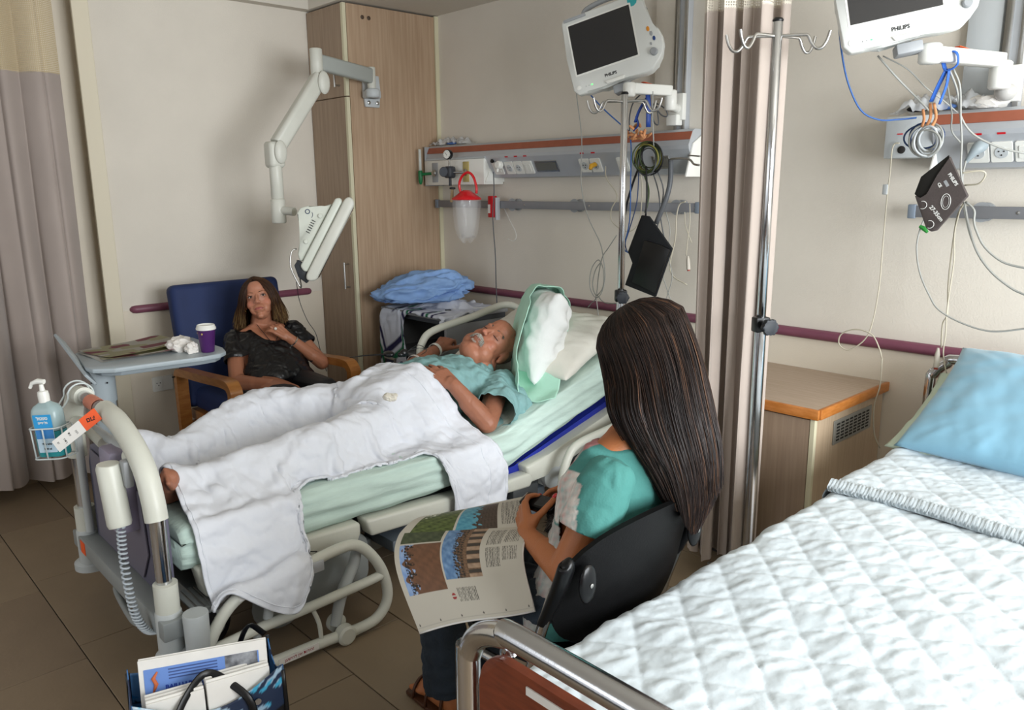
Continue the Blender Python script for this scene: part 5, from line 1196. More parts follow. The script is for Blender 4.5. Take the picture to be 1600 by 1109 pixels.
for a, b_, ra, rb in zip(capA[:8], capB[:8], cRA, cRB):
    a, b_ = np.array(a), np.array(b_); ab = (b_ - a)[:2]; t_ = np.clip(((Xs - a[0]) * ab[0] + (yy - a[1]) * ab[1]) / (ab @ ab), 0, 1)
    d2 = (Xs - a[0] - t_ * ab[0]) ** 2 + (yy - a[1] - t_ * ab[1]) ** 2; r = ra + (rb - ra) * t_
    Z0 = np.maximum(Z0, a[2] + t_ * (b_[2] - a[2]) + np.sqrt(np.maximum(0, r * r - d2)) + 0.025 - 10 * (d2 > r * r))
over = np.maximum(0, xt - 2.33)
start = np.stack([Xs + 0.06 * np.minimum(1, over / 0.05) + over * 0.25, yy, Z0 + 0.03 - over * 0.9], -1)
start += vnoise(start.reshape(-1, 3), 6.5, 3).reshape(S.shape)[..., None] * np.array((0.016, 0.016, 0.040))
X = cloth_sim(start, rest, coll=blanket_coll, steps=46, iters=9, bend=0.10, fric=0.8, damp=0.96)
def up2(A):
    for ax in (0, 1):
        A = np.moveaxis(A, ax, 0); B_ = np.empty((2 * len(A) - 1,) + A.shape[1:]); B_[::2] = A; P_ = np.concatenate([A[:1], A, A[-1:]]); B_[1::2] = (-P_[:-3] + 9 * P_[1:-2] + 9 * P_[2:-1] - P_[3:]) / 16; A = np.moveaxis(B_, 0, ax)
    return A
def relax(A, n):
    for _ in range(n):
        B_ = A.copy(); B_[1:-1, 1:-1] = 0.5 * A[1:-1, 1:-1] + 0.125 * (A[:-2, 1:-1] + A[2:, 1:-1] + A[1:-1, :-2] + A[1:-1, 2:]); B_[0, 1:-1] = 0.5 * A[0, 1:-1] + 0.25 * (A[0, :-2] + A[0, 2:]); B_[-1, 1:-1] = 0.5 * A[-1, 1:-1] + 0.25 * (A[-1, :-2] + A[-1, 2:]); B_[1:-1, 0] = 0.5 * A[1:-1, 0] + 0.25 * (A[:-2, 0] + A[2:, 0]); B_[1:-1, -1] = 0.5 * A[1:-1, -1] + 0.25 * (A[:-2, -1] + A[2:, -1]); A = B_
    return A
Xu = relax(up2(relax(X, 3)), 4)
me = grid_mesh('blanket', Xu); Pw = get_co(me); qw = Pw + 0.05 * np.stack([vnoise(Pw, 3.5, 41), vnoise(Pw, 3.5, 42), vnoise(Pw, 3.5, 43)], 1)
qa = np.stack([(qw[:, 0] * 0.8 + qw[:, 1] * 0.6) * 1.9, (-qw[:, 0] * 0.6 + qw[:, 1] * 0.8) * 0.8, qw[:, 2]], 1); qb = np.stack([(qw[:, 0] * 0.5 - qw[:, 1] * 0.87) * 1.7, (qw[:, 0] * 0.87 + qw[:, 1] * 0.5) * 0.8, qw[:, 2]], 1)
hw_ = 0.017 * (0.45 - np.abs(vnoise(qa, 4.6, 51))) * (0.4 + 0.6 * np.clip(vnoise(Pw, 3, 52) + 0.4, 0, 1)) + 0.011 * (0.4 - np.abs(vnoise(qb, 7.5, 53))) * np.clip(vnoise(Pw, 4, 54) + 0.5, 0, 1)
set_co(me, Pw + normals(me) * np.sign(normals(me)[20000, 2]) * hw_[:, None]); wrinkle(me, 0.0085, 9, 12, aniso=(1.2, 0.8, 1)); wrinkle(me, 0.0045, 22, 13, aniso=(0.8, 1, 1)); wrinkle(me, 0.0014, 55, 14)
Xf_, Nf_ = get_co(me).reshape(Xu.shape), normals(me).reshape(Xu.shape); Nf_ *= np.sign(Nf_[100, 100, 2])
me = solid(me, 0.007)
blk = obj('blanket', me, BLK, None, ang=180); tag(blk, 'rumpled white blanket over the sleeping man, hanging off the bed side', 'blanket')
bt_ = WM[blk.name]
for nm, (i_, j_) in (('hem_seam', (slice(None), -18)), ('hem_seam', (slice(None), -3)), ('hem_seam', (slice(None), 3)), ('edge_seam', (-5, slice(None)))):
    line = (Xf_ + Nf_ * 0.0035)[i_, j_]; b = BM(); tube(b, [tuple(q) for q in line[::2]], 0.0020, 6); obj(nm, b, BLK, blk, ang=180)
# ------------------------------------------------------------------ hair helper: strands that run over the skull then hang
def hang_hair(h, n, K, dirs, fall, rad, cols, seed, skull=(0.080, 0.098, 0.088), sc=(0, -0.016, 0.034), over=6, lift=0.010):
    """dirs(r) -> (root dir, exit dir) in head coordinates; fall(exit point, local dir, s, r) -> world point for s in 0..1"""
    r = np.random.default_rng(seed); paths = np.zeros((n, K, 3)); C = np.zeros((n, K, 3))
    for i in range(n):
        d0, d1 = dirs(r); d0 = np.array(d0) / np.linalg.norm(d0); d1 = np.array(d1) / np.linalg.norm(d1); om = math.acos(np.clip(d0 @ d1, -1, 1)) + 1e-6
        lay = lift * (0.4 + 1.0 * r.random()); rnd = r.random(4)
        for j in range(over):
            t = j / (over - 1); d = (math.sin((1 - t) * om) * d0 + math.sin(t * om) * d1) / math.sin(om)
            q = np.array(sc) + d * (np.array(skull) + lay * (0.5 + 0.5 * t)); paths[i, j] = h.p(*q)
        e = paths[i, over - 1].copy(); tan = (paths[i, over - 1] - paths[i, over - 2])
        for j in range(over, K):
            s = (j - over + 1) / (K - over); w = min(1, s * 2.2) ** 0.8; f = np.array(fall(e, d1, s, rnd)); g = e + tan * min(3, (j - over + 1)) * 0.8
            paths[i, j] = f * w + (g * (1 - w) if w < 1 else 0)
        base = cols(r, np.linspace(0, 1, K)); C[i] = base
    return paths, C

# ------------------------------------------------------------------ woman in the armchair
woman = thing('person', 'woman in shiny black top resting her chin on her hand in the armchair', 'person', (0.72, -1.43, 0.45))
WHd = Head((0.655, -1.420, 0.925), (-0.49, -0.845, -0.166), (0.785, -0.52, 0.335), (-0.394, 0.048, 0.918), 1.0)
wb = BM(); head_prims(wb, WHd, False)
wneck = (0.615, -1.405, 0.775); cone(wb, WHd.p(0, -0.025, -0.06), wneck, 0.050, 0.056)
wsR, wsL = (0.625, -1.555, 0.715), (0.655, -1.245, 0.735)
weR, wwR = (0.79, -1.635, 0.535), (1.00, -1.545, 0.555)
weL, wwL = (0.83, -1.175, 0.575), (0.815, -1.350, 0.735)
loft(wb, [((0.615, -1.405, 0.80), (0, 0.05, 0), (0.045, 0, 0.02)), ((0.62, -1.40, 0.765), (0, 0.13, 0), (0.06, 0, 0.03)), ((0.65, -1.40, 0.70), (0.0, 0.165, 0), (0.09, 0, 0.05)), ((0.71, -1.41, 0.62), (0, 0.15, 0), (0.10, 0, 0.06)),
          ((0.78, -1.42, 0.55), (0, 0.14, 0), (0.09, 0, 0.07)), ((0.84, -1.43, 0.51), (0, 0.17, 0), (0.06, 0, 0.08)), ((0.90, -1.43, 0.50), (0, 0.15, 0), (0.02, 0, 0.06))])
chain(wb, [wsR, weR, wwR], [0.047, 0.040, 0.026]); cone(wb, (0.80, -1.625, 0.54), (0.90, -1.59, 0.545), 0.041, 0.034)
chain(wb, [wsL, weL, wwL], [0.047, 0.038, 0.025]); cone(wb, (0.83, -1.18, 0.585), (0.83, -1.225, 0.62), 0.039, 0.034)
hand_prims(wb, wwR, (0.9, 0.35, 0.05), (0, 0, 1), 1, 0.3, 0.92)
wt = hand_prims(wb, wwL, (-0.20, -0.72, 0.68), (0.80, 0.05, 0.45), -1, (0.62, 0.72, 0.8, 0.85), 0.92, 0.04, fat=0.95, thumbdir=(-0.10, -0.55, 0.80), tcurl=0.3)
for y in (-1.53, -1.34): chain(wb, [(0.86, y, 0.50), (1.16, y, 0.52), (1.24, y, 0.08)], [0.082, 0.058, 0.038]); cone(wb, (1.24, y, 0.05), (1.38, y, 0.035), 0.035, 0.028)
me = fuse('body', wb, 0.0036, 5); P = get_co(me); L_ = WHd.local(P); C = np.tile(np.array(hexc('A46D52')), (len(P), 1)); hm = np.linalg.norm(L_, axis=1) < 0.15
sc_ = hm & ((L_[:, 2] > 0.082 - 0.3 * np.maximum(0, -L_[:, 1])) | ((L_[:, 1] < -0.01) & (L_[:, 2] > -0.05)))
FC = face_paint(L_, np.array(hexc('B0785E')), lip=hexc('A04A48'), dark=0.55, blush=0.4, nose=0.15); C[hm] = FC[hm]; C[sc_] = hexc('2A1A12')
a_, b_ = np.array(weR), np.array(wwR) + np.array((0.15, 0.06, 0.01)); t_ = np.clip(((P - a_) @ (b_ - a_)) / ((b_ - a_) @ (b_ - a_)), 0, 1); dfa = np.linalg.norm(P - a_ - t_[:, None] * (b_ - a_), axis=1)
leg = (P[:, 0] > 0.80) & (dfa > 0.046); C[leg & (P[:, 2] < 0.6) & (np.abs(P[:, 1] + 1.43) < 0.19) ] = hexc('15171C')
set_col(me, C); obj('body', me, SKIN, woman, ang=180)
for sx in (-1, 1):
    b = BM(); ball(b, (0, 0, 0), (0.0125, 0.010, 0.0055), 14, mat=WHd.mat(sx * 0.031, 0.0765, 0.001)); e = obj('eye', b, M('eye_white', 'B9A79C', 0.25), woman, ang=180)
    b = BM(); ball(b, (0, 0, 0), (0.0052, 0.003, 0.0050), 12, mat=WHd.mat(sx * 0.031 - 0.002, 0.0848, 0.0008)); obj('iris', b, M('dark_iris', '1A110C', 0.15), e, ang=180)
    b = BM(); tube(b, [WHd.p(sx * (0.017 + 0.0072 * q), 0.0862 - 0.0016 * (q - 1.5) ** 2, 0.0018 + 0.0052 * math.sin((q + 0.5) / 5 * PI)) for q in range(5)], 0.0014, 6, sm=3); obj('upper_eyelashes', b, INK, woman, ang=180)
    b = BM(); tube(b, [WHd.p(sx * (0.014 + 0.0085 * q), 0.0915 - 0.0035 * q - 0.0006 * q * q, 0.0190 + 0.0062 * math.sin(q / 4 * 2.4)) for q in range(5)], [0.0012, 0.0016, 0.0016, 0.0012, 0.0006], 6, sm=3); obj('eyebrow', b, M('brow_brown', '2E1D14', 0.8), woman, ang=180)
# shiny black top
BLT = M('shiny_black_top', '0A0A0D', 0.38, bump=0.25, bs=40, coat=0.15)
tb = BM()
loft(tb, [((0.622, -1.40, 0.755), (0, 0.145, 0), (0.068, 0, 0.03)), ((0.65, -1.40, 0.70), (0.0, 0.182, 0), (0.108, 0, 0.06)), ((0.71, -1.41, 0.62), (0, 0.182, 0), (0.124, 0, 0.07)),
          ((0.78, -1.42, 0.55), (0, 0.182, 0), (0.115, 0, 0.085)), ((0.85, -1.43, 0.50), (0, 0.195, 0), (0.085, 0, 0.095)), ((0.91, -1.43, 0.49), (0, 0.15, 0), (0.04, 0, 0.07))])
ball(tb, (0.755, -1.475, 0.665), (0.06, 0.065, 0.06), 16); ball(tb, (0.765, -1.34, 0.668), (0.06, 0.065, 0.06), 16)
cone(tb, wsR, (0.70, -1.59, 0.635), 0.060, 0.058); cone(tb, wsL, (0.72, -1.205, 0.665), 0.060, 0.056)
me = fuse('black_top', tb, 0.0055, 4); wrinkle(me, 0.005, 16, 3); wrinkle(me, 0.003, 38, 6)
cut_open(me, [((0.705, -1.59, 0.63), (0.55, -0.22, -0.75), 0.085), ((0.725, -1.205, 0.66), (0.6, 0.3, -0.7), 0.085)])
scoop(me, (0.70, -1.405, 0.800), (0.16, 0.088, 0.098), 8)
me = solid(me, 0.003); obj('black_top', me, BLT, woman, ang=180, label='shiny black short-sleeved top')
# sequins, necklace, ring, bracelet, earrings
SEQ = M('silver_sequins', 'C9D0E6', 0.15, 1.0)
b = BM(); 
for (y, z) in [(-1.50 + 0.028 * math.cos(a), 0.655 + 0.035 * math.sin(a)) for a in np.linspace(0, PI, 14)] + [(-1.475 + 0.002 * k, 0.65 - 0.005 * k) for k in range(6)] + [(-1.49 + 0.004 * k, 0.60 + 0.006 * k) for k in range(4)]:
    ball(b, (0.808 + 0.25 * (0.65 - z), y, z), 0.0042, 6)
obj('sequins', b, SEQ, woman, kind='stuff')
b = BM(); tube(b, [(0.68, -1.455, 0.80), (0.735, -1.45, 0.765), (0.785, -1.42, 0.71), (0.765, -1.385, 0.75), (0.70, -1.355, 0.80)], 0.0016, 6, sm=5); obj('necklace_cord', b, BLACKC, woman, ang=180)
b = BM()
for dy in (-0.009, 0.009): tube(b, [(0.785, -1.415 + dy + 0.009 * math.cos(a), 0.702 + 0.009 * math.sin(a)) for a in np.linspace(0, 2*PI, 16, endpoint=False)], 0.0018, 6, closed=True)
obj('necklace_rings', b, M('gold', 'C59A52', 0.25, 1.0), woman, ang=180)
band('bracelet', Vector(wwL) * 0.86 + Vector(weL) * 0.14, Vector(wwL) - Vector(weL), 0.0285, 0.006, M('silver', 'D9D6CE', 0.2, 1.0), woman, 0.0025, 'silver bracelet')
kn = Vector(wwL) + Vector((-0.20, -0.72, 0.68)).normalized() * 0.084
b = BM(); ball(b, kn + Vector((0.022, -0.012, 0.0)), (0.008, 0.008, 0.008), 14); obj('pearl_ring', b, M('pearl', 'D8CFC4', 0.2), woman, ang=180, label='large pearl ring')
for sx, lg in ((1, 0.0), (-1, 0.012)):
    b = BM(); c = WHd.p(sx * 0.078, 0.006, -0.045 - lg); tube(b, [c + WHd.Y * 0.011 * math.cos(a) + WHd.Z * 0.013 * math.sin(a) for a in np.linspace(0, 2*PI, 16, endpoint=False)], 0.0018, 6, closed=True); obj('hoop_earring', b, M('gold'), woman, ang=180)
# hair: dark brown crown to blonde ends
def wcols(r, t):
    a = np.array(hexc(('3A2418', '2E1C13', '4A3020', '57391F')[r.integers(4)])); bl = np.array(hexc(('B08D5A', '8E6C44', 'C4A671', '5A3D28')[r.integers(4)])); k = np.clip((t - 0.62) / 0.3, 0, 1)[:, None] * (0.15 + 0.55 * r.random()); return a * (1 - k) + bl * k
def wdirs(r):
    s = 1 if r.random() < 0.5 else -1; a = r.uniform(0.0, 1.0) ** 0.9
    y0 = 1.08 - 1.83 * a; root = (0.12 + 0.05 * s + 0.03 * r.normal(), y0 + 0.05 * r.normal(), 1.0); 
    ang = math.radians(40 + 138 * a) ; ex = (s * math.sin(ang), math.cos(ang) * 1.0, -0.10 + 0.10 * r.normal())
    return root, ex
def wfall(e, d, s, q):
    hx = np.array(WHd.X); hy = np.array(WHd.Y); out = hx * d[0] * (0.016 + 0.016 * s * q[0]) + hy * (-0.02 * s + 0.01 * d[1]) + np.array((0.0, 0.0, 0.0))
    z = (0.12 + 0.035 * q[1]) * s; p = e + out * (1 + 0.6 * q[2]) * min(1, 1.5 * s) - np.array((0, 0, 1)) * z; 
    curl = max(0, s - 0.7) * (0.05 * (q[3] - 0.4)); p = p + hx * d[0] * curl; p[0] = max(p[0], 0.50); return p
pa, Cc = hang_hair(WHd, 4600, 16, wdirs, wfall, None, wcols, 4, skull=(0.078, 0.098, 0.086), lift=0.014)
for _ in range(3): pa[:, 1:-1] = 0.5 * pa[:, 1:-1] + 0.25 * (pa[:, :-2] + pa[:, 2:])
obj('hair', strand_mesh('hair', pa, np.linspace(0.0012, 0.0007, 16), Cc), HAIRM, woman, ang=180, label='shoulder-length brown hair with blonde ends')
# ------------------------------------------------------------------ young woman on the visitor chair
girl = thing('person', 'young woman with very long dark hair reading on the black visitor chair, seen from behind', 'person', (3.42, -1.93, 0.45))
gb = BM()
GH = Head((3.445, -1.775, 1.095), (-0.30, 0.95, 0.05), (-0.88, -0.26, -0.40), (-0.36, -0.16, 0.92), 1.0)
head_prims(gb, GH, False)
cone(gb, GH.p(0, -0.02, -0.06), (3.475, -1.85, 0.93), 0.048, 0.055)
gsL, gsR = (3.525, -2.0, 0.865), (3.44, -1.715, 0.865)
geL, gwL = (3.475, -2.085, 0.665), (3.295, -2.025, 0.672)
geR, gwR = (3.40, -1.665, 0.69), (3.265, -1.765, 0.705)
loft(gb, [((3.475, -1.86, 0.945), (0, 0.05, 0), (0.05, 0, 0)), ((3.48, -1.86, 0.90), (0.03, 0.13, 0), (0.055, 0, 0)), ((3.468, -1.875, 0.83), (0.03, 0.15, 0), (0.080, 0, 0)), ((3.45, -1.90, 0.72), (0.01, 0.14, 0), (0.085, 0, 0)),
          ((3.43, -1.93, 0.62), (0, 0.135, 0), (0.085, 0, 0)), ((3.415, -1.95, 0.54), (0, 0.165, 0), (0.095, 0, 0)), ((3.41, -1.95, 0.49), (0, 0.15, 0), (0.085, 0, 0))])
chain(gb, [gsL, geL, gwL], [0.044, 0.037, 0.023]); chain(gb, [gsR, geR, gwR], [0.044, 0.036, 0.023]); cone(gb, (3.46, -2.075, 0.665), (3.38, -2.05, 0.668), 0.038, 0.033)
gtl = hand_prims(gb, gwL, (-0.72, 0.45, 0.40), (-0.42, -0.80, 0.25), 1, (0.55, 0.62, 0.68, 0.75), 0.90, 0.04, thumbdir=(0.25, 0.80, 0.55), tcurl=0.2)
gtr = hand_prims(gb, gwR, (-0.72, -0.68, 0.05), (-0.25, 0.35, 0.90), -1, (0.35, 0.42, 0.5, 0.6), 0.90, 0.06, thumbdir=(-0.10, -0.93, -0.15), tcurl=0.5)
for y0, y1 in ((-2.03, -2.055), (-1.87, -1.865)): chain(gb, [(3.39, y0, 0.525), (2.985, y1, 0.465), (2.955, y1 + 0.03, 0.10)], [0.072, 0.054, 0.040])
for y in (-2.02, -1.84):
    cone(gb, (2.955, y, 0.075), (2.97, y, 0.045), 0.038, 0.032); cone(gb, (2.96, y, 0.045), (2.85, y, 0.038), 0.033, 0.028)
    for i in range(5): cone(gb, (2.86, y - 0.024 + i * 0.012, 0.036), (2.815 + 0.004 * i, y - 0.028 + i * 0.014, 0.030), 0.012, 0.009, 10)
me = fuse('body', gb, 0.0040, 3); P = get_co(me); C = np.tile(np.array(hexc('A9683F')), (len(P), 1)); C = C * (1 + 0.04 * vnoise(P, 8, 2))[:, None]; LG = GH.local(P); sg = (np.linalg.norm(LG, axis=1) < 0.15) & ((LG[:, 2] > 0.07) | ((LG[:, 1] < 0.0) & (LG[:, 2] > -0.07))); C[sg] = hexc('1E1511'); set_col(me, C)
obj('body', me, SKIN, girl, ang=180)
NAIL = M('red_nail_varnish', 'B0101C', 0.15, coat=0.6)
nails(gtl, NAIL, girl); nails(gtr, NAIL, girl)
# jeans
JEAN = M('blue_denim', '2B3642', 0.85, c2='212A33', vs=14, bump=0.35, bs=420, stretch=(1, 1, 0.3))
jb = BM()
for y0, y1 in ((-2.03, -2.055), (-1.87, -1.865)): chain(jb, [(3.39, y0, 0.525), (2.985, y1, 0.465), (2.955, y1 + 0.03, 0.09)], [0.082, 0.064, 0.060])
ball(jb, (3.42, -1.95, 0.545), (0.115, 0.185, 0.095), 24)
me = fuse('jeans', jb, 0.006, 4); wrinkle(me, 0.004, 18, 3, aniso=(1, 1, 1.6)); wrinkle(me, 0.002, 42, 5)
cut_open(me, [((2.955, -2.02, 0.085), (0, 0, -1), 0.09), ((2.955, -1.835, 0.085), (0, 0, -1), 0.09)])
me = solid(me, 0.004); obj('jeans', me, JEAN, girl, ang=180, label='dark blue jeans')
for y in (-2.02, -1.84):
    SH = M('brown_leather', '4A2A18', 0.4)
    b = BM(); prism(b, [(2.80, y - 0.04), (2.90, y - 0.045), (3.00, y - 0.032), (3.01, y), (3.00, y + 0.032), (2.90, y + 0.045), (2.80, y + 0.04), (2.785, y)], 0.012, Matrix.Translation((0, 0, 0.002)), 0.003); sd = obj('sandal', b, SH, girl)
    for x in (2.84, 2.90, 2.97):
        b = BM(); tube(b, [(x, y + 0.042 * math.cos(a), 0.012 + (0.055 + 0.35 * max(0, x - 2.86)) * math.sin(a)) for a in np.linspace(0, PI, 14)], 0.005, 8, flat=1.0); obj('sandal_strap', b, SH, sd, ang=180)
# top
sb = BM()
loft(sb, [((3.48, -1.86, 0.915), (0.025, 0.12, 0), (0.060, 0, 0)), ((3.470, -1.872, 0.84), (0.03, 0.172, 0), (0.096, 0, 0)), ((3.450, -1.90, 0.72), (0.01, 0.16, 0), (0.105, 0, 0)), ((3.430, -1.93, 0.62), (0, 0.16, 0), (0.105, 0, 0)), ((3.415, -1.95, 0.53), (0, 0.185, 0), (0.115, 0, 0)), ((3.41, -1.95, 0.50), (0, 0.18, 0), (0.11, 0, 0))])
cone(sb, gsL, (3.512, -2.045, 0.775), 0.060, 0.066); cone(sb, gsR, (3.42, -1.68, 0.78), 0.058, 0.060)
me = fuse('top', sb, 0.0055, 5); wrinkle(me, 0.0055, 12, 8, aniso=(1, 1, 0.6)); wrinkle(me, 0.0022, 30, 9)
cut_open(me, [((3.513, -2.048, 0.765), (-0.10, -0.30, -0.92), 0.082), ((3.42, -1.68, 0.775), (0, 0.3, -0.95), 0.08), ((3.462, -1.85, 0.925), (-0.35, 0.05, 0.93), 0.075)])
me = solid(me, 0.003); P = get_co(me)
teal = np.array(hexc('3F7A74')); C = np.tile(teal, (len(P), 1))
n1 = 0.5 + 0.5 * vnoise(P, 60, 3)[:, None]; n2 = 0.5 + 0.5 * vnoise(P, 90, 5)[:, None]
lace = np.clip(np.array(hexc('D8D2CB')) * n1 + (1 - n1) * (np.array(hexc('7FA9A6')) * n2 + np.array(hexc('C79A94')) * (1 - n2)), 0, 1)
patch = (P[:, 0] < 3.523 - 0.25 * (P[:, 2] - 0.80)) & (P[:, 1] < -1.995) & (P[:, 2] > 0.755) & (P[:, 2] < 0.872)
front = (P[:, 0] < 3.452) & ~((P[:, 1] < -1.99) & (P[:, 2] > 0.75))
C[patch] = lace[patch]; fr_ = lace * 0.75 + 0.25 * np.array(hexc('6E7F80')); C[front] = (fr_ * 0.8)[front]
red = front & (P[:, 2] > 0.80) & (vnoise(P, 30, 12) > -0.1); C[red] = C[red] * 0.4 + 0.6 * np.array(hexc('B04A52'))
set_col(me, C); obj('top', me, M('printed_jersey', 'FFFFFF', 0.85, attr='Col', var=0.04, vs=20, bump=0.15, bs=200), girl, ang=180, label='turquoise short-sleeved top with lace patches')
b = BM(); tube(b, [(3.462 + 0.066 * math.sin(a) * 0.9 , -1.855 + 0.066 * math.cos(a), 0.918 + 0.022 * math.sin(a)) for a in np.linspace(0, 2*PI, 20, endpoint=False)], 0.0012, 6, closed=True); obj('thin_necklace', b, BLACKC, girl, ang=180)

# long straight hair
def gcols(r, t):
    k = r.random(); a = np.array(hexc('33231C' if k > 0.78 else ('4A3326' if k > 0.93 else ('231814' if k > 0.4 else '1A1210')))); 
    if r.random() < 0.07: a = np.array(hexc('553A28'))
    return a * (1 + 0.25 * np.sin(t * 5 + k * 9))[:, None]
def gdirs(r):
    a = r.uniform(-PI, PI); ex = (math.sin(a), math.cos(a), -0.12)
    if abs(a) < 0.6: ex = (math.sin(0.6) * (1 if a > 0 else -1), math.cos(0.6), -0.15)
    s = 1 if ex[0] > 0 else -1; root = (0.05 * s, 0.55 - 0.5 * abs(a) / PI - 0.15 * r.random(), 1.0)
    return root, ex
_zc = [1.194, 1.107, 1.059, 1.003, 0.946, 0.890, 0.833, 0.776, 0.727]
_cx = [3.455, 3.470, 3.505, 3.532, 3.565, 3.595, 3.612, 3.620, 3.627]; _cy = [-1.79, -1.80, -1.83, -1.835, -1.828, -1.822, -1.822, -1.832, -1.842]
_wr = [0.084, 0.107, 0.117, 0.124, 0.118, 0.102, 0.078, 0.048, 0.018]; _wt = [0.10, 0.112, 0.108, 0.095, 0.078, 0.066, 0.052, 0.040, 0.028]     # half widths across and along the view
_ra = np.array((0.683, 0.730)); _ta = np.array((0.730, -0.683))
def gfall(e, d, s, q):
    fr = np.array(GH.X) * d[0] + np.array(GH.Y) * d[1]; fr2 = fr[:2] / (np.linalg.norm(fr[:2]) + 1e-9)
    a, c = fr2 @ _ra, fr2 @ _ta
    left = a < -0.45
    zend = 0.735 + 0.10 * q[0] ** 1.5 + (0.05 * max(0, -a) + 0.0)
    if left: zend = 0.885 + 0.07 * q[0] - 0.10 * (q[3] > 0.7)
    z = e[2] - (e[2] - zend) * s
    cx = np.interp(-z, [-v for v in _zc], _cx); cy = np.interp(-z, [-v for v in _zc], _cy); wr = np.interp(-z, [-v for v in _zc], _wr); wt = np.interp(-z, [-v for v in _zc], _wt)
    lay = 0.70 + 0.30 * q[1] ** 0.5 + 0.02 * math.sin(8 * s + q[2] * 20) * s + 0.05 * (q[2] > 0.97) * s
    p = np.array((cx, cy)) + _ra * a * wr * lay + _ta * c * wt * lay
    return np.array((p[0], p[1], z))
pa, Cc = hang_hair(GH, 9500, 22, gdirs, gfall, None, gcols, 9, skull=(0.080, 0.100, 0.088), over=7, lift=0.020)
for _ in range(16): pa[:, 5:-1] = 0.5 * pa[:, 5:-1] + 0.25 * (pa[:, 4:-2] + pa[:, 6:])
hm_ = strand_mesh('hair', pa, np.r_[np.full(16, 0.0010), np.linspace(0.0010, 0.0004, 6)], Cc)
obj('hair', hm_, HAIRM, girl, ang=180, label='very long straight dark brown hair with fine highlights')
# solid underlayer so no skin shows between the strands
b = BM(); rings = []
for z in (1.19, 1.17, 1.14, 1.10, 1.05, 1.0, 0.95, 0.90, 0.85, 0.80):
    cx = np.interp(-z, [-v for v in _zc], _cx); cy = np.interp(-z, [-v for v in _zc], _cy); k = 0.64 * min(1, math.sqrt(max(0.02, (1.205 - z) / 0.09))); wr = np.interp(-z, [-v for v in _zc], _wr) * k; wt = np.interp(-z, [-v for v in _zc], _wt) * k
    sh = 0.0
    rings.append([b.verts.new((cx + _ra[0] * (wr * math.cos(a)) + _ta[0] * wt * math.sin(a), cy + _ra[1] * (wr * math.cos(a)) + _ta[1] * wt * math.sin(a), z)) for a in np.linspace(0, 2*PI, 24, endpoint=False)])
for A, B in zip(rings[:-1], rings[1:]):
    for k in range(24): b.faces.new((A[k], A[(k+1) % 24], B[(k+1) % 24], B[k]))
b.faces.new(rings[0]); b.faces.new(rings[-1]); me = bpy.data.meshes.new('hair_underlayer'); b.to_mesh(me); b.free(); set_col(me, np.tile(np.array(hexc('1E1511')), (len(me.vertices), 1)))
obj('hair_underlayer', me, HAIRM, girl, ang=180)

# grey fluffy bag on her lap
bf = crumple('fluffy_pouch', (3.335, -1.885, 0.675), (0.060, 0.070, 0.055), 21, M('grey_fluff', '4A4645', 0.95, var=0.3, vs=40, bump=0.6, bs=160), 'dark grey fluffy scarf bundled on the young woman\'s lap', 'scarf')
r_ = np.random.default_rng(4); n_ = 2600; dd = r_.normal(size=(n_, 3)); dd /= np.linalg.norm(dd, axis=1, keepdims=True); st = np.array((3.335, -1.885, 0.678)) + dd * np.array((0.066, 0.076, 0.060))
tw = r_.normal(size=(n_, 3)) * 0.5; pth = np.stack([st + (dd * 0.55 + tw) * 0.016 * j / 4 + np.array((0, 0, -0.004)) * (j / 4) ** 2 for j in range(5)], 1)
obj('fluff', strand_mesh('fluff', pth, np.linspace(0.0008, 0.0003, 5), np.array([hexc('6A6562'), hexc('3E3A39'), hexc('86807B')])[r_.integers(3, size=n_)]), HAIRM, bf, ang=180, kind='stuff')

# phone
t = thing('mobile_phone', 'small black mobile phone held in the young woman\'s hands', 'phone', (3.255, -1.95, 0.72))
ax = Vector((0.105, 0.009, 0.004)).normalized(); up_ = Vector((0.0, -0.35, 0.93)); up_ = (up_ - ax * up_.dot(ax)).normalized(); sd_ = ax.cross(up_)
m_ = frame((3.262, -1.948, 0.722), ax, sd_, up_)
b = BM(); prism(b, rrect(0.105, 0.046, 0.008), 0.014, m_ @ Matrix.Translation((0, 0, -0.007)), 0.003); obj('phone_body', b, M('black_gloss_plastic'), t)
b = BM(); prism(b, rrect(0.045, 0.036, 0.003), 0.001, m_ @ Matrix.Translation((0.018, 0, 0.007))); obj('screen', b, M('dark_screen', '0A0C10', 0.1, coat=0.5), t, smooth=False)
b = BM(); box(b, (-0.055, -0.018, -0.004), (-0.050, 0.018, 0.006), 0.001, mat=m_); obj('silver_end', b, STEEL, t)

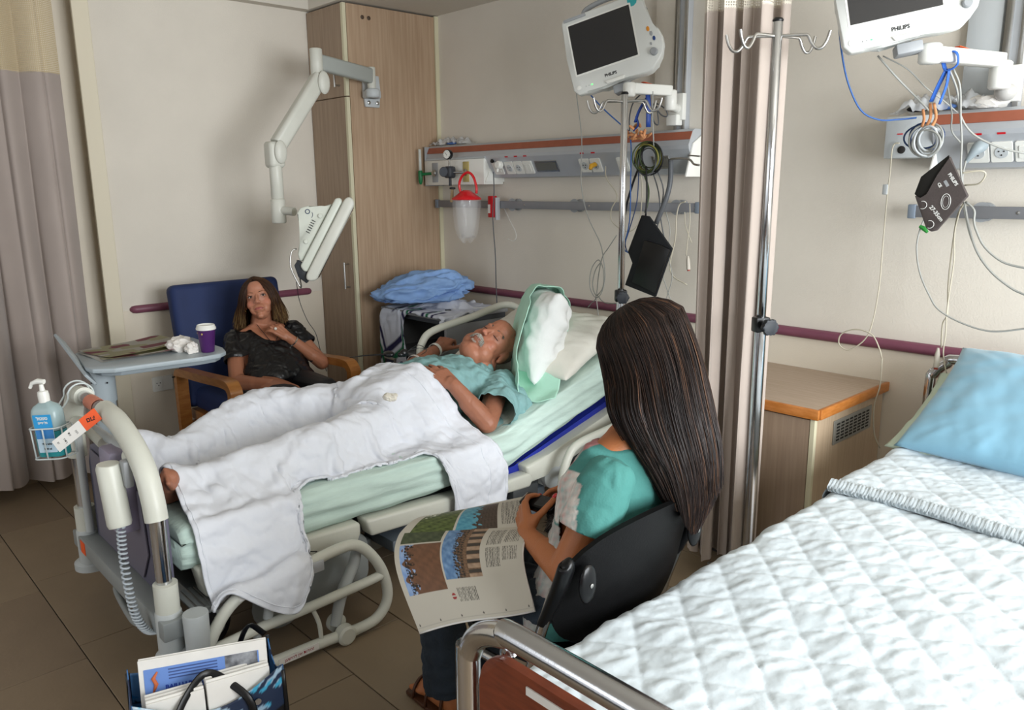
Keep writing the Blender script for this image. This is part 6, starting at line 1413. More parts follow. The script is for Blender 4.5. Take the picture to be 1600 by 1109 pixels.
# ------------------------------------------------------------------ open magazine on her lap
def page_cols(p, q, page):
    n = len(p); C = np.tile(np.array(hexc('B4AFA3')), (n, 1)); Pq = np.stack([p, q, p * 0], 1)
    def put(m, c): C[m] = (c if np.ndim(c) == 2 else np.tile(np.array(c), (m.sum(), 1)))
    nz = vnoise(Pq, 26, 3); nf = vnoise(Pq, 70, 5)
    def mix(m, a, b_, k): return np.array(hexc(a)) * (1 - k[m])[:, None] + np.array(hexc(b_)) * k[m][:, None]
    k = 0.5 + 0.5 * nz; kf = 0.5 + 0.5 * nf
    if page == 2:
        m = (p > 0.04) & (p < 0.36) & (q < 0.185); put(m, mix(m, '2E3A24', '4A5238', k))
        m = (p > 0.04) & (p < 0.37) & (q > 0.205) & (q < 0.72); put(m, mix(m, '5E412E', '6E4C36', k))
        s_ = m & (p < 0.085 + 0.03 * np.sin(q * 40) + 0.04 * (nz > 0.3)); put(s_, mix(s_, '6F8FBF', '8FA6C6', k))
        e_ = m & (p > 0.08) & (p < 0.13 + 0.03 * np.sin(q * 60)) & (nf > -0.1); put(e_, hexc('1E1A14'))
        m = (p > 0.385) & (p < 0.68) & (q < 0.64); put(m, mix(m, '4A6C94', '6F90B4', k))
        g = m & (p > 0.50 + 0.03 * nz); put(g, mix(g, '5A4332', '7A6048', kf))
        t1 = m & (p > 0.47) & (p < 0.55) & (nf > 0.05); put(t1, hexc('2A241E'))
        pil = m & (p > 0.58) & (np.sin(q * 62) > 0.1); put(pil, mix(pil, '8A7460', 'A68C74', k))
        pil2 = m & (p > 0.58) & (np.sin(q * 62) < -0.4); put(pil2, hexc('3A342E'))
        for a, b_, c0, c1 in ((0.72, 0.83, 0.06, 0.30), (0.845, 0.96, 0.06, 0.28), (0.72, 0.83, 0.33, 0.56), (0.845, 0.96, 0.33, 0.50), (0.44, 0.60, 0.72, 0.84)):
            m = (p > a) & (p < b_) & (q > c0) & (q < c1) & (np.sin(p * 2 * PI / 0.0125) > 0.0) & (vnoise(np.stack([p * 2, q * 1.0, p * 0], 1), 130, 9) > -0.45); put(m, hexc('55524C'))
        m = ((p - 0.40) / 0.018) ** 2 + ((q - 0.79) / 0.028) ** 2 < 1; put(m, hexc('8E1A1E'))
        m = m & (np.abs(q - 0.79) < 0.007); put(m, hexc('B4AFA3'))
        for x in np.linspace(0.03, 0.97, 6): m = ((p - x) / 0.006) ** 2 + ((q - 0.955) / 0.01) ** 2 < 1; put(m, hexc('4A4844'))
        m = (np.abs(q - 0.975) < 0.003); put(m, hexc('A29E94'))
    else:
        m = (p > 0.08) & (p < 0.41) & (q > 0.25); put(m, mix(m, '35421E', '5E6B36', k))
        s_ = m & (q < 0.45 + 0.15 * nz) & (p < 0.2); put(s_, hexc('C2C2B0'))
        m = (p > 0.43) & (p < 0.74) & (q > 0.20); put(m, mix(m, '3F8098', '5A9AAC', k))
        g = m & (p > 0.58 + 0.05 * nz); put(g, mix(g, '2E261E', '54443A', kf))
        m = (p > 0.77) & (p < 0.97) & (q > 0.22) & (q < 0.92) & (np.sin(p * 2 * PI / 0.0125) > 0.0) & (vnoise(np.stack([p * 2, q, p * 0], 1), 130, 9) > -0.45); put(m, hexc('55524C'))
    return C
mg = thing('magazine', 'open illustrated magazine resting on the young woman\'s lap', 'magazine', (3.15, -2.05, 0.5))
def v3(*a): return np.array(a, float)
TL, TR, FL, FR, BL_, BR_ = v3(2.911, -2.012, 0.599), v3(3.142, -1.885, 0.687), v3(2.955, -2.163, 0.608), v3(3.291, -1.996, 0.685), v3(3.191, -2.280, 0.473), v3(3.442, -2.148, 0.588)
def pg1(p, q):
    a = TL * (1 - p) + TR * p; c = FL * (1 - p) + FR * p; return a * (1 - q) + c * q + v3(0.0, -0.1, 0.35) * 0.05 * math.sin(q * PI)
def pg2(p, q):
    a = FL * (1 - p) + FR * p; c = BL_ * (1 - p) + BR_ * p; return a * (1 - q) + c * q + v3(-0.3, -0.45, 0.45) * 0.07 * math.sin(q * PI) * (1 - 0.5 * q) + v3(0, 0, 0.006) * math.sin(p * 5) * q
MAGM = M('magazine_print', 'FFFFFF', 0.55, attr='Col')
for nm, fn, k in (('left_page', pg1, 1), ('right_page', pg2, 2)):
    N_ = 380; Nq = 150; pp, qq = np.meshgrid(np.linspace(0, 1, N_), np.linspace(0, 1, Nq), indexing='ij')
    X = np.array([[fn(a, c) for c in np.linspace(0, 1, Nq)] for a in np.linspace(0, 1, N_)])
    me = grid_mesh('printed_page', X); set_col(me, page_cols(pp.ravel(), qq.ravel(), k)); obj('printed_page', me, MAGM, mg, ang=180, label='page with photographs and columns of text')
    b = BM(); dn = v3(0.25, 0.35, -0.6); dn = dn / np.linalg.norm(dn)
    grid(b, lambda u, v: Vector(fn(u * 1.006 - 0.003, v * 1.01 - 0.005) + dn * 0.0025), 14, 14); bmesh.ops.recalc_face_normals(b, faces=b.faces[:]); bmesh.ops.solidify(b, geom=b.faces[:], thickness=0.004); obj('page_stack', b, PAPER, mg, ang=180)
# ------------------------------------------------------------------ cables and hoses (world points in millimetres)
CAB = [
('thin grey monitor cable hanging left of the drip stand', GREYC, 2.2, [[1748,-180,2029],[1764,-179,1928],[1798,-178,1724],[1797,-177,1498],[1843,-176,1342],[1921,-174,1218],[1945,-173,1146],[1960,-172,1041],[1937,-171,954],[1895,-170,928],[1857,-169,979],[1862,-168,1066],[1909,-167,1122],[1944,-166,1072],[1941,-164,986],[1896,-163,939],[1868,-162,990],[1885,-161,1067],[1921,-160,1112]]),
('short grey cable end crossing towards the drip stand', GREYC, 2.2, [[2054,-200,1254],[1994,-187,1191],[1940,-173,1135],[1905,-160,1036],[1881,-147,925],[1834,-133,886],[1801,-120,860]]),
('grey cable tail over the mauve rail', GREYC, 2.2, [[1873,-140,934],[1884,-140,870],[1892,-140,826]]),
('grey cable tail running right over the mauve rail', GREYC, 2.2, [[1883,-140,935],[1958,-170,907],[2078,-200,917]]),
('cream cable plugged in beside the yellow plug', CREAMC, 2.2, [[1926,-140,1589],[1940,-147,1527],[2015,-155,1446],[1986,-163,1375],[2002,-170,1314],[2103,-178,1272],[2178,-185,1320],[2198,-192,1457],[2195,-200,1563]]),
('blue monitor cable falling right of the drip stand', BLUEC, 2.6, [[2147,-240,1744],[2172,-250,1676],[2182,-260,1515],[2189,-270,1333],[2169,-280,1205],[2209,-290,1179],[2249,-300,1143]]),
('second dark blue cable falling beside the black cuff', DBLUEC, 2.2, [[2198,-220,1572],[2202,-235,1419],[2174,-250,1292],[2162,-265,1224],[2188,-280,1182]]),
('thick black cable behind the left drip stand', BLACKC, 4.5, [[2209,-220,1600],[2163,-213,1515],[2123,-207,1418],[2104,-200,1353]]),
('black cord holding the black cuff', BLACKC, 3.5, [[2271,-260,1580],[2290,-275,1458],[2298,-290,1357]]),
('black and yellow cable twisted above the black cuff', GREENC, 3.5, [[2217,-230,1581],[2270,-240,1486],[2278,-250,1420],[2271,-260,1368]]),
('thick grey hose running down to the black cuff', DGREYC, 10, [[2348,-180,1608],[2359,-193,1513],[2348,-207,1429],[2306,-220,1319]]),
('cream cable looped over the rail end', CREAMC, 2.6, [[2383,-100,1418],[2346,-97,1403],[2328,-93,1340],[2324,-90,1241],[2296,-87,1120],[2315,-83,1061],[2392,-80,1027]]),
('grey cable hanging right of the black cuff', GREYC, 2, [[2287,-120,1369],[2314,-120,1282],[2306,-120,1173],[2335,-120,1065],[2308,-120,963],[2292,-120,900]]),
('thin grey cable below the black cuff', GREYC, 2, [[2267,-120,1091],[2307,-120,1003],[2347,-120,917]]),
('blue cable slanting down from the left monitor', BLUEC, 2.6, [[1992,-350,1921],[2049,-313,1849],[2120,-277,1779],[2147,-240,1744]]),
('grey cable loops right of the left monitor arm', DGREYC, 2.6, [[2264,-280,1907],[2190,-260,1869],[2152,-240,1809],[2137,-220,1745]]),
('grey cable loop beside the left wall channel', DGREYC, 2.6, [[2257,-200,1859],[2296,-195,1810],[2327,-190,1799],[2317,-185,1828],[2260,-180,1860],[2227,-175,1835],[2243,-170,1778],[2263,-165,1773],[2245,-160,1853]]),
('grey cable dropping straight through the green coil', GREYC, 2.4, [[2327,-300,1900],[2313,-280,1805],[2308,-260,1698],[2299,-240,1607]]),
('grey cable falling from the green coil', DGREYC, 2.4, [[2300,-220,1570],[2328,-203,1476],[2304,-185,1381],[2260,-167,1243],[2214,-150,1120]]),
('dark cable falling from the green coil to the mauve rail', DGREYC, 2.4, [[2261,-200,1561],[2286,-180,1457],[2287,-160,1341],[2301,-140,1223],[2302,-120,1123]]),
('cream sensor cord hanging by the rail end cap', CREAMC, 1.8, [[2399,-90,1408],[2403,-90,1322],[2393,-90,1225],[2389,-90,1164]]),
('second cream sensor cord hanging by the rail end cap', CREAMC, 1.8, [[2372,-90,1369],[2374,-80,1301],[2405,-70,1224]]),
('curved steel hook rod in front of the left service panel', STEEL, 4, [[2377,-220,1609],[2449,-240,1609],[2507,-260,1602],[2543,-280,1582],[2583,-300,1577]]),
('short steel rod beside the curtain over the left service panel', STEEL, 3, [[2473,-220,1622],[2573,-280,1614]]),
('blue cable sweeping from the right monitor to the blue coil', BLUEC, 2.6, [[3298,-620,2098],[3286,-577,2024],[3284,-534,1929],[3295,-491,1829],[3327,-449,1741],[3371,-406,1709],[3418,-363,1708],[3464,-320,1713]]),
('grey cable slanting from under the right monitor to the coil', GREYC, 2.8, [[3392,-500,1905],[3441,-443,1832],[3490,-387,1767],[3518,-330,1721]]),
('thin grey cable slanting behind to the right headwall panel', GREYC, 2, [[3401,-480,1905],[3455,-410,1865],[3493,-340,1808],[3531,-270,1765],[3552,-200,1731]]),
('grey cable sweeping right past the sockets', GREYC, 2.8, [[3591,-420,1844],[3606,-383,1786],[3613,-347,1708],[3646,-310,1649],[3716,-273,1606],[3778,-237,1587],[3805,-200,1587]]),
('grey cable falling behind the right cuff', GREYC, 2.8, [[3594,-400,1851],[3612,-380,1798],[3617,-360,1707],[3622,-340,1626],[3621,-320,1543],[3626,-300,1483]]),
('thin grey cable through the grey coil', GREYC, 2.2, [[3569,-380,1824],[3581,-337,1722],[3572,-293,1665],[3591,-250,1625]]),
('grey power lead from the angled plug', GREYC, 2.6, [[3596,-200,1568],[3594,-208,1513],[3609,-216,1419],[3625,-224,1370],[3649,-232,1308],[3690,-240,1235]]),
('grey cable loop right of the brown cuff', CREAMC, 2.4, [[3610,-280,1525],[3663,-270,1532],[3680,-260,1521],[3661,-250,1491],[3613,-240,1485]]),
('light grey tube swinging low over the wall', GREYC, 2.6, [[3492,-240,1366],[3484,-247,1326],[3482,-253,1263],[3504,-260,1178],[3546,-267,1101],[3585,-273,1054],[3665,-280,1018],[3759,-287,1002],[3855,-293,1024],[3881,-300,1038]]),
('thick grey hose curving right from the brown cuff', GREYC, 3.2, [[3624,-260,1430],[3647,-267,1354],[3682,-273,1269],[3735,-280,1202],[3800,-287,1154],[3843,-293,1136],[3871,-300,1127]]),
('second grey hose curving right from the brown cuff', GREYC, 3.2, [[3629,-260,1430],[3659,-266,1403],[3664,-271,1366],[3677,-277,1334],[3709,-283,1282],[3768,-289,1237],[3833,-294,1222],[3861,-300,1221]]),
('cream sensor cable hanging to the bed head', CREAMC, 2.4, [[3619,-250,1424],[3601,-242,1374],[3593,-233,1268],[3590,-225,1142],[3595,-217,1037],[3580,-208,993],[3581,-200,908]]),
('second cream sensor cable twisted with the first', CREAMC, 2, [[3611,-250,1408],[3599,-244,1324],[3604,-237,1229],[3599,-231,1126],[3595,-225,1038],[3597,-219,961],[3593,-212,900],[3599,-206,852],[3608,-200,816]]),
('thin cream cord looping over the right cabinet', CREAMC, 2.2, [[3344,-140,1639],[3328,-140,1637],[3320,-140,1614],[3320,-140,1543],[3319,-140,1508],[3317,-140,1449],[3318,-143,1255],[3320,-147,1112],[3309,-150,972],[3285,-153,892],[3226,-157,841],[3187,-160,859],[3192,-163,900],[3237,-167,926],[3283,-170,929],[3324,-173,913],[3354,-177,866],[3367,-180,831],[3376,-200,829],[3373,-190,724],[3354,-180,637],[3359,-170,529],[3383,-160,466]]),
('grey cord of the white plug hanging behind the suction bag', DGREYC, 2.6, [[1116,-170,1577],[1099,-152,1462],[1065,-134,1315],[1063,-116,1090],[1045,-98,934],[1033,-80,756]]),
('thin black cable hanging from the bedside screen', BLACKC, 1.5, [[748,-1250,1012],[722,-1225,905],[746,-1200,800],[782,-1175,731],[774,-1150,638],[763,-1125,561],[740,-1100,499]])]

for lb, m_, r_, pts in CAB:
    b = BM(); tube(b, [tuple(q / 1000 for q in p) for p in pts], r_ * 1.2 / 1000, 8 if r_ < 5 else 14, sm=5)
    nm = 'hose' if 'hose' in lb else ('hook_rod' if ' rod ' in lb else 'cable'); o = obj(nm, b, m_, None, ang=180)
    tag(o, lb, 'hose' if nm == 'hose' else ('rod' if nm == 'hook_rod' else 'cable'))
def coil(label, name, c, rx, rz, n, cols, seed, r=0.003, thick=0.02, tilt=0.0):
    rr = np.random.default_rng(seed); t = thing(name, label, 'cable', c)
    for k in range(n):
        a0 = rr.uniform(0, 6); sx, sz = rx * rr.uniform(0.72, 1.08), rz * rr.uniform(0.75, 1.08); ox, oz, oy = rr.normal() * 0.006, rr.normal() * 0.008, rr.uniform(-thick, thick)
        pts = [(c[0] + ox + sx * math.cos(a), c[1] + oy + 0.012 * math.sin(a + a0), c[2] + oz + sz * math.sin(a) + tilt * math.cos(a) * 0.02) for a in np.linspace(0, 2 * PI, 28, endpoint=False)]
        b = BM(); tube(b, pts, r, 8, closed=True); obj('cable_turn', b, cols[k % len(cols)], t, ang=180)
    return t
YEL = M('yellow_green_cable', '7E7A3A', 0.45)
coil('tangled coil of green and black cables in front of the left service panel', 'cable_coil', (2.272, -0.245, 1.618), 0.072, 0.066, 11, [GREENC, BLACKC, YEL, GREENC, DGREYC], 3, 0.0034)
coil('neat coil of light grey cable above the brown cuff', 'cable_coil', (3.520, -0.345, 1.634), 0.047, 0.050, 8, [GREYC, LGREYP], 5, 0.0036, 0.016)
coil('dark blue cable coil behind the light grey one', 'cable_coil', (3.496, -0.315, 1.640), 0.058, 0.052, 5, [DBLUEC, BLUEC], 6, 0.003, 0.010)
# blue clips and peach leads
BLUES = M('blue_strap', '2F62B8', 0.5, var=0.08, vs=30); DBS = M('dark_blue_strap', '20408C', 0.5, var=0.1, vs=30); PEACH = M('peach_leads', 'C98B5E', 0.6, var=0.15, vs=40)
def strap(name, label, paths, mat, w, cat='cable strap', flat=0.35):
    t = thing(name, label, cat, paths[0][0])
    for p in paths: b = BM(); tube(b, p, w, 10, sm=4, flat=flat); obj('band', b, mat, t, ang=180)
    return t
strap('cable_strap', 'dark blue cable straps under the left monitor', [[(2.285, -0.29, 1.915), (2.305, -0.30, 1.86), (2.30, -0.29, 1.75)], [(2.30, -0.28, 1.90), (2.25, -0.29, 1.83), (2.225, -0.29, 1.775)], [(2.225, -0.285, 1.80), (2.235, -0.28, 1.765), (2.21, -0.28, 1.74)]], DBS, 0.012)
strap('cable_strap', 'bright blue cable strap around the right monitor arm', [[(3.575, -0.43, 1.905), (3.612, -0.44, 1.895), (3.615, -0.43, 1.86), (3.585, -0.43, 1.845), (3.572, -0.43, 1.87)], [(3.585, -0.43, 1.85), (3.56, -0.42, 1.80), (3.540, -0.41, 1.755)], [(3.592, -0.43, 1.85), (3.585, -0.42, 1.80), (3.566, -0.41, 1.745)]], BLUES, 0.0095)
t = thing('lead_bundle', 'peach coloured lead connectors bunched behind the left drip stand', 'connectors', (2.21, -0.25, 1.71))
rr = np.random.default_rng(8)
for k in range(16):
    p0 = np.array((2.155 + 0.115 * rr.random(), -0.25 + 0.02 * rr.normal(), 1.70 + 0.07 * rr.random())); d = rr.normal(size=3) * np.array((1, 0.4, 1)); d /= np.linalg.norm(d)
    b = BM(); tube(b, [p0 - d * 0.018, p0 - d * 0.010, p0 + d * 0.012, p0 + d * 0.02], [0.003, 0.0065, 0.0065, 0.003], 8); obj('connector', b, PEACH, t, ang=50)
strap('lead_bundle', 'peach coloured leads running into the light grey coil', [[(3.545, -0.40, 1.75), (3.545, -0.37, 1.705), (3.523, -0.36, 1.665)], [(3.505, -0.38, 1.735), (3.508, -0.37, 1.705), (3.50, -0.36, 1.68)], [(3.53, -0.39, 1.75), (3.528, -0.37, 1.71), (3.515, -0.36, 1.68)]], PEACH, 0.005, 'connectors', 0.7)
# cuffs
def cuff(name, label, face, inner, y, mat, mat2, th=0.014):
    t = thing(name, label, 'blood pressure cuff', (face[0][0], y, min(p[1] for p in face)))
    m_ = frame((0, y, 0), (1, 0, 0), (0, 0, 1), (0, -1, 0)); b = BM(); prism(b, face, th, m_, 0.003); obj('cuff_cloth', b, mat, t, ang=40)
    b = BM(); prism(b, inner, 0.010, frame((0, y - (th if mat2 is BLACKP else -0.004), 0), (1, 0, 0), (0, 0, 1), (0, -1, 0)), 0.002); obj('cuff_flap', b, mat2, t, ang=40); return t
CB = M('brown_grey_cuff', '4A4240', 0.7, var=0.06, vs=20, bump=0.15, bs=200); CBI = M('cuff_inside', '15130F', 0.8)
ck = cuff('pressure_cuff', 'brownish grey blood pressure cuff hanging under the right monitor, white print', [(3.589, 1.581), (3.607, 1.543), (3.658, 1.451), (3.60, 1.375), (3.572, 1.335), (3.555, 1.330), (3.537, 1.341), (3.489, 1.452), (3.511, 1.441), (3.531, 1.455), (3.556, 1.52)], [(3.501, 1.515), (3.583, 1.585), (3.590, 1.54), (3.56, 1.45), (3.508, 1.436), (3.485, 1.457)], -0.325, CB, CBI)
WPR = M('white_print', 'D8D8D4', 0.6)
def dirm(c, ang): # print frame on the cuff face, rotated
    return frame(c, (math.cos(ang), 0, math.sin(ang)), (-math.sin(ang), 0, math.cos(ang)), (0, -1, 0))
ya = -0.3398
for s, c, a, sz in (('PHILIPS', (3.607, ya, 1.505), -0.95, 0.015), ('CE', (3.567, ya, 1.487), -1.0, 0.013), ('27-35cm', (3.566, ya, 1.392), -0.85, 0.018)):
    me = text_mesh(s, sz, dirm(c, a), 0.0003, bold=0.0006); obj('cuff_print', me, WPR, ck, smooth=False)
b = BM(); tube(b, [(3.592 + 0.015 * math.cos(q), ya, 1.432 + 0.026 * math.sin(q)) for q in np.linspace(0, 2*PI, 26, endpoint=False)], 0.0011, 5, closed=True); tube(b, [(3.592 + 0.010 * math.cos(q), ya, 1.432 + 0.019 * math.sin(q)) for q in np.linspace(0, 2*PI, 26, endpoint=False)], 0.0006, 5, closed=True); obj('oval_print', b, WPR, ck, ang=180, kind='stuff')
b = BM(); prism(b, rrect(0.022, 0.010, 0.001), 0.0006, dirm((3.588, ya + 0.0005, 1.492), -1.0)); obj('grey_tag', b, GREYP, ck, smooth=False)
for c, a in (((3.519, ya, 1.420), -1.0), ((3.548, ya, 1.355), -0.9)):
    b = BM(); tube(b, [(c[0] + 0.017 * math.cos(q) * 0.8, ya, c[2] + 0.013 * math.sin(q)) for q in np.linspace(-2.0, 2.0, 14)], 0.0012, 5); obj('arc_print', b, WPR, ck, ang=180)
cuff('pressure_cuff', 'black blood pressure cuff hanging beside the left drip stand', [(2.291, 1.36), (2.332, 1.356), (2.464, 1.216), (2.38, 0.99), (2.202, 1.031), (2.249, 1.138), (2.216, 1.189)], [(2.32, 1.248), (2.419, 1.229), (2.460, 1.212), (2.385, 1.010), (2.253, 1.051)], -0.30, M('black_cuff', '101317', 0.8, bump=0.1, bs=200), BLACKP)
b = BM(); tube(b, [(3.484, -0.25, 1.343), (3.50, -0.25, 1.335), (3.512, -0.25, 1.322)], [0.006, 0.009, 0.005], 8); tag(obj('green_clip', b, M('green_plastic', '2E8A3A', 0.4)), 'small green clip under the brown cuff', 'clip')
for nm, a, c_, lb in (('sensor_connector', (2.399, -0.09, 1.165), (2.406, -0.09, 1.094), 'white sensor connector with red tip hanging by the rail end'), ('sensor_connector', (3.571, -0.2, 0.905), (3.570, -0.2, 0.825), 'cream sensor connector hanging above the blue pillow')):
    a, c_ = Vector(a), Vector(c_); t = thing(nm, lb, 'connector', c_); b = BM(); tube(b, [a, a * 0.7 + c_ * 0.3, a * 0.1 + c_ * 0.9], [0.004, 0.009, 0.010], 12); obj('plug_body', b, M('cream_plug', 'C6BFB2', 0.4), t, ang=50)
    b = BM(); rod(b, a * 0.1 + c_ * 0.9, c_, 0.007, 10); obj('plug_tip', b, M('brick_red', '9A3A2A', 0.5), t)
b = BM(); box(b, (3.300, -0.150, 1.452), (3.318, -0.132, 1.490), 0.003); tag(obj('cable_joint', b, LGREYP), 'small grey joint box on the cream cord by the beige curtain', 'connector')
# angled plug in the right panel and yellow and white plugs in the left one
b = BM(); tube(b, [(3.626, -0.145, 1.620), (3.624, -0.175, 1.612), (3.612, -0.19, 1.592), (3.594, -0.195, 1.562)], [0.020, 0.022, 0.014, 0.006], 14, sm=3); tag(obj('angled_plug', b, M('plug_grey', '8C979C', 0.45), None, ang=60), 'grey angled plug in the right service panel socket', 'plug')
b = BM(); tube(b, [(1.845, -0.125, 1.60), (1.845, -0.155, 1.592), (1.845, -0.165, 1.575)], [0.012, 0.013, 0.008], 12); tag(obj('yellow_plug', b, M('yellow_plastic', 'D9A32A', 0.4), None), 'yellow plug in the left service panel socket', 'plug')
t = thing('wall_plug', 'round white plug with grey cord in the left service panel', 'plug', (1.123, -0.17, 1.60))
b = BM(); lathe(b, [(0.018, 0), (0.024, 0.006), (0.024, 0.028), (0.018, 0.036)], (1.135, -0.125, 1.612), (0, -1, 0.1), 22); obj('plug_body', b, WHITEP, t)
b = BM(); rod(b, (1.135, -0.15, 1.60), (1.133, -0.155, 1.575), 0.007, 10); obj('strain_relief', b, WHITEP, t)
b = BM(); lathe(b, [(0.009, 0), (0.011, 0.003), (0.011, 0.012)], (1.075, -0.135, 1.635), (0, -1, 0.3), 14); obj('black_switch_knob', b, BLACKP, hw)

# ------------------------------------------------------------------ suction regulator, oxygen flowmeter, suction bag
t = thing('suction_regulator', 'grey suction regulator with round gauge on the gas box', 'regulator', (0.78, -0.23, 1.50))
b = BM(); lathe(b, [(0.020, 0), (0.030, 0.004), (0.030, 0.05), (0.026, 0.056)], (0.73, -0.20, 1.582), (0.45, -0.85, 0), 24); obj('regulator_knob', b, M('slate_knob', '4A4E55', 0.5), t)
b = BM(); box(b, (0.735, -0.235, 1.545), (0.795, -0.18, 1.615), 0.014, 3); rod(b, (0.77, -0.21, 1.56), (0.77, -0.21, 1.50), 0.009, 12); obj('regulator_body', b, M('slate_body', '33363C', 0.5), t)
b = BM(); rod(b, (0.765, -0.21, 1.61), (0.765, -0.21, 1.655), 0.006, 10); rod(b, (0.79, -0.20, 1.578), (0.855, -0.175, 1.578), 0.008, 12); obj('chrome_stem', b, CHROME, t, kind='stuff')
b = BM(); lathe(b, [(0.024, 0), (0.029, 0.003), (0.029, 0.024), (0.026, 0.027)], (0.762, -0.205, 1.682), (0.25, -0.96, 0.05), 26); gz = obj('gauge_case', b, BLACKP, t)
b = BM(); lathe(b, [(0.0245, 0), (0.0245, 0.001)], Vector((0.762, -0.205, 1.682)) + Vector((0.25, -0.96, 0.05)).normalized() * 0.0272, (0.25, -0.96, 0.05), 26); gd = obj('dial', b, WHITEP, gz, smooth=False)
n_ = Vector((0.25, -0.96, 0.05)).normalized(); o_ = Vector((0.762, -0.205, 1.682)) + n_ * 0.0289
b = BM(); rod(b, o_ + Vector((0.004, 0, -0.006)), o_ + Vector((-0.012, -0.003, 0.012)), 0.0009, 6)
for k in range(9):
    a = -0.8 + k * 0.6; ball(b, o_ + Vector((0.019 * math.cos(a), 0.005 * math.cos(a), 0.019 * math.sin(a))), 0.0012, 6)
obj('needle_and_marks', b, INK, gz, smooth=False, kind='stuff')
b = BM(); lathe(b, [(0.006, 0), (0.018, 0.003), (0.018, 0.012), (0.006, 0.015)], (0.79, -0.21, 1.478), (0, 0, 1), 18); obj('wing_nut', b, BLACKP, t)
b = BM(); tube(b, [(0.788, -0.21, 1.48), (0.784, -0.21, 1.44), (0.776, -0.21, 1.405)], [0.008, 0.010, 0.009], 12); obj('cream_nozzle', b, M('amber_tube', 'B79E78', 0.3), t)
t = thing('oxygen_flowmeter', 'oxygen flowmeter with green base and clear tube at the left panel end', 'flowmeter', (0.475, -0.20, 1.52))
b = BM(); tube(b, [(0.475, -0.21, 1.51), (0.475, -0.21, 1.53), (0.475, -0.21, 1.585), (0.475, -0.21, 1.595)], [0.007, 0.013, 0.015, 0.012], 16); rod(b, (0.475, -0.21, 1.572), (0.545, -0.175, 1.576), 0.009, 12); obj('green_base', b, M('bottle_green', '0E6A3A', 0.35), t, ang=50)
b = BM(); rod(b, (0.475, -0.21, 1.595), (0.475, -0.21, 1.725), 0.009, 16, bev=0.002); obj('clear_tube', b, M('flow_tube', 'DCE4E0', 0.1, alpha=0.55), t, ang=50)
t = thing('suction_canister', 'clear plastic bag with red lid and red loop hose hanging below the panel', 'suction bag', (0.955, -0.24, 1.20))
cb_ = (0.955, -0.24)
def bagf(u, v):
    a = 2 * PI * u; r = np.interp(v, [0, 0.08, 0.3, 0.6, 0.85, 1], [0.020, 0.055, 0.070, 0.079, 0.084, 0.084]); z = 1.185 + 0.245 * v
    r *= 1 + 0.05 * math.sin(3 * a + 5 * v) * (1 - v) + 0.025 * math.sin(11 * a) * (1 - v * 0.6); 
    if v < 0.08: z += 0.02 * math.cos(2 * a)
    return Vector((cb_[0] + r * math.cos(a), cb_[1] + r * math.sin(a), z))
b = BM(); grid(b, bagf, 60, 24); bmesh.ops.remove_doubles(b, verts=b.verts[:], dist=0.0003); obj('clear_bag', b, M('clear_film', 'EDEFF0', 0.06, alpha=0.16, spec=1.0), t, ang=180)
b = BM(); lathe(b, [(0.035, 1.20), (0.055, 1.28), (0.066, 1.40), (0.066, 1.42)], (cb_[0], cb_[1], 0), seg=28); obj('inner_liner', b, M('clear_film'), t, ang=180)
b = BM(); lathe(b, [(0.084, 1.418), (0.088, 1.422), (0.086, 1.430), (0.060, 1.446), (0.040, 1.462), (0.02, 1.475)], (cb_[0], cb_[1], 0), seg=36); obj('red_lid', b, M('translucent_red', 'D01822', 0.25, coat=0.3), t, ang=50)
b = BM(); tube(b, [(0.928, -0.26, 1.455), (0.922, -0.265, 1.51), (0.945, -0.26, 1.555), (0.985, -0.25, 1.575), (1.02, -0.24, 1.55), (1.04, -0.235, 1.49), (1.038, -0.235, 1.455)], 0.0075, 12, sm=6); obj('red_hose', b, M('translucent_red'), t, ang=180)
t = thing('rail_bracket', 'small red bracket clipped on the grey rail beside the suction bag', 'bracket', (1.03, -0.09, 1.31))
b = BM(); box(b, (1.00, -0.115, 1.315), (1.045, -0.08, 1.44), 0.004); obj('red_block', b, RED, t)
b = BM(); box(b, (1.05, -0.105, 1.30), (1.064, -0.075, 1.43), 0.002); obj('steel_clamp', b, ALU, t)
b = BM(); box(b, (1.003, -0.1165, 1.34), (1.022, -0.1152, 1.39)); obj('white_label', b, PAPER, t, smooth=False)
b = BM(); tube(b, [(1.07, -0.06, 1.39), (1.12, -0.05, 1.30), (1.17, -0.045, 1.22), (1.15, -0.045, 1.18), (1.10, -0.05, 1.19)], 0.003, 8, sm=5); tag(obj('clear_tubing', b, M('clear_film')), 'thin clear tube curving on the wall beside the red bracket', 'tube')
# packages lying on top of the panels
def packet(label, c, sx, sy, h, seed, cols):
    t = thing('plastic_packet', label, 'packet', c)
    me = bpy.data.meshes.new('film'); b = BM(); n = 26
    grid(b, lambda u, v: Vector((c[0] + (u - 0.5) * sx, c[1] + (v - 0.5) * sy, c[2] + h * (1 - abs(2*u-1) ** 3) * (1 - abs(2*v-1) ** 3))), 40, 14); b.to_mesh(me); b.free()
    P = get_co(me); P[:, 2] += np.abs(vnoise(P, 26, seed)) * h * 1.2 * (1 - np.abs((P[:, 0] - c[0]) / sx * 2) ** 4); set_co(me, P); obj('film', me, M('packet_film', 'E9ECEF', 0.15, alpha=0.55), t, ang=180)
    for k, cc in enumerate(cols):
        b = BM(); x = c[0] + (k - (len(cols) - 1) / 2) * sx * 0.25; ball(b, (x, c[1], c[2] + h * 0.45), (sx * 0.12, sy * 0.2, h * 0.35), 12); obj('contents', b, cc, t, ang=180)
packet('clear packets with blue print lying on the left service panel', (0.60, -0.055, 1.747), 0.40, 0.09, 0.025, 3, [PAPER, M('blue_print', '5A7FC0', 0.5), PAPER])
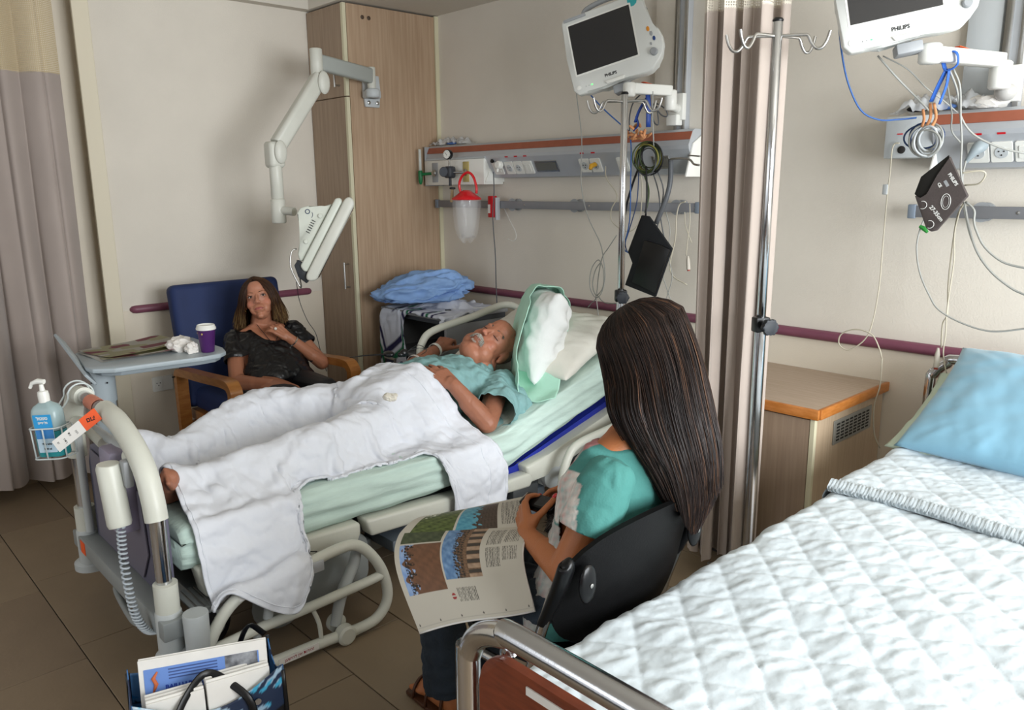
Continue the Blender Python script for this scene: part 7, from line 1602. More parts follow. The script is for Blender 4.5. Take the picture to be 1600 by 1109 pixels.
packet('crumpled clear packets lying on the right service panel beside the control box', (3.46, -0.06, 1.748), 0.36, 0.10, 0.035, 5, [INK, M('blue_print'), PAPER])
crumple('crumpled_wrapper', (3.61, -0.075, 1.765), (0.055, 0.03, 0.025), 14, TISS, 'crumpled white wrapper on the right service panel below the monitor arm', 'wrapper')

# ------------------------------------------------------------------ patient monitors
MONW = M('monitor_white', 'D6D8D4', 0.35, var=0.02, vs=6); SCRN = M('monitor_screen', '0B0D14', 0.12, coat=0.6, spec=0.6)
def monitor(label, c, xd, yd, zd, s, tealpatch):
    """xd right of the screen, yd up, zd out of the screen"""
    xd, yd, zd = Vector(xd).normalized(), Vector(yd).normalized(), Vector(zd).normalized(); yd = (yd - zd * yd.dot(zd)).normalized(); xd = yd.cross(zd)
    m = frame(c, xd * s, yd * s, zd * s)
    t = thing('patient_monitor', label, 'monitor', c)
    W, Hh = 0.185, 0.165
    out = [(-W + 0.02, Hh)] + [(W - 0.035, Hh), (W - 0.015, Hh - 0.008), (W - 0.005, Hh - 0.03), (W + 0.004, 0.03)] + [(W + 0.035, -0.005), (W + 0.045, -0.04), (W + 0.045, -0.075), (W + 0.033, -0.11), (W + 0.005, -0.14), (W - 0.02, -0.162), (W - 0.05, -0.166)] + [(0.06, -Hh + 0.006), (-0.06, -Hh + 0.006), (-W + 0.06, -Hh - 0.006), (-W + 0.02, -Hh - 0.004), (-W, -Hh + 0.02), (-W - 0.003, 0), (-W, Hh - 0.02), (-W + 0.007, Hh - 0.006)]
    b = BM(); prism(b, out, 0.035, m @ Matrix.Translation((0, 0, -0.035)), 0.007, seg=3); obj('front_bezel', b, MONW, t, ang=50)
    b = BM(); prism(b, [(x * 0.93, y * 0.93) for x, y in out], 0.075, m @ Matrix.Translation((0, 0, -0.105)), 0.014, seg=3); bk = obj('back_housing', b, MONW, t, ang=50)
    b = BM()
    for k in range(10): box(b, (W * 0.93 - 0.004, 0.02 + k * 0.011, -0.095), (W * 0.93 + 0.002, 0.025 + k * 0.011, -0.055), mat=m)
    obj('cooling_slots', b, DGREYC, bk, smooth=False, kind='stuff')
    b = BM(); prism(b, rrect(0.288, 0.226, 0.004), 0.0012, m @ Matrix.Translation((-0.018, 0.022, 0.0))); obj('screen_rim', b, WHITEP, t, smooth=False)
    b = BM(); prism(b, rrect(0.274, 0.212, 0.002), 0.0015, m @ Matrix.Translation((-0.018, 0.022, 0.001))); obj('screen', b, SCRN, t, smooth=False)
    tm = text_mesh('PHILIPS', 0.017, m @ Matrix.Translation((-0.01, -0.125, 0.0004)), 0.0005, bold=0.0005); obj('brand_lettering', tm, INK, t, smooth=False)
    for k, (x, y, r, cm) in enumerate(((0.178, 0.005, 0.0105, M('amber_button', 'D98A1E', 0.4)), (0.188, -0.018, 0.0095, GREYP), (0.196, -0.040, 0.0095, M('navy_button', '1F3F7A', 0.4)), (0.180, -0.058, 0.0065, GREYP))):
        b = BM(); lathe(b, [(r, 0), (r, 0.002), (r * 0.8, 0.003)], (0, 0, 0), seg=18, sy=0.62); b.transform(m @ Matrix.Translation((x, y, 0)) @ Matrix.Rotation(PI/2 * 0, 4, 'Z')); obj('button', b, cm, t)
    b = BM(); lathe(b, [(0.016, 0), (0.015, 0.012), (0.012, 0.015)], (0, 0, 0), seg=24); b.transform(m @ Matrix.Translation((0.186, -0.094, 0))); obj('jog_knob', b, GREYP, t)
    b = BM(); lathe(b, [(0.010, 0), (0.010, 0.002), (0.006, 0.003)], (0, 0, 0), seg=20); b.transform(m @ Matrix.Translation((-0.158, -0.140, 0))); obj('power_button', b, WHITEP, t)
    b = BM(); ball(b, (0, 0, 0), (0.0035, 0.0025, 0.001), 8, mat=m @ Matrix.Translation((-0.098, -0.142, 0.001))); obj('green_led', b, M('green_led', '4CFF6A', 0.4, emit=2.0), t)
    b = BM(); ball(b, (0, 0, 0), (0.002, 0.002, 0.001), 6, mat=m @ Matrix.Translation((-0.112, -0.142, 0.001))); ball(b, (0, 0, 0), (0.002, 0.002, 0.001), 6, mat=m @ Matrix.Translation((-0.125, -0.142, 0.001))); obj('dark_leds', b, GREYP, t, kind='stuff')
    b = BM(); prism(b, [(-0.045, 0), (0.045, 0), (0.036, -0.014), (-0.036, -0.014)], 0.012, m @ Matrix.Translation((0.005, -0.148, -0.004)), 0.002); obj('bottom_catch', b, WHITEP, t)
    b = BM(); tube(b, [m @ Vector(q) for q in ((-0.10, Hh - 0.01, -0.07), (-0.09, Hh + 0.03, -0.07), (-0.02, Hh + 0.045, -0.07), (0.06, Hh + 0.04, -0.07), (0.11, Hh, -0.07))], 0.011 * s, 12, sm=5); obj('carry_handle', b, GREYP, t, ang=60)
    b = BM(); prism(b, [(-0.05, 0), (0.05, 0), (0.05, 0.012), (-0.05, 0.012)], 0.006, m @ Matrix.Translation((-0.12, Hh - 0.018, 0.0)), 0.002); obj('top_grip_slot', b, GREYP, t)
    if tealpatch:
        b = BM(); prism(b, [(0, 0), (0.042, 0), (0.042, -0.018), (0.036, -0.034), (0.024, -0.042), (0, -0.042)], 0.0008, m @ Matrix.Translation((0.115, Hh - 0.006, 0.0002))); tp = obj('teal_patch', b, M('teal_print', '2FA3A8', 0.4), t, smooth=False)
    b = BM(); box(b, (-0.02, -0.20, -0.09), (0.06, -0.165, -0.03), 0.006, mat=m); obj('mount_plate', b, GREYP, t)
    return t
# orientation vectors measured from the frame: slightly rolled, tipped down to the room
r3, u3, t3 = Vector((0.683, 0.730, -0.010)), Vector((-0.147, 0.150, 0.978)), Vector((0.715, -0.667, 0.210))
def orient(roll, yaw, pitch):
    x, y, z = r3.copy(), u3.copy(), t3.copy()
    q = Quaternion(y, yaw); x, z = q @ x, q @ z; q = Quaternion(x, pitch); y, z = q @ y, q @ z; q = Quaternion(z, roll); x, y = q @ x, q @ y; return x, y, z
x_, y_, z_ = orient(0.17, -0.42, 0.08)
monitor('left patient monitor above the drip stand, teal patch in its corner', (2.192, -0.453, 2.098), x_, y_, z_, 1.03, True)
x_, y_, z_ = orient(0.14, -0.22, 0.10)
monitor('right patient monitor cut by the top of the frame', (3.485, -0.607, 2.083), x_, y_, z_, 0.97, False)
def monarm(label, pts, r, x):
    t = thing('monitor_arm', label, 'monitor arm', pts[0])
    a, b_, c_ = [Vector(p) for p in pts]
    b = BM(); rod(b, b_ - Vector((0, 0, 0.045)), b_ + Vector((0, 0, 0.045)), r, 24, bev=0.006); obj('swivel_joint', b, WHITEP, t, ang=50)
    b = BM(); rod(b, a - Vector((0, 0, 0.03)), a + Vector((0, 0, 0.03)), r, 24, bev=0.006); obj('head_joint', b, WHITEP, t, ang=50)
    d = (b_ - a); d.z = 0; L_ = d.length; d.normalize(); s_ = Vector((-d.y, d.x, 0)); b = BM(); prism(b, rrect(L_, 0.055, 0.02), 0.045, frame((a + b_) / 2 + Vector((0, 0, 0.0)), d, s_, (0, 0, 1)), 0.006); obj('arm_beam', b, WHITEP, t, ang=50)
    d = c_ - b_; b = BM(); tube(b, [b_ - Vector((0, 0, 0.02)), (b_ + c_) / 2 - Vector((0, 0, 0.02)), c_ - Vector((0, 0, 0.02))], 0.02, 14); box(b, (c_.x - 0.04, c_.y - 0.02, c_.z - 0.07), (c_.x + 0.04, c_.y + 0.01, c_.z + 0.05), 0.004); obj('wall_mount', b, WHITEP, t)
    b = BM(); prism(b, rrect(0.07, 0.022, 0.004), 0.0015, frame((a * 0.55 + b_ * 0.45) + Vector((0, 0, 0.0455)), (b_ - a).normalized(), s_, (0, 0, 1))); obj('orange_sticker', b, ORANGEST, t, smooth=False)
    return t
monarm('white swivel arm carrying the right patient monitor', [(3.555, -0.50, 1.892), (3.66, -0.16, 1.845), (3.66, -0.055, 1.835)], 0.034, 0)
b = BM(); ball(b, (3.665, -0.10, 1.795), (0.035, 0.035, 0.03), 18); tag(obj('pivot_cover', b, M('grey_cover', 'B4B2AE', 0.4)), 'round grey pivot cover below the right monitor arm', 'cover')
monarm('white swivel arm carrying the left patient monitor', [(2.275, -0.40, 1.905), (2.33, -0.17, 1.870), (2.29, -0.055, 1.86)], 0.028, 0)
b = BM(); box(b, (2.255, -0.10, 1.765), (2.315, -0.05, 1.815), 0.006); tag(obj('cable_box', b, WHITEP), 'small white box at the foot of the left vertical channel', 'box')

# ------------------------------------------------------------------ bedside screen on its jointed arm
ARMC = M('arm_cream_grey', 'CBCBC1', 0.4, var=0.03, vs=8); ARMS = M('arm_silver', 'A9AEAA', 0.4, 0.2)
t = thing('bedside_screen', 'jointed cream arm with a tilted bedside screen terminal, bolted to the wardrobe side', 'screen arm', (0.46, -0.54, 2.05))
b = BM(); prism(b, [(-0.055, 0.09), (0.055, 0.09), (0.06, 0.0), (0.052, -0.09), (-0.045, -0.09), (-0.058, 0.0)], 0.02, frame((0.4215, -0.52, 2.05), (0, 1, 0), (0, 0, 1), (1, 0, 0)), 0.005); pl_ = obj('wall_plate', b, LGREYP, t)
for y in (-0.545, -0.485):
    b = BM(); lathe(b, [(0.011, 0), (0.011, 0.004), (0.006, 0.007)], (0.4415, y, 1.985), (1, 0, 0), 14); obj('bolt', b, STEEL, pl_)
b = BM(); rod(b, (0.51, -0.56, 2.005), (0.51, -0.56, 2.055), 0.042, 26, bev=0.008); box(b, (0.44, -0.59, 2.005), (0.51, -0.50, 2.05), 0.008); obj('bracket_hub', b, LGREYP, t, ang=50)
b = BM(); rod(b, (0.51, -0.565, 2.05), (0.51, -0.565, 2.175), 0.024, 20, bev=0.004); obj('joint_post', b, ARMC, t, ang=50)
def beam(name, a, c_, w, h, mat, up=(0, 0, 1), bev=0.008, parent=None):
    a, c_ = Vector(a), Vector(c_); d = (c_ - a).normalized(); u = Vector(up); u = (u - d * u.dot(d)).normalized(); s = d.cross(u); b = BM(); prism(b, rrect(w, h, min(w, h) * 0.3), (c_ - a).length, frame(a, s, u, d), bev * 0.4); return obj(name, b, mat, parent or t, ang=50)
beam('upper_arm', (0.515, -0.575, 2.125), (0.60, -0.955, 2.155), 0.045, 0.085, ARMS)
b = BM(); rod(b, (0.61, -0.975, 2.085), (0.61, -0.975, 2.222), 0.033, 24, bev=0.004); obj('joint_post', b, ARMC, t, ang=50)
beam('lower_arm', (0.615, -0.965, 2.075), (0.625, -1.235, 1.72), 0.075, 0.085, ARMC, up=(0, -0.8, 0.6))
for p_, nn in (((0.66, -0.965, 2.045), 0), ((0.665, -1.245, 1.68), 1)):
    b = BM(); ball(b, p_, (0.016, 0.035, 0.06), 20); obj('joint_cover', b, ARMC, t, ang=60)
b = BM(); box(b, (0.575, -1.30, 1.60), (0.66, -1.215, 1.735), 0.02, 3); obj('elbow_housing', b, ARMC, t, ang=50)
b = BM(); rod(b, (0.625, -1.26, 1.44), (0.625, -1.26, 1.70), 0.033, 22, bev=0.004); obj('drop_tube', b, ARMC, t, ang=50)
b = BM(); rod(b, (0.628, -1.262, 1.315), (0.628, -1.262, 1.442), 0.038, 22, bev=0.006); obj('lower_sleeve', b, ARMC, t, ang=50)
b = BM(); rod(b, (0.63, -1.262, 1.385), (0.72, -1.22, 1.375), 0.022, 16); obj('tilt_axle', b, ARMC, t, ang=50)
ax_a, ax_b, ax_c = Vector((0.176, 0.462, 0.866)).normalized(), Vector((-0.674, -0.582, 0.449)).normalized(), Vector((0.715, -0.667, 0.21)).normalized()
ax_b = (ax_b * math.cos(0.24) + ax_c * math.sin(0.24)).normalized(); ax_c = ax_a.cross(ax_b).normalized()
if ax_c.dot(Vector((0.715, -0.667, 0.21))) < 0: ax_c = -ax_c
tm_ = frame((0.86, -1.125, 1.24), ax_a, ax_b, ax_c)
def tb_(name, outline, z0, z1, mat, bev=0.006, parent=None, label=None):
    b = BM(); prism(b, outline, z1 - z0, tm_ @ Matrix.Translation((0, 0, z0)), bev, seg=3); return obj(name, b, mat, parent or t, ang=50, label=label)
sc = tb_('screen_housing', [(-0.235, -0.035), (-0.215, -0.058), (0.215, -0.058), (0.238, -0.04), (0.238, -0.012), (0.215, 0.0), (-0.215, 0.0), (-0.238, -0.012)], -0.17, 0.13, ARMC, 0.012)
tb_('back_shell', [(-0.20, 0.0), (0.20, 0.0), (0.215, 0.02), (0.20, 0.042), (-0.19, 0.046), (-0.205, 0.02)], -0.15, 0.11, M('arm_white', 'CFD3C8', 0.38), 0.010)
tb_('display_glass', [(-0.20, -0.0605), (0.20, -0.0605), (0.20, -0.057), (-0.20, -0.057)], -0.15, 0.11, SCRN, 0.001)
br = tb_('tilt_bracket', [(-0.16, 0.045), (0.17, 0.045), (0.125, 0.085), (0.105, 0.145), (0.075, 0.175), (0.04, 0.178), (-0.01, 0.13), (-0.075, 0.105), (-0.14, 0.085), (-0.168, 0.06)], 0.02, 0.085, M('arm_white'), 0.008)
zf = 0.0865
b = BM(); tube(b, [tm_ @ Vector((0.075 + 0.0105 * math.cos(q), 0.135 + 0.0105 * math.sin(q), zf)) for q in np.linspace(0, 2*PI, 20, endpoint=False)], 0.0022, 6, closed=True); tube(b, [tm_ @ Vector((0.063 + 0.022 * math.cos(q), 0.125 + 0.022 * math.sin(q), zf)) for q in np.linspace(-1.9, -0.5, 8)], 0.0012, 5); obj('circle_mark', b, M('blue_grey_print', '44506A', 0.5), br, ang=180, kind='stuff')
b = BM()
for k in range(6): box(b, (-0.02 + k * 0.013, 0.078, zf - 0.001), (-0.016 + k * 0.013, 0.098, zf + 0.0005), mat=tm_)
obj('vent_slots', b, INK, br, smooth=False, kind='stuff')
for q in ((0.085, 0.07), (-0.065, 0.075)):
    b = BM(); lathe(b, [(0.012, 0), (0.012, 0.008), (0.009, 0.011)], (0, 0, 0), seg=18); b.transform(tm_ @ Matrix.Translation((q[0], q[1], zf - 0.002))); obj('round_button', b, M('arm_white'), br)
b = BM(); prism(b, [(-0.255, -0.02), (-0.235, -0.025), (-0.17, 0.02), (-0.165, 0.07), (-0.20, 0.075), (-0.245, 0.03)], 0.07, tm_ @ Matrix.Translation((0, 0, 0.02)), 0.004); obj('handset_holder', b, M('graphite', '2A2D33', 0.4), t, ang=40)
b = BM(); tube(b, [tm_ @ Vector(q) for q in ((-0.12, 0.10, 0.10), (-0.145, 0.115, 0.11), (-0.215, 0.085, 0.115), (-0.27, 0.02, 0.115), (-0.285, -0.005, 0.11), (-0.25, 0.02, 0.07), (-0.17, 0.075, 0.06))], 0.0042, 8, sm=3); obj('wire_loop_handle', b, STEEL, t, ang=180)

# ------------------------------------------------------------------ sanitiser bottle on the footboard, paper tags
SANX, SANY = 1.885, -2.665
t = thing('sanitiser_bottle', 'hand sanitiser pump bottle with teal gel in a wire holder on the bed footboard', 'bottle', (SANX, SANY, 0.68))
sm_ = Matrix.Translation((SANX, SANY, 0.078)) @ Matrix.Rotation(0.70, 4, 'Z') @ Matrix.Rotation(-0.08, 4, 'Y')
def sanlathe(w0, w1, z0, z1, mat, name, top=None):
    b = BM(); rings = []
    secs = [(z0, w0 * 0.96), (z0 + 0.006, w0), (z1 - 0.002, w1)] + (top or [])
    for z, k in secs: rings.append([b.verts.new(Vector((x * k, y * k, z))) for x, y in rrect(0.092, 0.058, 0.022, 6)])
    for A, B in zip(rings[:-1], rings[1:]):
        n = len(A)
        for i in range(n): b.faces.new((A[i], A[(i+1) % n], B[(i+1) % n], B[i]))
    b.faces.new(rings[0]); b.faces.new(rings[-1]); b.transform(sm_); return obj(name, b, mat, t, ang=60)
sanlathe(1, 1, 0.607, 0.690, M('teal_gel', '2E8E94', 0.15, coat=0.5), 'gel_filled_body')
sanlathe(1, 1, 0.690, 0.745, M('frosted_bottle', 'A9C0C2', 0.2, alpha=0.75), 'clear_shoulder', [(0.757, 0.93), (0.768, 0.75), (0.776, 0.45), (0.782, 0.30)])
b = BM(); lathe(b, [(0.016, 0.778), (0.0165, 0.80), (0.015, 0.812), (0.008, 0.815), (0.006, 0.835)], (0, 0, 0), seg=20); b.transform(sm_); obj('pump_collar', b, WHITEP, t, ang=40)
b = BM(); tube(b, [(0.012, 0, 0.842), (-0.008, 0, 0.845), (-0.030, 0, 0.840), (-0.040, 0, 0.825)], [0.008, 0.009, 0.006, 0.005], 10); b.transform(sm_); obj('pump_head', b, WHITEP, t, ang=60)
lf = sm_ @ Matrix.Translation((0, -0.0292, 0)) @ Matrix(((1, 0, 0, 0), (0, 0, -1, 0), (0, 1, 0, 0), (0, 0, 0, 1)))
b = BM(); prism(b, rrect(0.062, 0.044, 0.003), 0.0008, lf @ Matrix.Translation((0.002, 0.722, 0))); l1 = obj('label_top', b, M('label_blue', '2E9AD6', 0.5), t, smooth=False)
b = BM(); prism(b, rrect(0.062, 0.075, 0.003), 0.0008, lf @ Matrix.Translation((0.002, 0.660, 0))); l2 = obj('label_bottom', b, M('label_pale', 'BFD8E8', 0.5), t, smooth=False)
b = BM(); prism(b, rrect(0.060, 0.030, 0.002), 0.0006, lf @ Matrix.Translation((0.002, 0.682, 0.0008))); obj('label_band', b, M('label_mid', '3C86C8', 0.5), l2, smooth=False)
for s, z, sz in (('ספטול', 0.732, 0.014), ('ג׳ל ידיים', 0.718, 0.010)): obj('label_lettering', text_mesh(s[::-1], sz, lf @ Matrix.Translation((0.002, z, 0.001)), 0.0002, bold=0.0004), WHITEP, l1, smooth=False)
for s, z, sz in (('70% w/w', 0.650, 0.009), ('1000 ml', 0.634, 0.008)): obj('label_lettering', text_mesh(s, sz, lf @ Matrix.Translation((0.002, z, 0.001)), 0.0002, bold=0.0003), INK, l2, smooth=False)
WIRE = M('white_wire', 'C9D2D2', 0.35)
t2 = thing('wire_holder', 'white wire basket hooked on the footboard tube holding the sanitiser bottle', 'holder', (SANX, SANY, 0.68))
for z in (0.602, 0.700):
    b = BM(); tube(b, [sm_ @ Vector((x, y, z)) for x, y in rrect(0.106, 0.072, 0.02, 4)], 0.0026, 8, closed=True); obj('ring_wire', b, WIRE, t2, ang=180)
for x, y in ((-0.053, -0.02), (0.053, -0.02), (0.053, 0.03), (-0.053, 0.03), (0.0, -0.036)):
    b = BM(); tube(b, [sm_ @ Vector((x, y, 0.602)), sm_ @ Vector((x, y, 0.700))], 0.0024, 8); obj('side_wire', b, WIRE, t2, ang=180)
for x in (1.655, 1.705):
    b = BM(); tube(b, [sm_ @ Vector((-0.03, 0.036, 0.70)), (x + 0.03, -2.635, 0.80)] + [(x, -2.57 + 0.040 * math.cos(q), 0.825 + 0.040 * math.sin(q)) for q in np.linspace(PI * 1.05, -0.4, 9)], 0.003, 8, sm=2); obj('hook_wire', b, WIRE, t2, ang=180)
t3_ = thing('paper_tag', 'orange and white paper tag tied to the footboard tube over the sanitiser', 'tag', (1.95, -2.62, 0.84))
_tx = Vector((0.46, 0.65, 0.60)).normalized(); _tn = Vector((0.73, -0.62, 0.28)); _tn = (_tn - _tx * _tn.dot(_tx)).normalized()
tgm = frame((1.998, -2.652, 0.795), _tx, _tn.cross(_tx), _tn)
b = BM(); prism(b, rrect(0.105, 0.040, 0.002), 0.0012, tgm @ Matrix.Translation((-0.045, 0, 0))); wp_ = obj('white_part', b, PAPER, t3_, smooth=False)
b = BM(); prism(b, rrect(0.060, 0.042, 0.002), 0.0012, tgm @ Matrix.Translation((0.038, 0, 0.0002))); op_ = obj('orange_part', b, ORANGEST, t3_, smooth=False)
for i, x in enumerate((-0.083, -0.062, -0.040, -0.018)): obj('tag_print', text_mesh(('ש', 'חדר', 'תא', 'מח')[i], 0.010, tgm @ Matrix.Translation((x, 0.004 * (-1) ** i, 0.0016)) @ Matrix.Rotation(-PI/2, 4, 'Z'), 0.0001), INK, wp_, smooth=False)
obj('tag_print', text_mesh('צום'[::-1], 0.019, tgm @ Matrix.Translation((0.040, 0, 0.0018)) @ Matrix.Rotation(-0.3, 4, 'Z'), 0.0001, bold=0.0006), INK, op_, smooth=False)
b = BM(); lathe(b, [(0.0235, -0.045), (0.0242, -0.045), (0.0242, 0.045), (0.0235, 0.045)], (1.86, -2.57, 0.824), (1, 0, 0), 20); 
for f in [f for f in b.faces if len(f.verts) > 4]: b.faces.remove(f)
obj('tape_wrap', b, M('salmon_tape', 'E08A70', 0.4, alpha=0.9), t3_, ang=60)

# ------------------------------------------------------------------ things resting on the patient
t = thing('earphones', 'black earphones and cord lying on the blanket beside the sleeping man\'s hand', 'earphones', (1.80, -1.36, 0.79))
zt = 0.800
b = BM(); ball(b, (1.80, -1.395, zt), (0.030, 0.022, 0.014), 18); ball(b, (1.84, -1.345, zt + 0.003), (0.016, 0.020, 0.018), 14); ball(b, (1.845, -1.365, zt), (0.013, 0.015, 0.012), 14); obj('earpieces', b, BLACKP, t, ang=180, kind='stuff')
b = BM(); tube(b, [(1.80, -1.40, zt), (1.74, -1.46, zt - 0.004), (1.69, -1.52, zt - 0.012)], [0.010, 0.006, 0.004], 8, sm=3, flat=0.5); obj('flat_bar', b, BLACKP, t, ang=180)
b = BM(); tube(b, [(1.845, -1.345, zt), (1.85, -1.31, zt + 0.02), (1.835, -1.27, zt + 0.025), (1.80, -1.22, zt + 0.01), (1.74, -1.15, 0.77), (1.66, -1.12, 0.735)], 0.0014, 6, sm=5); obj('thin_cord', b, BLACKC, t, ang=180)
b = BM(); tube(b, [(1.84, -1.36, zt), (1.865, -1.33, zt + 0.018), (1.87, -1.29, zt + 0.02), (1.86, -1.25, zt + 0.012)], 0.0012, 6, sm=5); obj('thin_cord', b, BLACKC, t, ang=180)
crumple('cotton_tuft', (2.13, -1.62, 0.715), (0.024, 0.022, 0.016), 33, M('cotton', 'DDD8CC', 0.95, bump=0.3, bs=90), 'small tuft of white cotton on the blanket over his thigh', 'cotton')
# ------------------------------------------------------------------ towels and blue linen on the nightstand
NT = (0.545, 1.175, -0.61, -0.10, 0.793)      # top slab extents
def table_push(X):
    out = np.zeros_like(X); x0, x1, y0, y1, z = NT
    ins = (X[:, 0] > x0) & (X[:, 0] < x1) & (X[:, 1] > y0) & (X[:, 1] < y1) & (X[:, 2] < z) & (X[:, 2] > 0.3)
    pz = z - X[:, 2]; py = X[:, 1] - (y0 - 0.004); px = X[:, 0] - (x0 - 0.004)
    a = ins & (pz <= py) & (pz <= px); out[a, 2] = pz[a]; b_ = ins & ~a & (py <= px); out[b_, 1] = -py[b_]; c = ins & ~a & ~b_; out[c, 0] = -px[c]
    w = X[:, 0] < 0.432; out[w, 0] = 0.432 - X[w, 0]; return out
n1, n2 = 70, 70; U_, V_ = np.meshgrid(np.linspace(0, 1, n1), np.linspace(0, 1, n2), indexing='ij')
xx = 0.47 + 0.70 * U_; yf = -0.60 - 0.200 * (1 - ss(0.72, 0.80, xx)) ; yy_ = yf + (-0.14 - yf) * V_
hang = np.maximum(0, -0.615 - yy_); bump_ = 0.05 * np.exp(-(((xx - 0.82) / 0.22) ** 2 + ((np.maximum(yy_, -0.6) + 0.36) / 0.16) ** 2))
st = np.stack([xx - 0.02 * hang / 0.2 + 0.02, np.maximum(yy_, -0.625) - hang * 0.12, 0.812 + bump_ - hang * 0.95 + 0.015 * np.sin(9 * xx + 12 * yy_)], -1)
rs = np.stack([xx * 1.22, yy_ * 1.12, 0 * xx], -1)
colt = lambda X: (lambda o: o + table_push(X + o))(coll_caps(X, [(0.74, -0.36, 0.80), (0.90, -0.38, 0.80)], [(0.92, -0.34, 0.80), (1.02, -0.34, 0.80)], [0.055, 0.04], [0.05, 0.03], 0.006))
Xt = cloth_sim(st, rs, coll=colt, steps=30, iters=8, bend=0.12, fric=0.9)
me = grid_mesh('towel', Xt); P = get_co(me); C = np.tile(np.array(hexc('CFD3DE')), (len(P), 1)); u_, v_ = U_.ravel(), V_.ravel()
d_ = (yy_ - yf).ravel(); GR_, NV_ = np.array(hexc('1E6A48')), np.array(hexc('24214A'))
lf_ = u_ < 0.42
for a, b_, c in ((0.055, 0.085, GR_), (0.105, 0.13, NV_)): C[lf_ & (d_ > a) & (d_ < b_)] = c
for a, b_, c in ((0.05, 0.085, GR_), (0.11, 0.135, NV_)): C[(u_ > a) & (u_ < b_) & (d_ < 0.34) & (d_ > a * 0.9)] = c
for x0_ in (0.46, 0.70, 0.30):
    for k, c in ((0, NV_), (0.05, GR_), (0.10, NV_)):
        m = (u_ > x0_ + k) & (u_ < x0_ + k + 0.028) & (((d_ < 0.10) & ~lf_) | (lf_ & (d_ > 0.24) & (d_ < 0.33))); C[m] = c
set_col(me, C); me = subd(me, 1); wrinkle(me, 0.004, 20, 3); me = solid(me, 0.005)
tag(obj('striped_towel', me, M('towel_cloth', 'FFFFFF', 0.95, attr='Col', bump=0.3, bs=350), None, ang=180), 'white towel with green and navy stripes hanging off the nightstand', 'towel')
b = BM(); bmesh.ops.create_icosphere(b, subdivisions=6, radius=1); me = bpy.data.meshes.new('linen'); b.to_mesh(me); b.free(); N0 = get_co(me)
lx, ly = np.array((0.74, 0.67, 0)), np.array((-0.67, 0.74, 0)); P = np.sign(N0) * np.abs(N0) ** 0.85 * np.array((0.285, 0.175, 0.095)); 
rg = lambda Q, sc, sd: 1 - np.abs(vnoise(Q, sc, sd)) * 1.7
Qa = N0 * np.array((0.8, 1.5, 1.5)); wq = N0 + 0.35 * np.stack([vnoise(N0, 1.4, 31), vnoise(N0, 1.4, 32), vnoise(N0, 1.4, 33)], 1)
h = 0.030 * rg(wq * np.array((0.6, 1.5, 1.2)), 1.3, 3) + 0.012 * rg(wq * np.array((1.2, 0.9, 1.4)), 2.3, 4) + 0.004 * vnoise(wq, 6.5, 5) + 0.030 * vnoise(N0, 1.0, 9)
P = P + N0 * h[:, None]; P[:, 2] *= np.where(P[:, 2] < 0, 0.55, 1.0); P[:, 2] += 0.03 * N0[:, 0] - 0.02
P = np.array((0.755, -0.415, 0.895)) + P[:, :1] * lx + P[:, 1:2] * ly + P[:, 2:] * np.array((0, 0, 1)); P[:, 0] = np.maximum(P[:, 0], 0.432 + 0.001 * N0[:, 2]); P[:, 2] = np.maximum(P[:, 2], 0.822 + 0.01 * h / 0.03)
set_co(me, P); wrinkle(me, 0.0025, 30, 8)
tag(obj('blue_linen', me, M('light_blue_cotton', '86A8D8', 0.85, var=0.05, vs=15, bump=0.2, bs=250), None, ang=180), 'crumpled light blue linen heaped on the towel on the nightstand', 'linen')

# ------------------------------------------------------------------ quilt and pillows on the empty bed
e1, e2 = np.array((0.090, 0.067)), np.array((0.075, -0.082)); Ei = np.linalg.inv(np.stack([e1, e2], 1)); org = np.array((3.928, -1.538))
def quilt(name, x0, x1, y0, y1, z, amp, seed, hang=0.16, foot=0.0, rolled=False):
    nx_, ny_ = int((x1 - x0 + 2 * hang) / 0.005), int((y1 - y0) / 0.005)
    s = np.linspace(-hang, (x1 - x0) + hang, nx_); yv_ = np.linspace(y0, y1, ny_); S_, Y_ = np.meshgrid(s, yv_, indexing='ij')
    W_ = x1 - x0; R_ = 0.035
    X_ = x0 + S_.copy(); Z_ = np.full_like(S_, z); NX = np.zeros_like(S_); NZ = np.ones_like(S_)
    for side in (0, 1):
        t_ = -S_ if side == 0 else S_ - W_; m = t_ > -R_; a = np.clip((t_ + R_) / R_, 0, PI / 2); extra = np.maximum(0, t_ + R_ - R_ * PI / 2); sg = -1 if side == 0 else 1; base = x0 + R_ if side == 0 else x1 - R_
        X_[m] = (base + sg * (R_ * np.sin(a)))[m]; Z_[m] = (z - R_ + R_ * np.cos(a) - extra)[m]; NX[m] = (sg * np.sin(a))[m]; NZ[m] = np.cos(a)[m]
    pl = np.stack([x0 + S_.ravel() - org[0], Y_.ravel() - org[1]]); ab = Ei @ pl; al, be = ab[0].reshape(S_.shape), ab[1].reshape(S_.shape)
    h = amp * (np.abs(np.sin(PI * al)) * np.abs(np.sin(PI * be))) ** 0.20
    P3 = np.stack([S_.ravel(), Y_.ravel(), 0 * S_.ravel()], 1); k = h / amp
    rx, ry = 0.64, 0.77; Pd = np.stack([P3[:, 0] * rx + P3[:, 1] * ry, (-P3[:, 0] * ry + P3[:, 1] * rx) * 2.6, P3[:, 2]], 1)
    h += 0.0030 * vnoise(Pd, 18, seed).reshape(S_.shape) * k + 0.0010 * vnoise(P3, 50, seed + 1).reshape(S_.shape) * k + 0.006 * vnoise(P3, 5, seed + 2).reshape(S_.shape)
    Q = np.stack([X_ + NX * h, Y_, Z_ + NZ * h], -1)
    return grid_mesh(name, Q), Q
QM = M('quilt_white', 'C2CCD1', 0.7, var=0.015, vs=5, bump=0.08, bs=120, sheen=0.15)
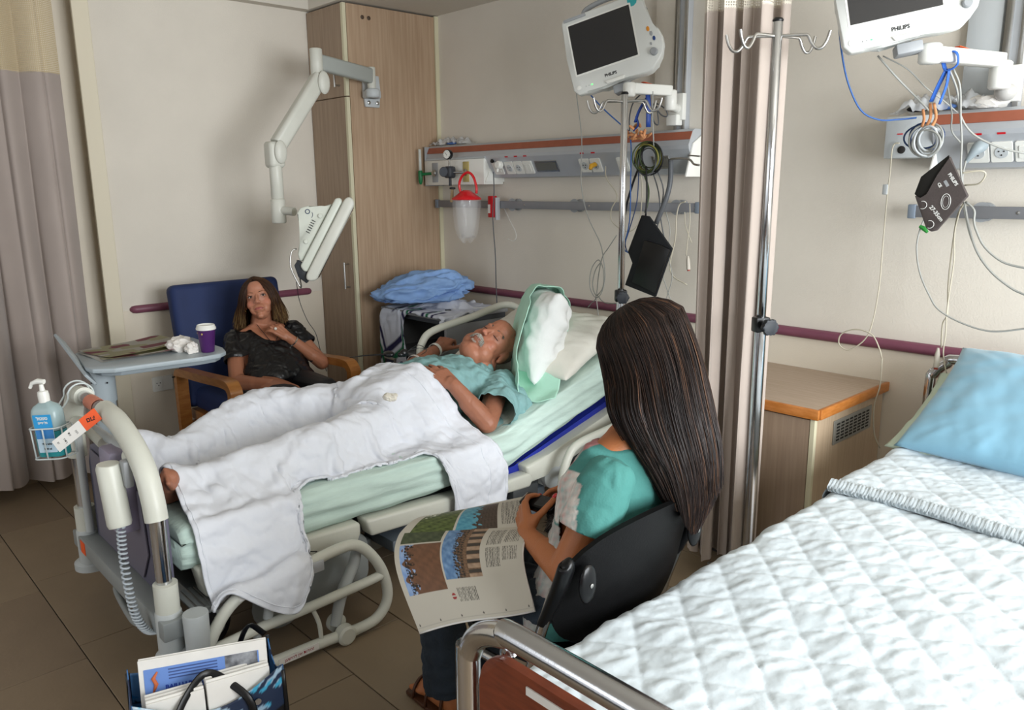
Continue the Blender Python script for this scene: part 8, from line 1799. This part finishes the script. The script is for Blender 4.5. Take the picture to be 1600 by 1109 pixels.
t = thing('quilt', 'white diamond-stitched quilt with its top folded back on the empty bed', 'quilt', (4.07, -1.35, 0.59))
me, Qm = quilt('quilt', 3.595, 4.52, -2.40, -0.95, 0.600, 0.0085, 3); obj('main_layer', me, QM, t, ang=180)
me, Qf = quilt('fold', 3.590, 4.525, -1.075, -0.36, 0.618, 0.0085, 11, hang=0.12); P = get_co(me); P[:, 2] += 0.05 * np.clip((P[:, 1] + 0.75) / 0.4, 0, 1) ** 2 * (np.abs(P[:, 0] - 4.06) < 0.6); P[:, 1] += 0.02 * np.sin(P[:, 0] * 7); set_co(me, P); obj('folded_layer', me, QM, t, ang=180)
b = BM(); n = 300
vs = []
for i in range(n + 1):
    x = 3.60 + 0.92 * i / n; y = -1.075 + 0.02 * math.sin(x * 7); w_ = 0.0035 * math.sin(i * 1.9) + 0.002 * math.sin(i * 0.7)
    vs.append([b.verts.new((x, y - 0.006, 0.606)), b.verts.new((x, y - 0.016 + w_, 0.622 + w_)), b.verts.new((x, y + 0.004, 0.640 + w_)), b.verts.new((x, y + 0.028, 0.636 - w_))])
for A, B in zip(vs[:-1], vs[1:]):
    for k in range(3): b.faces.new((A[k], B[k], B[k+1], A[k+1]))
obj('gathered_hem', b, QM, t, ang=180)
# stitched seams as thin sunken cords are formed by the relief; pillows
SAT = M('satin_blue', '83B4CC', 0.42, var=0.04, vs=6, sheen=0.3, bump=0.04, bs=40); PGR = M('pale_green_case', 'BFCDB9', 0.8, bump=0.15, bs=40)
pillow('pillow', 'pale green pillow lying under the satin blue pillow', (3.95, -0.40, 0.715), (0.76, 0.46, 0.13), Euler((0.42, 0.0, -0.04)).to_matrix(), PGR, 12)
pl_b = pillow('pillow', 'satin light blue pillow leaning at head of the empty quilted bed', (3.99, -0.43, 0.775), (0.74, 0.52, 0.155), Euler((0.56, 0.0, -0.10)).to_matrix(), SAT, 15, 0.0035)

# ------------------------------------------------------------------ shopping bag with newspapers
bg_ = thing('shopping_bag', 'printed blue and white shopping bag with black edging full of newspapers on the floor', 'bag', (2.82, -2.64, 0))
bc, bd = np.array((2.815, -2.645)), math.radians(-14)
ex_, ey_ = np.array((math.cos(bd), math.sin(bd))), np.array((-math.sin(bd), math.cos(bd)))     # ex: depth (towards +x), ey: width
def bp(a, w, z): q = bc + ex_ * a + ey_ * w; return (q[0], q[1], z)
def panel(a0, w0, a1, w1, seed, tint, ztop=0.362):
    n = 70; me_pts = []
    for i in range(n + 1):
        for j in range(n + 1):
            u, v = i / n, j / n; a, w = a0 + (a1 - a0) * u, w0 + (w1 - w0) * u; zt_ = ztop - 0.045 * math.sin(PI * u) + 0.012 * math.sin(5 * u + seed)
            bul = 0.018 * math.sin(PI * v) * math.sin(PI * u); d = np.array((w1 - w0, -(a1 - a0))); d = d / np.linalg.norm(d)
            me_pts.append(bp(a + d[0] * bul * 1.0, w + d[1] * bul, 0.003 + zt_ * v))
    X = np.array(me_pts).reshape(n + 1, n + 1, 3); me = grid_mesh('panel', X); uu, vv = np.meshgrid(np.linspace(0, 1, n + 1), np.linspace(0, 1, n + 1), indexing='ij')
    Q = np.stack([uu.ravel() * 1.0, vv.ravel(), 0 * uu.ravel() + seed], 1); k = 0.5 + 0.5 * vnoise(Q, 3, seed); k2 = 0.5 + 0.5 * vnoise(Q * np.array((1, 3, 1)), 9, seed + 1)
    C = np.array(hexc('B9CAD6')) * k[:, None] + np.array(hexc('7FA3BE')) * (1 - k)[:, None]; dk = (k * 0.6 + k2 * 0.4) < 0.40; C[dk] = np.array(hexc('1B2A44')); md = ~dk & (k2 > 0.78); C[md] = hexc('3E9CC0')
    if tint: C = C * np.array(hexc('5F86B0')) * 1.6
    bk = (vv.ravel() < 0.72) & (vv.ravel() > 0.60) & (uu.ravel() > 0.25 - 0.1) if seed == 2 else np.zeros(len(C), bool); C[bk] = hexc('0E0F12')
    if seed == 2: lw = (vv.ravel() <= 0.60) & (uu.ravel() > 0.12) & (uu.ravel() < 0.93); C[lw] = hexc('B7B9C0')
    set_col(me, C); me = solid(me, 0.003); return me
BAGM = M('bag_print', 'FFFFFF', 0.35, attr='Col', bump=0.05, bs=60)
D_, W_ = 0.085, 0.165
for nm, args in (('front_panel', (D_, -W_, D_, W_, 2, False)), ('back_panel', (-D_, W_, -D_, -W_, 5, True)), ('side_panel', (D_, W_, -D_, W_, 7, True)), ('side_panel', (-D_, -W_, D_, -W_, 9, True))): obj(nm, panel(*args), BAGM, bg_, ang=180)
for a, w in ((D_, W_), (D_, -W_), (-D_, W_), (-D_, -W_)):
    b = BM(); tube(b, [bp(a, w, 0.004), bp(a * 1.04, w * 1.02, 0.18), bp(a, w, 0.358)], 0.0055, 8, sm=4); obj('corner_piping', b, BLACKP, bg_, ang=180)
b = BM(); box(b, (-D_, -W_, 0.002), (D_, W_, 0.006), mat=Matrix.Translation((bc[0], bc[1], 0)) @ Matrix.Rotation(bd, 4, 'Z')); obj('base_panel', b, BLACKP, bg_)
b = BM(); tube(b, [bp(D_ + 0.006, -0.09, 0.20), bp(D_ + 0.012, -0.085, 0.30), bp(D_ - 0.02, -0.05, 0.352), bp(D_ - 0.055, 0.0, 0.372), bp(D_ - 0.02, 0.05, 0.345), bp(D_ + 0.012, 0.085, 0.30), bp(D_ + 0.006, 0.09, 0.20)], 0.009, 8, sm=5, flat=0.22, up=(1, 0, 0)); obj('handle', b, BLACKP, bg_, ang=180)
b = BM(); tube(b, [bp(-D_ - 0.002, 0.09, 0.22), bp(-D_ - 0.012, 0.09, 0.32), bp(-D_ + 0.0, 0.12, 0.40), bp(-D_ - 0.01, 0.16, 0.36)], 0.008, 8, sm=5, flat=0.22, up=(1, 0, 0)); obj('handle', b, BLACKP, bg_, ang=180)
b = BM(); lathe(b, [(0.008, 0), (0.008, 0.002), (0.004, 0.002)], bp(D_ + 0.009, 0.10, 0.30), (ex_[0], ex_[1], 0), 14); obj('press_stud', b, STEEL, bg_)
fm_ = frame(bp(D_ + 0.022, -0.01, 0.222), (ey_[0], ey_[1], 0), (0, 0, 1), (ex_[0], ex_[1], 0))
for k, s in enumerate(('HORSES 2011', 'ISRAEL')): pass
def paper_block(name, label, c, wd, ht, th, xdir, updir, mat, layers):
    xdir, updir = Vector(xdir).normalized(), Vector(updir).normalized(); xdir = (xdir - updir * xdir.dot(updir)).normalized(); n = xdir.cross(updir); m = frame(c, xdir, updir, n); t = thing(name, label, 'newspaper', c)
    for k in range(layers):
        b = BM(); z = -th / 2 + th * k / layers; dy = 0.003 * math.sin(k * 2.1); box(b, (-wd / 2, -ht + dy, z + 0.0004), (wd / 2, dy, z + th / layers - 0.0004), min(0.0012, th / layers * 0.3), 1, mat=m); obj('folded_sheet', b, mat, t)
    return t, m, th / 2
npu = Vector((-0.12, 0.05, 1.0)); npx = Vector((ey_[0] * 1.0 + 0.22, ey_[1], -0.0))
t, m, z = paper_block('newspaper', 'folded newspaper with a blue banner standing at the back of the shopping bag', (2.800, -2.640, 0.408), 0.29, 0.30, 0.018, npx, npu, PAPER, 5)
b = BM(); prism(b, rrect(0.26, 0.062, 0.001), 0.0005, m @ Matrix.Translation((-0.004, -0.052, z))); bn_ = obj('blue_banner', b, M('banner_blue', '6C8FD0', 0.6), t, smooth=False)
b = BM(); prism(b, rrect(0.075, 0.062, 0.001), 0.0006, m @ Matrix.Translation((0.085, -0.052, z + 0.0002))); obj('banner_photo', b, M('photo_grey', '9FA2A8', 0.5, c2='3A3C42', vs=30), t, smooth=False)
b = BM(); prism(b, rrect(0.010, 0.010, 0.001), 0.0006, m @ Matrix.Translation((0.046, -0.060, z + 0.0006))); obj('red_mark', b, RED, t, smooth=False)
b = BM(); tube(b, [m @ Vector(q) for q in ((-0.104, -0.030, z + 0.001), (-0.114, -0.045, z + 0.001), (-0.108, -0.060, z + 0.001), (-0.116, -0.080, z + 0.001))], [0.002, 0.005, 0.005, 0.002], 8); obj('orange_figure', b, M('figure_orange', 'C4683E', 0.6), t, ang=180)
b = BM(); prism(b, rrect(0.26, 0.10, 0.001), 0.0005, m @ Matrix.Translation((-0.004, -0.140, z))); obj('dark_photo', b, M('photo_dark', '2A1F1C', 0.5, c2='5A3A30', vs=14), t, smooth=False)
obj('headline', text_mesh('UTI...AKU ULIAB'[::-1], 0.015, m @ Matrix.Translation((-0.035, -0.072, z + 0.0008)), 0.0001, bold=0.0008), M('headline_blue', '24409A', 0.6), bn_, smooth=False)
b = BM()
for r in range(4): box(b, (-0.080, -0.030 - r * 0.0075, z + 0.0006), (0.030, -0.027 - r * 0.0075, z + 0.0009), mat=m)
obj('text_rows', b, M('banner_text', '40548A', 0.6), bn_, smooth=False, kind='stuff')
for lb, dxw, wd in (('thick folded newspaper at the left front inside the shopping bag', -0.075, 0.125), ('thick folded newspaper at the right front inside the shopping bag', 0.065, 0.145)):
    c = bp(0.035, dxw, 0.352 if dxw < 0 else 0.362); paper_block('newspaper', lb, c, wd, 0.28, 0.055, (ey_[0], ey_[1], 0.06 if dxw < 0 else -0.02), (-0.18, 0.05, 1), PAPER, 9)
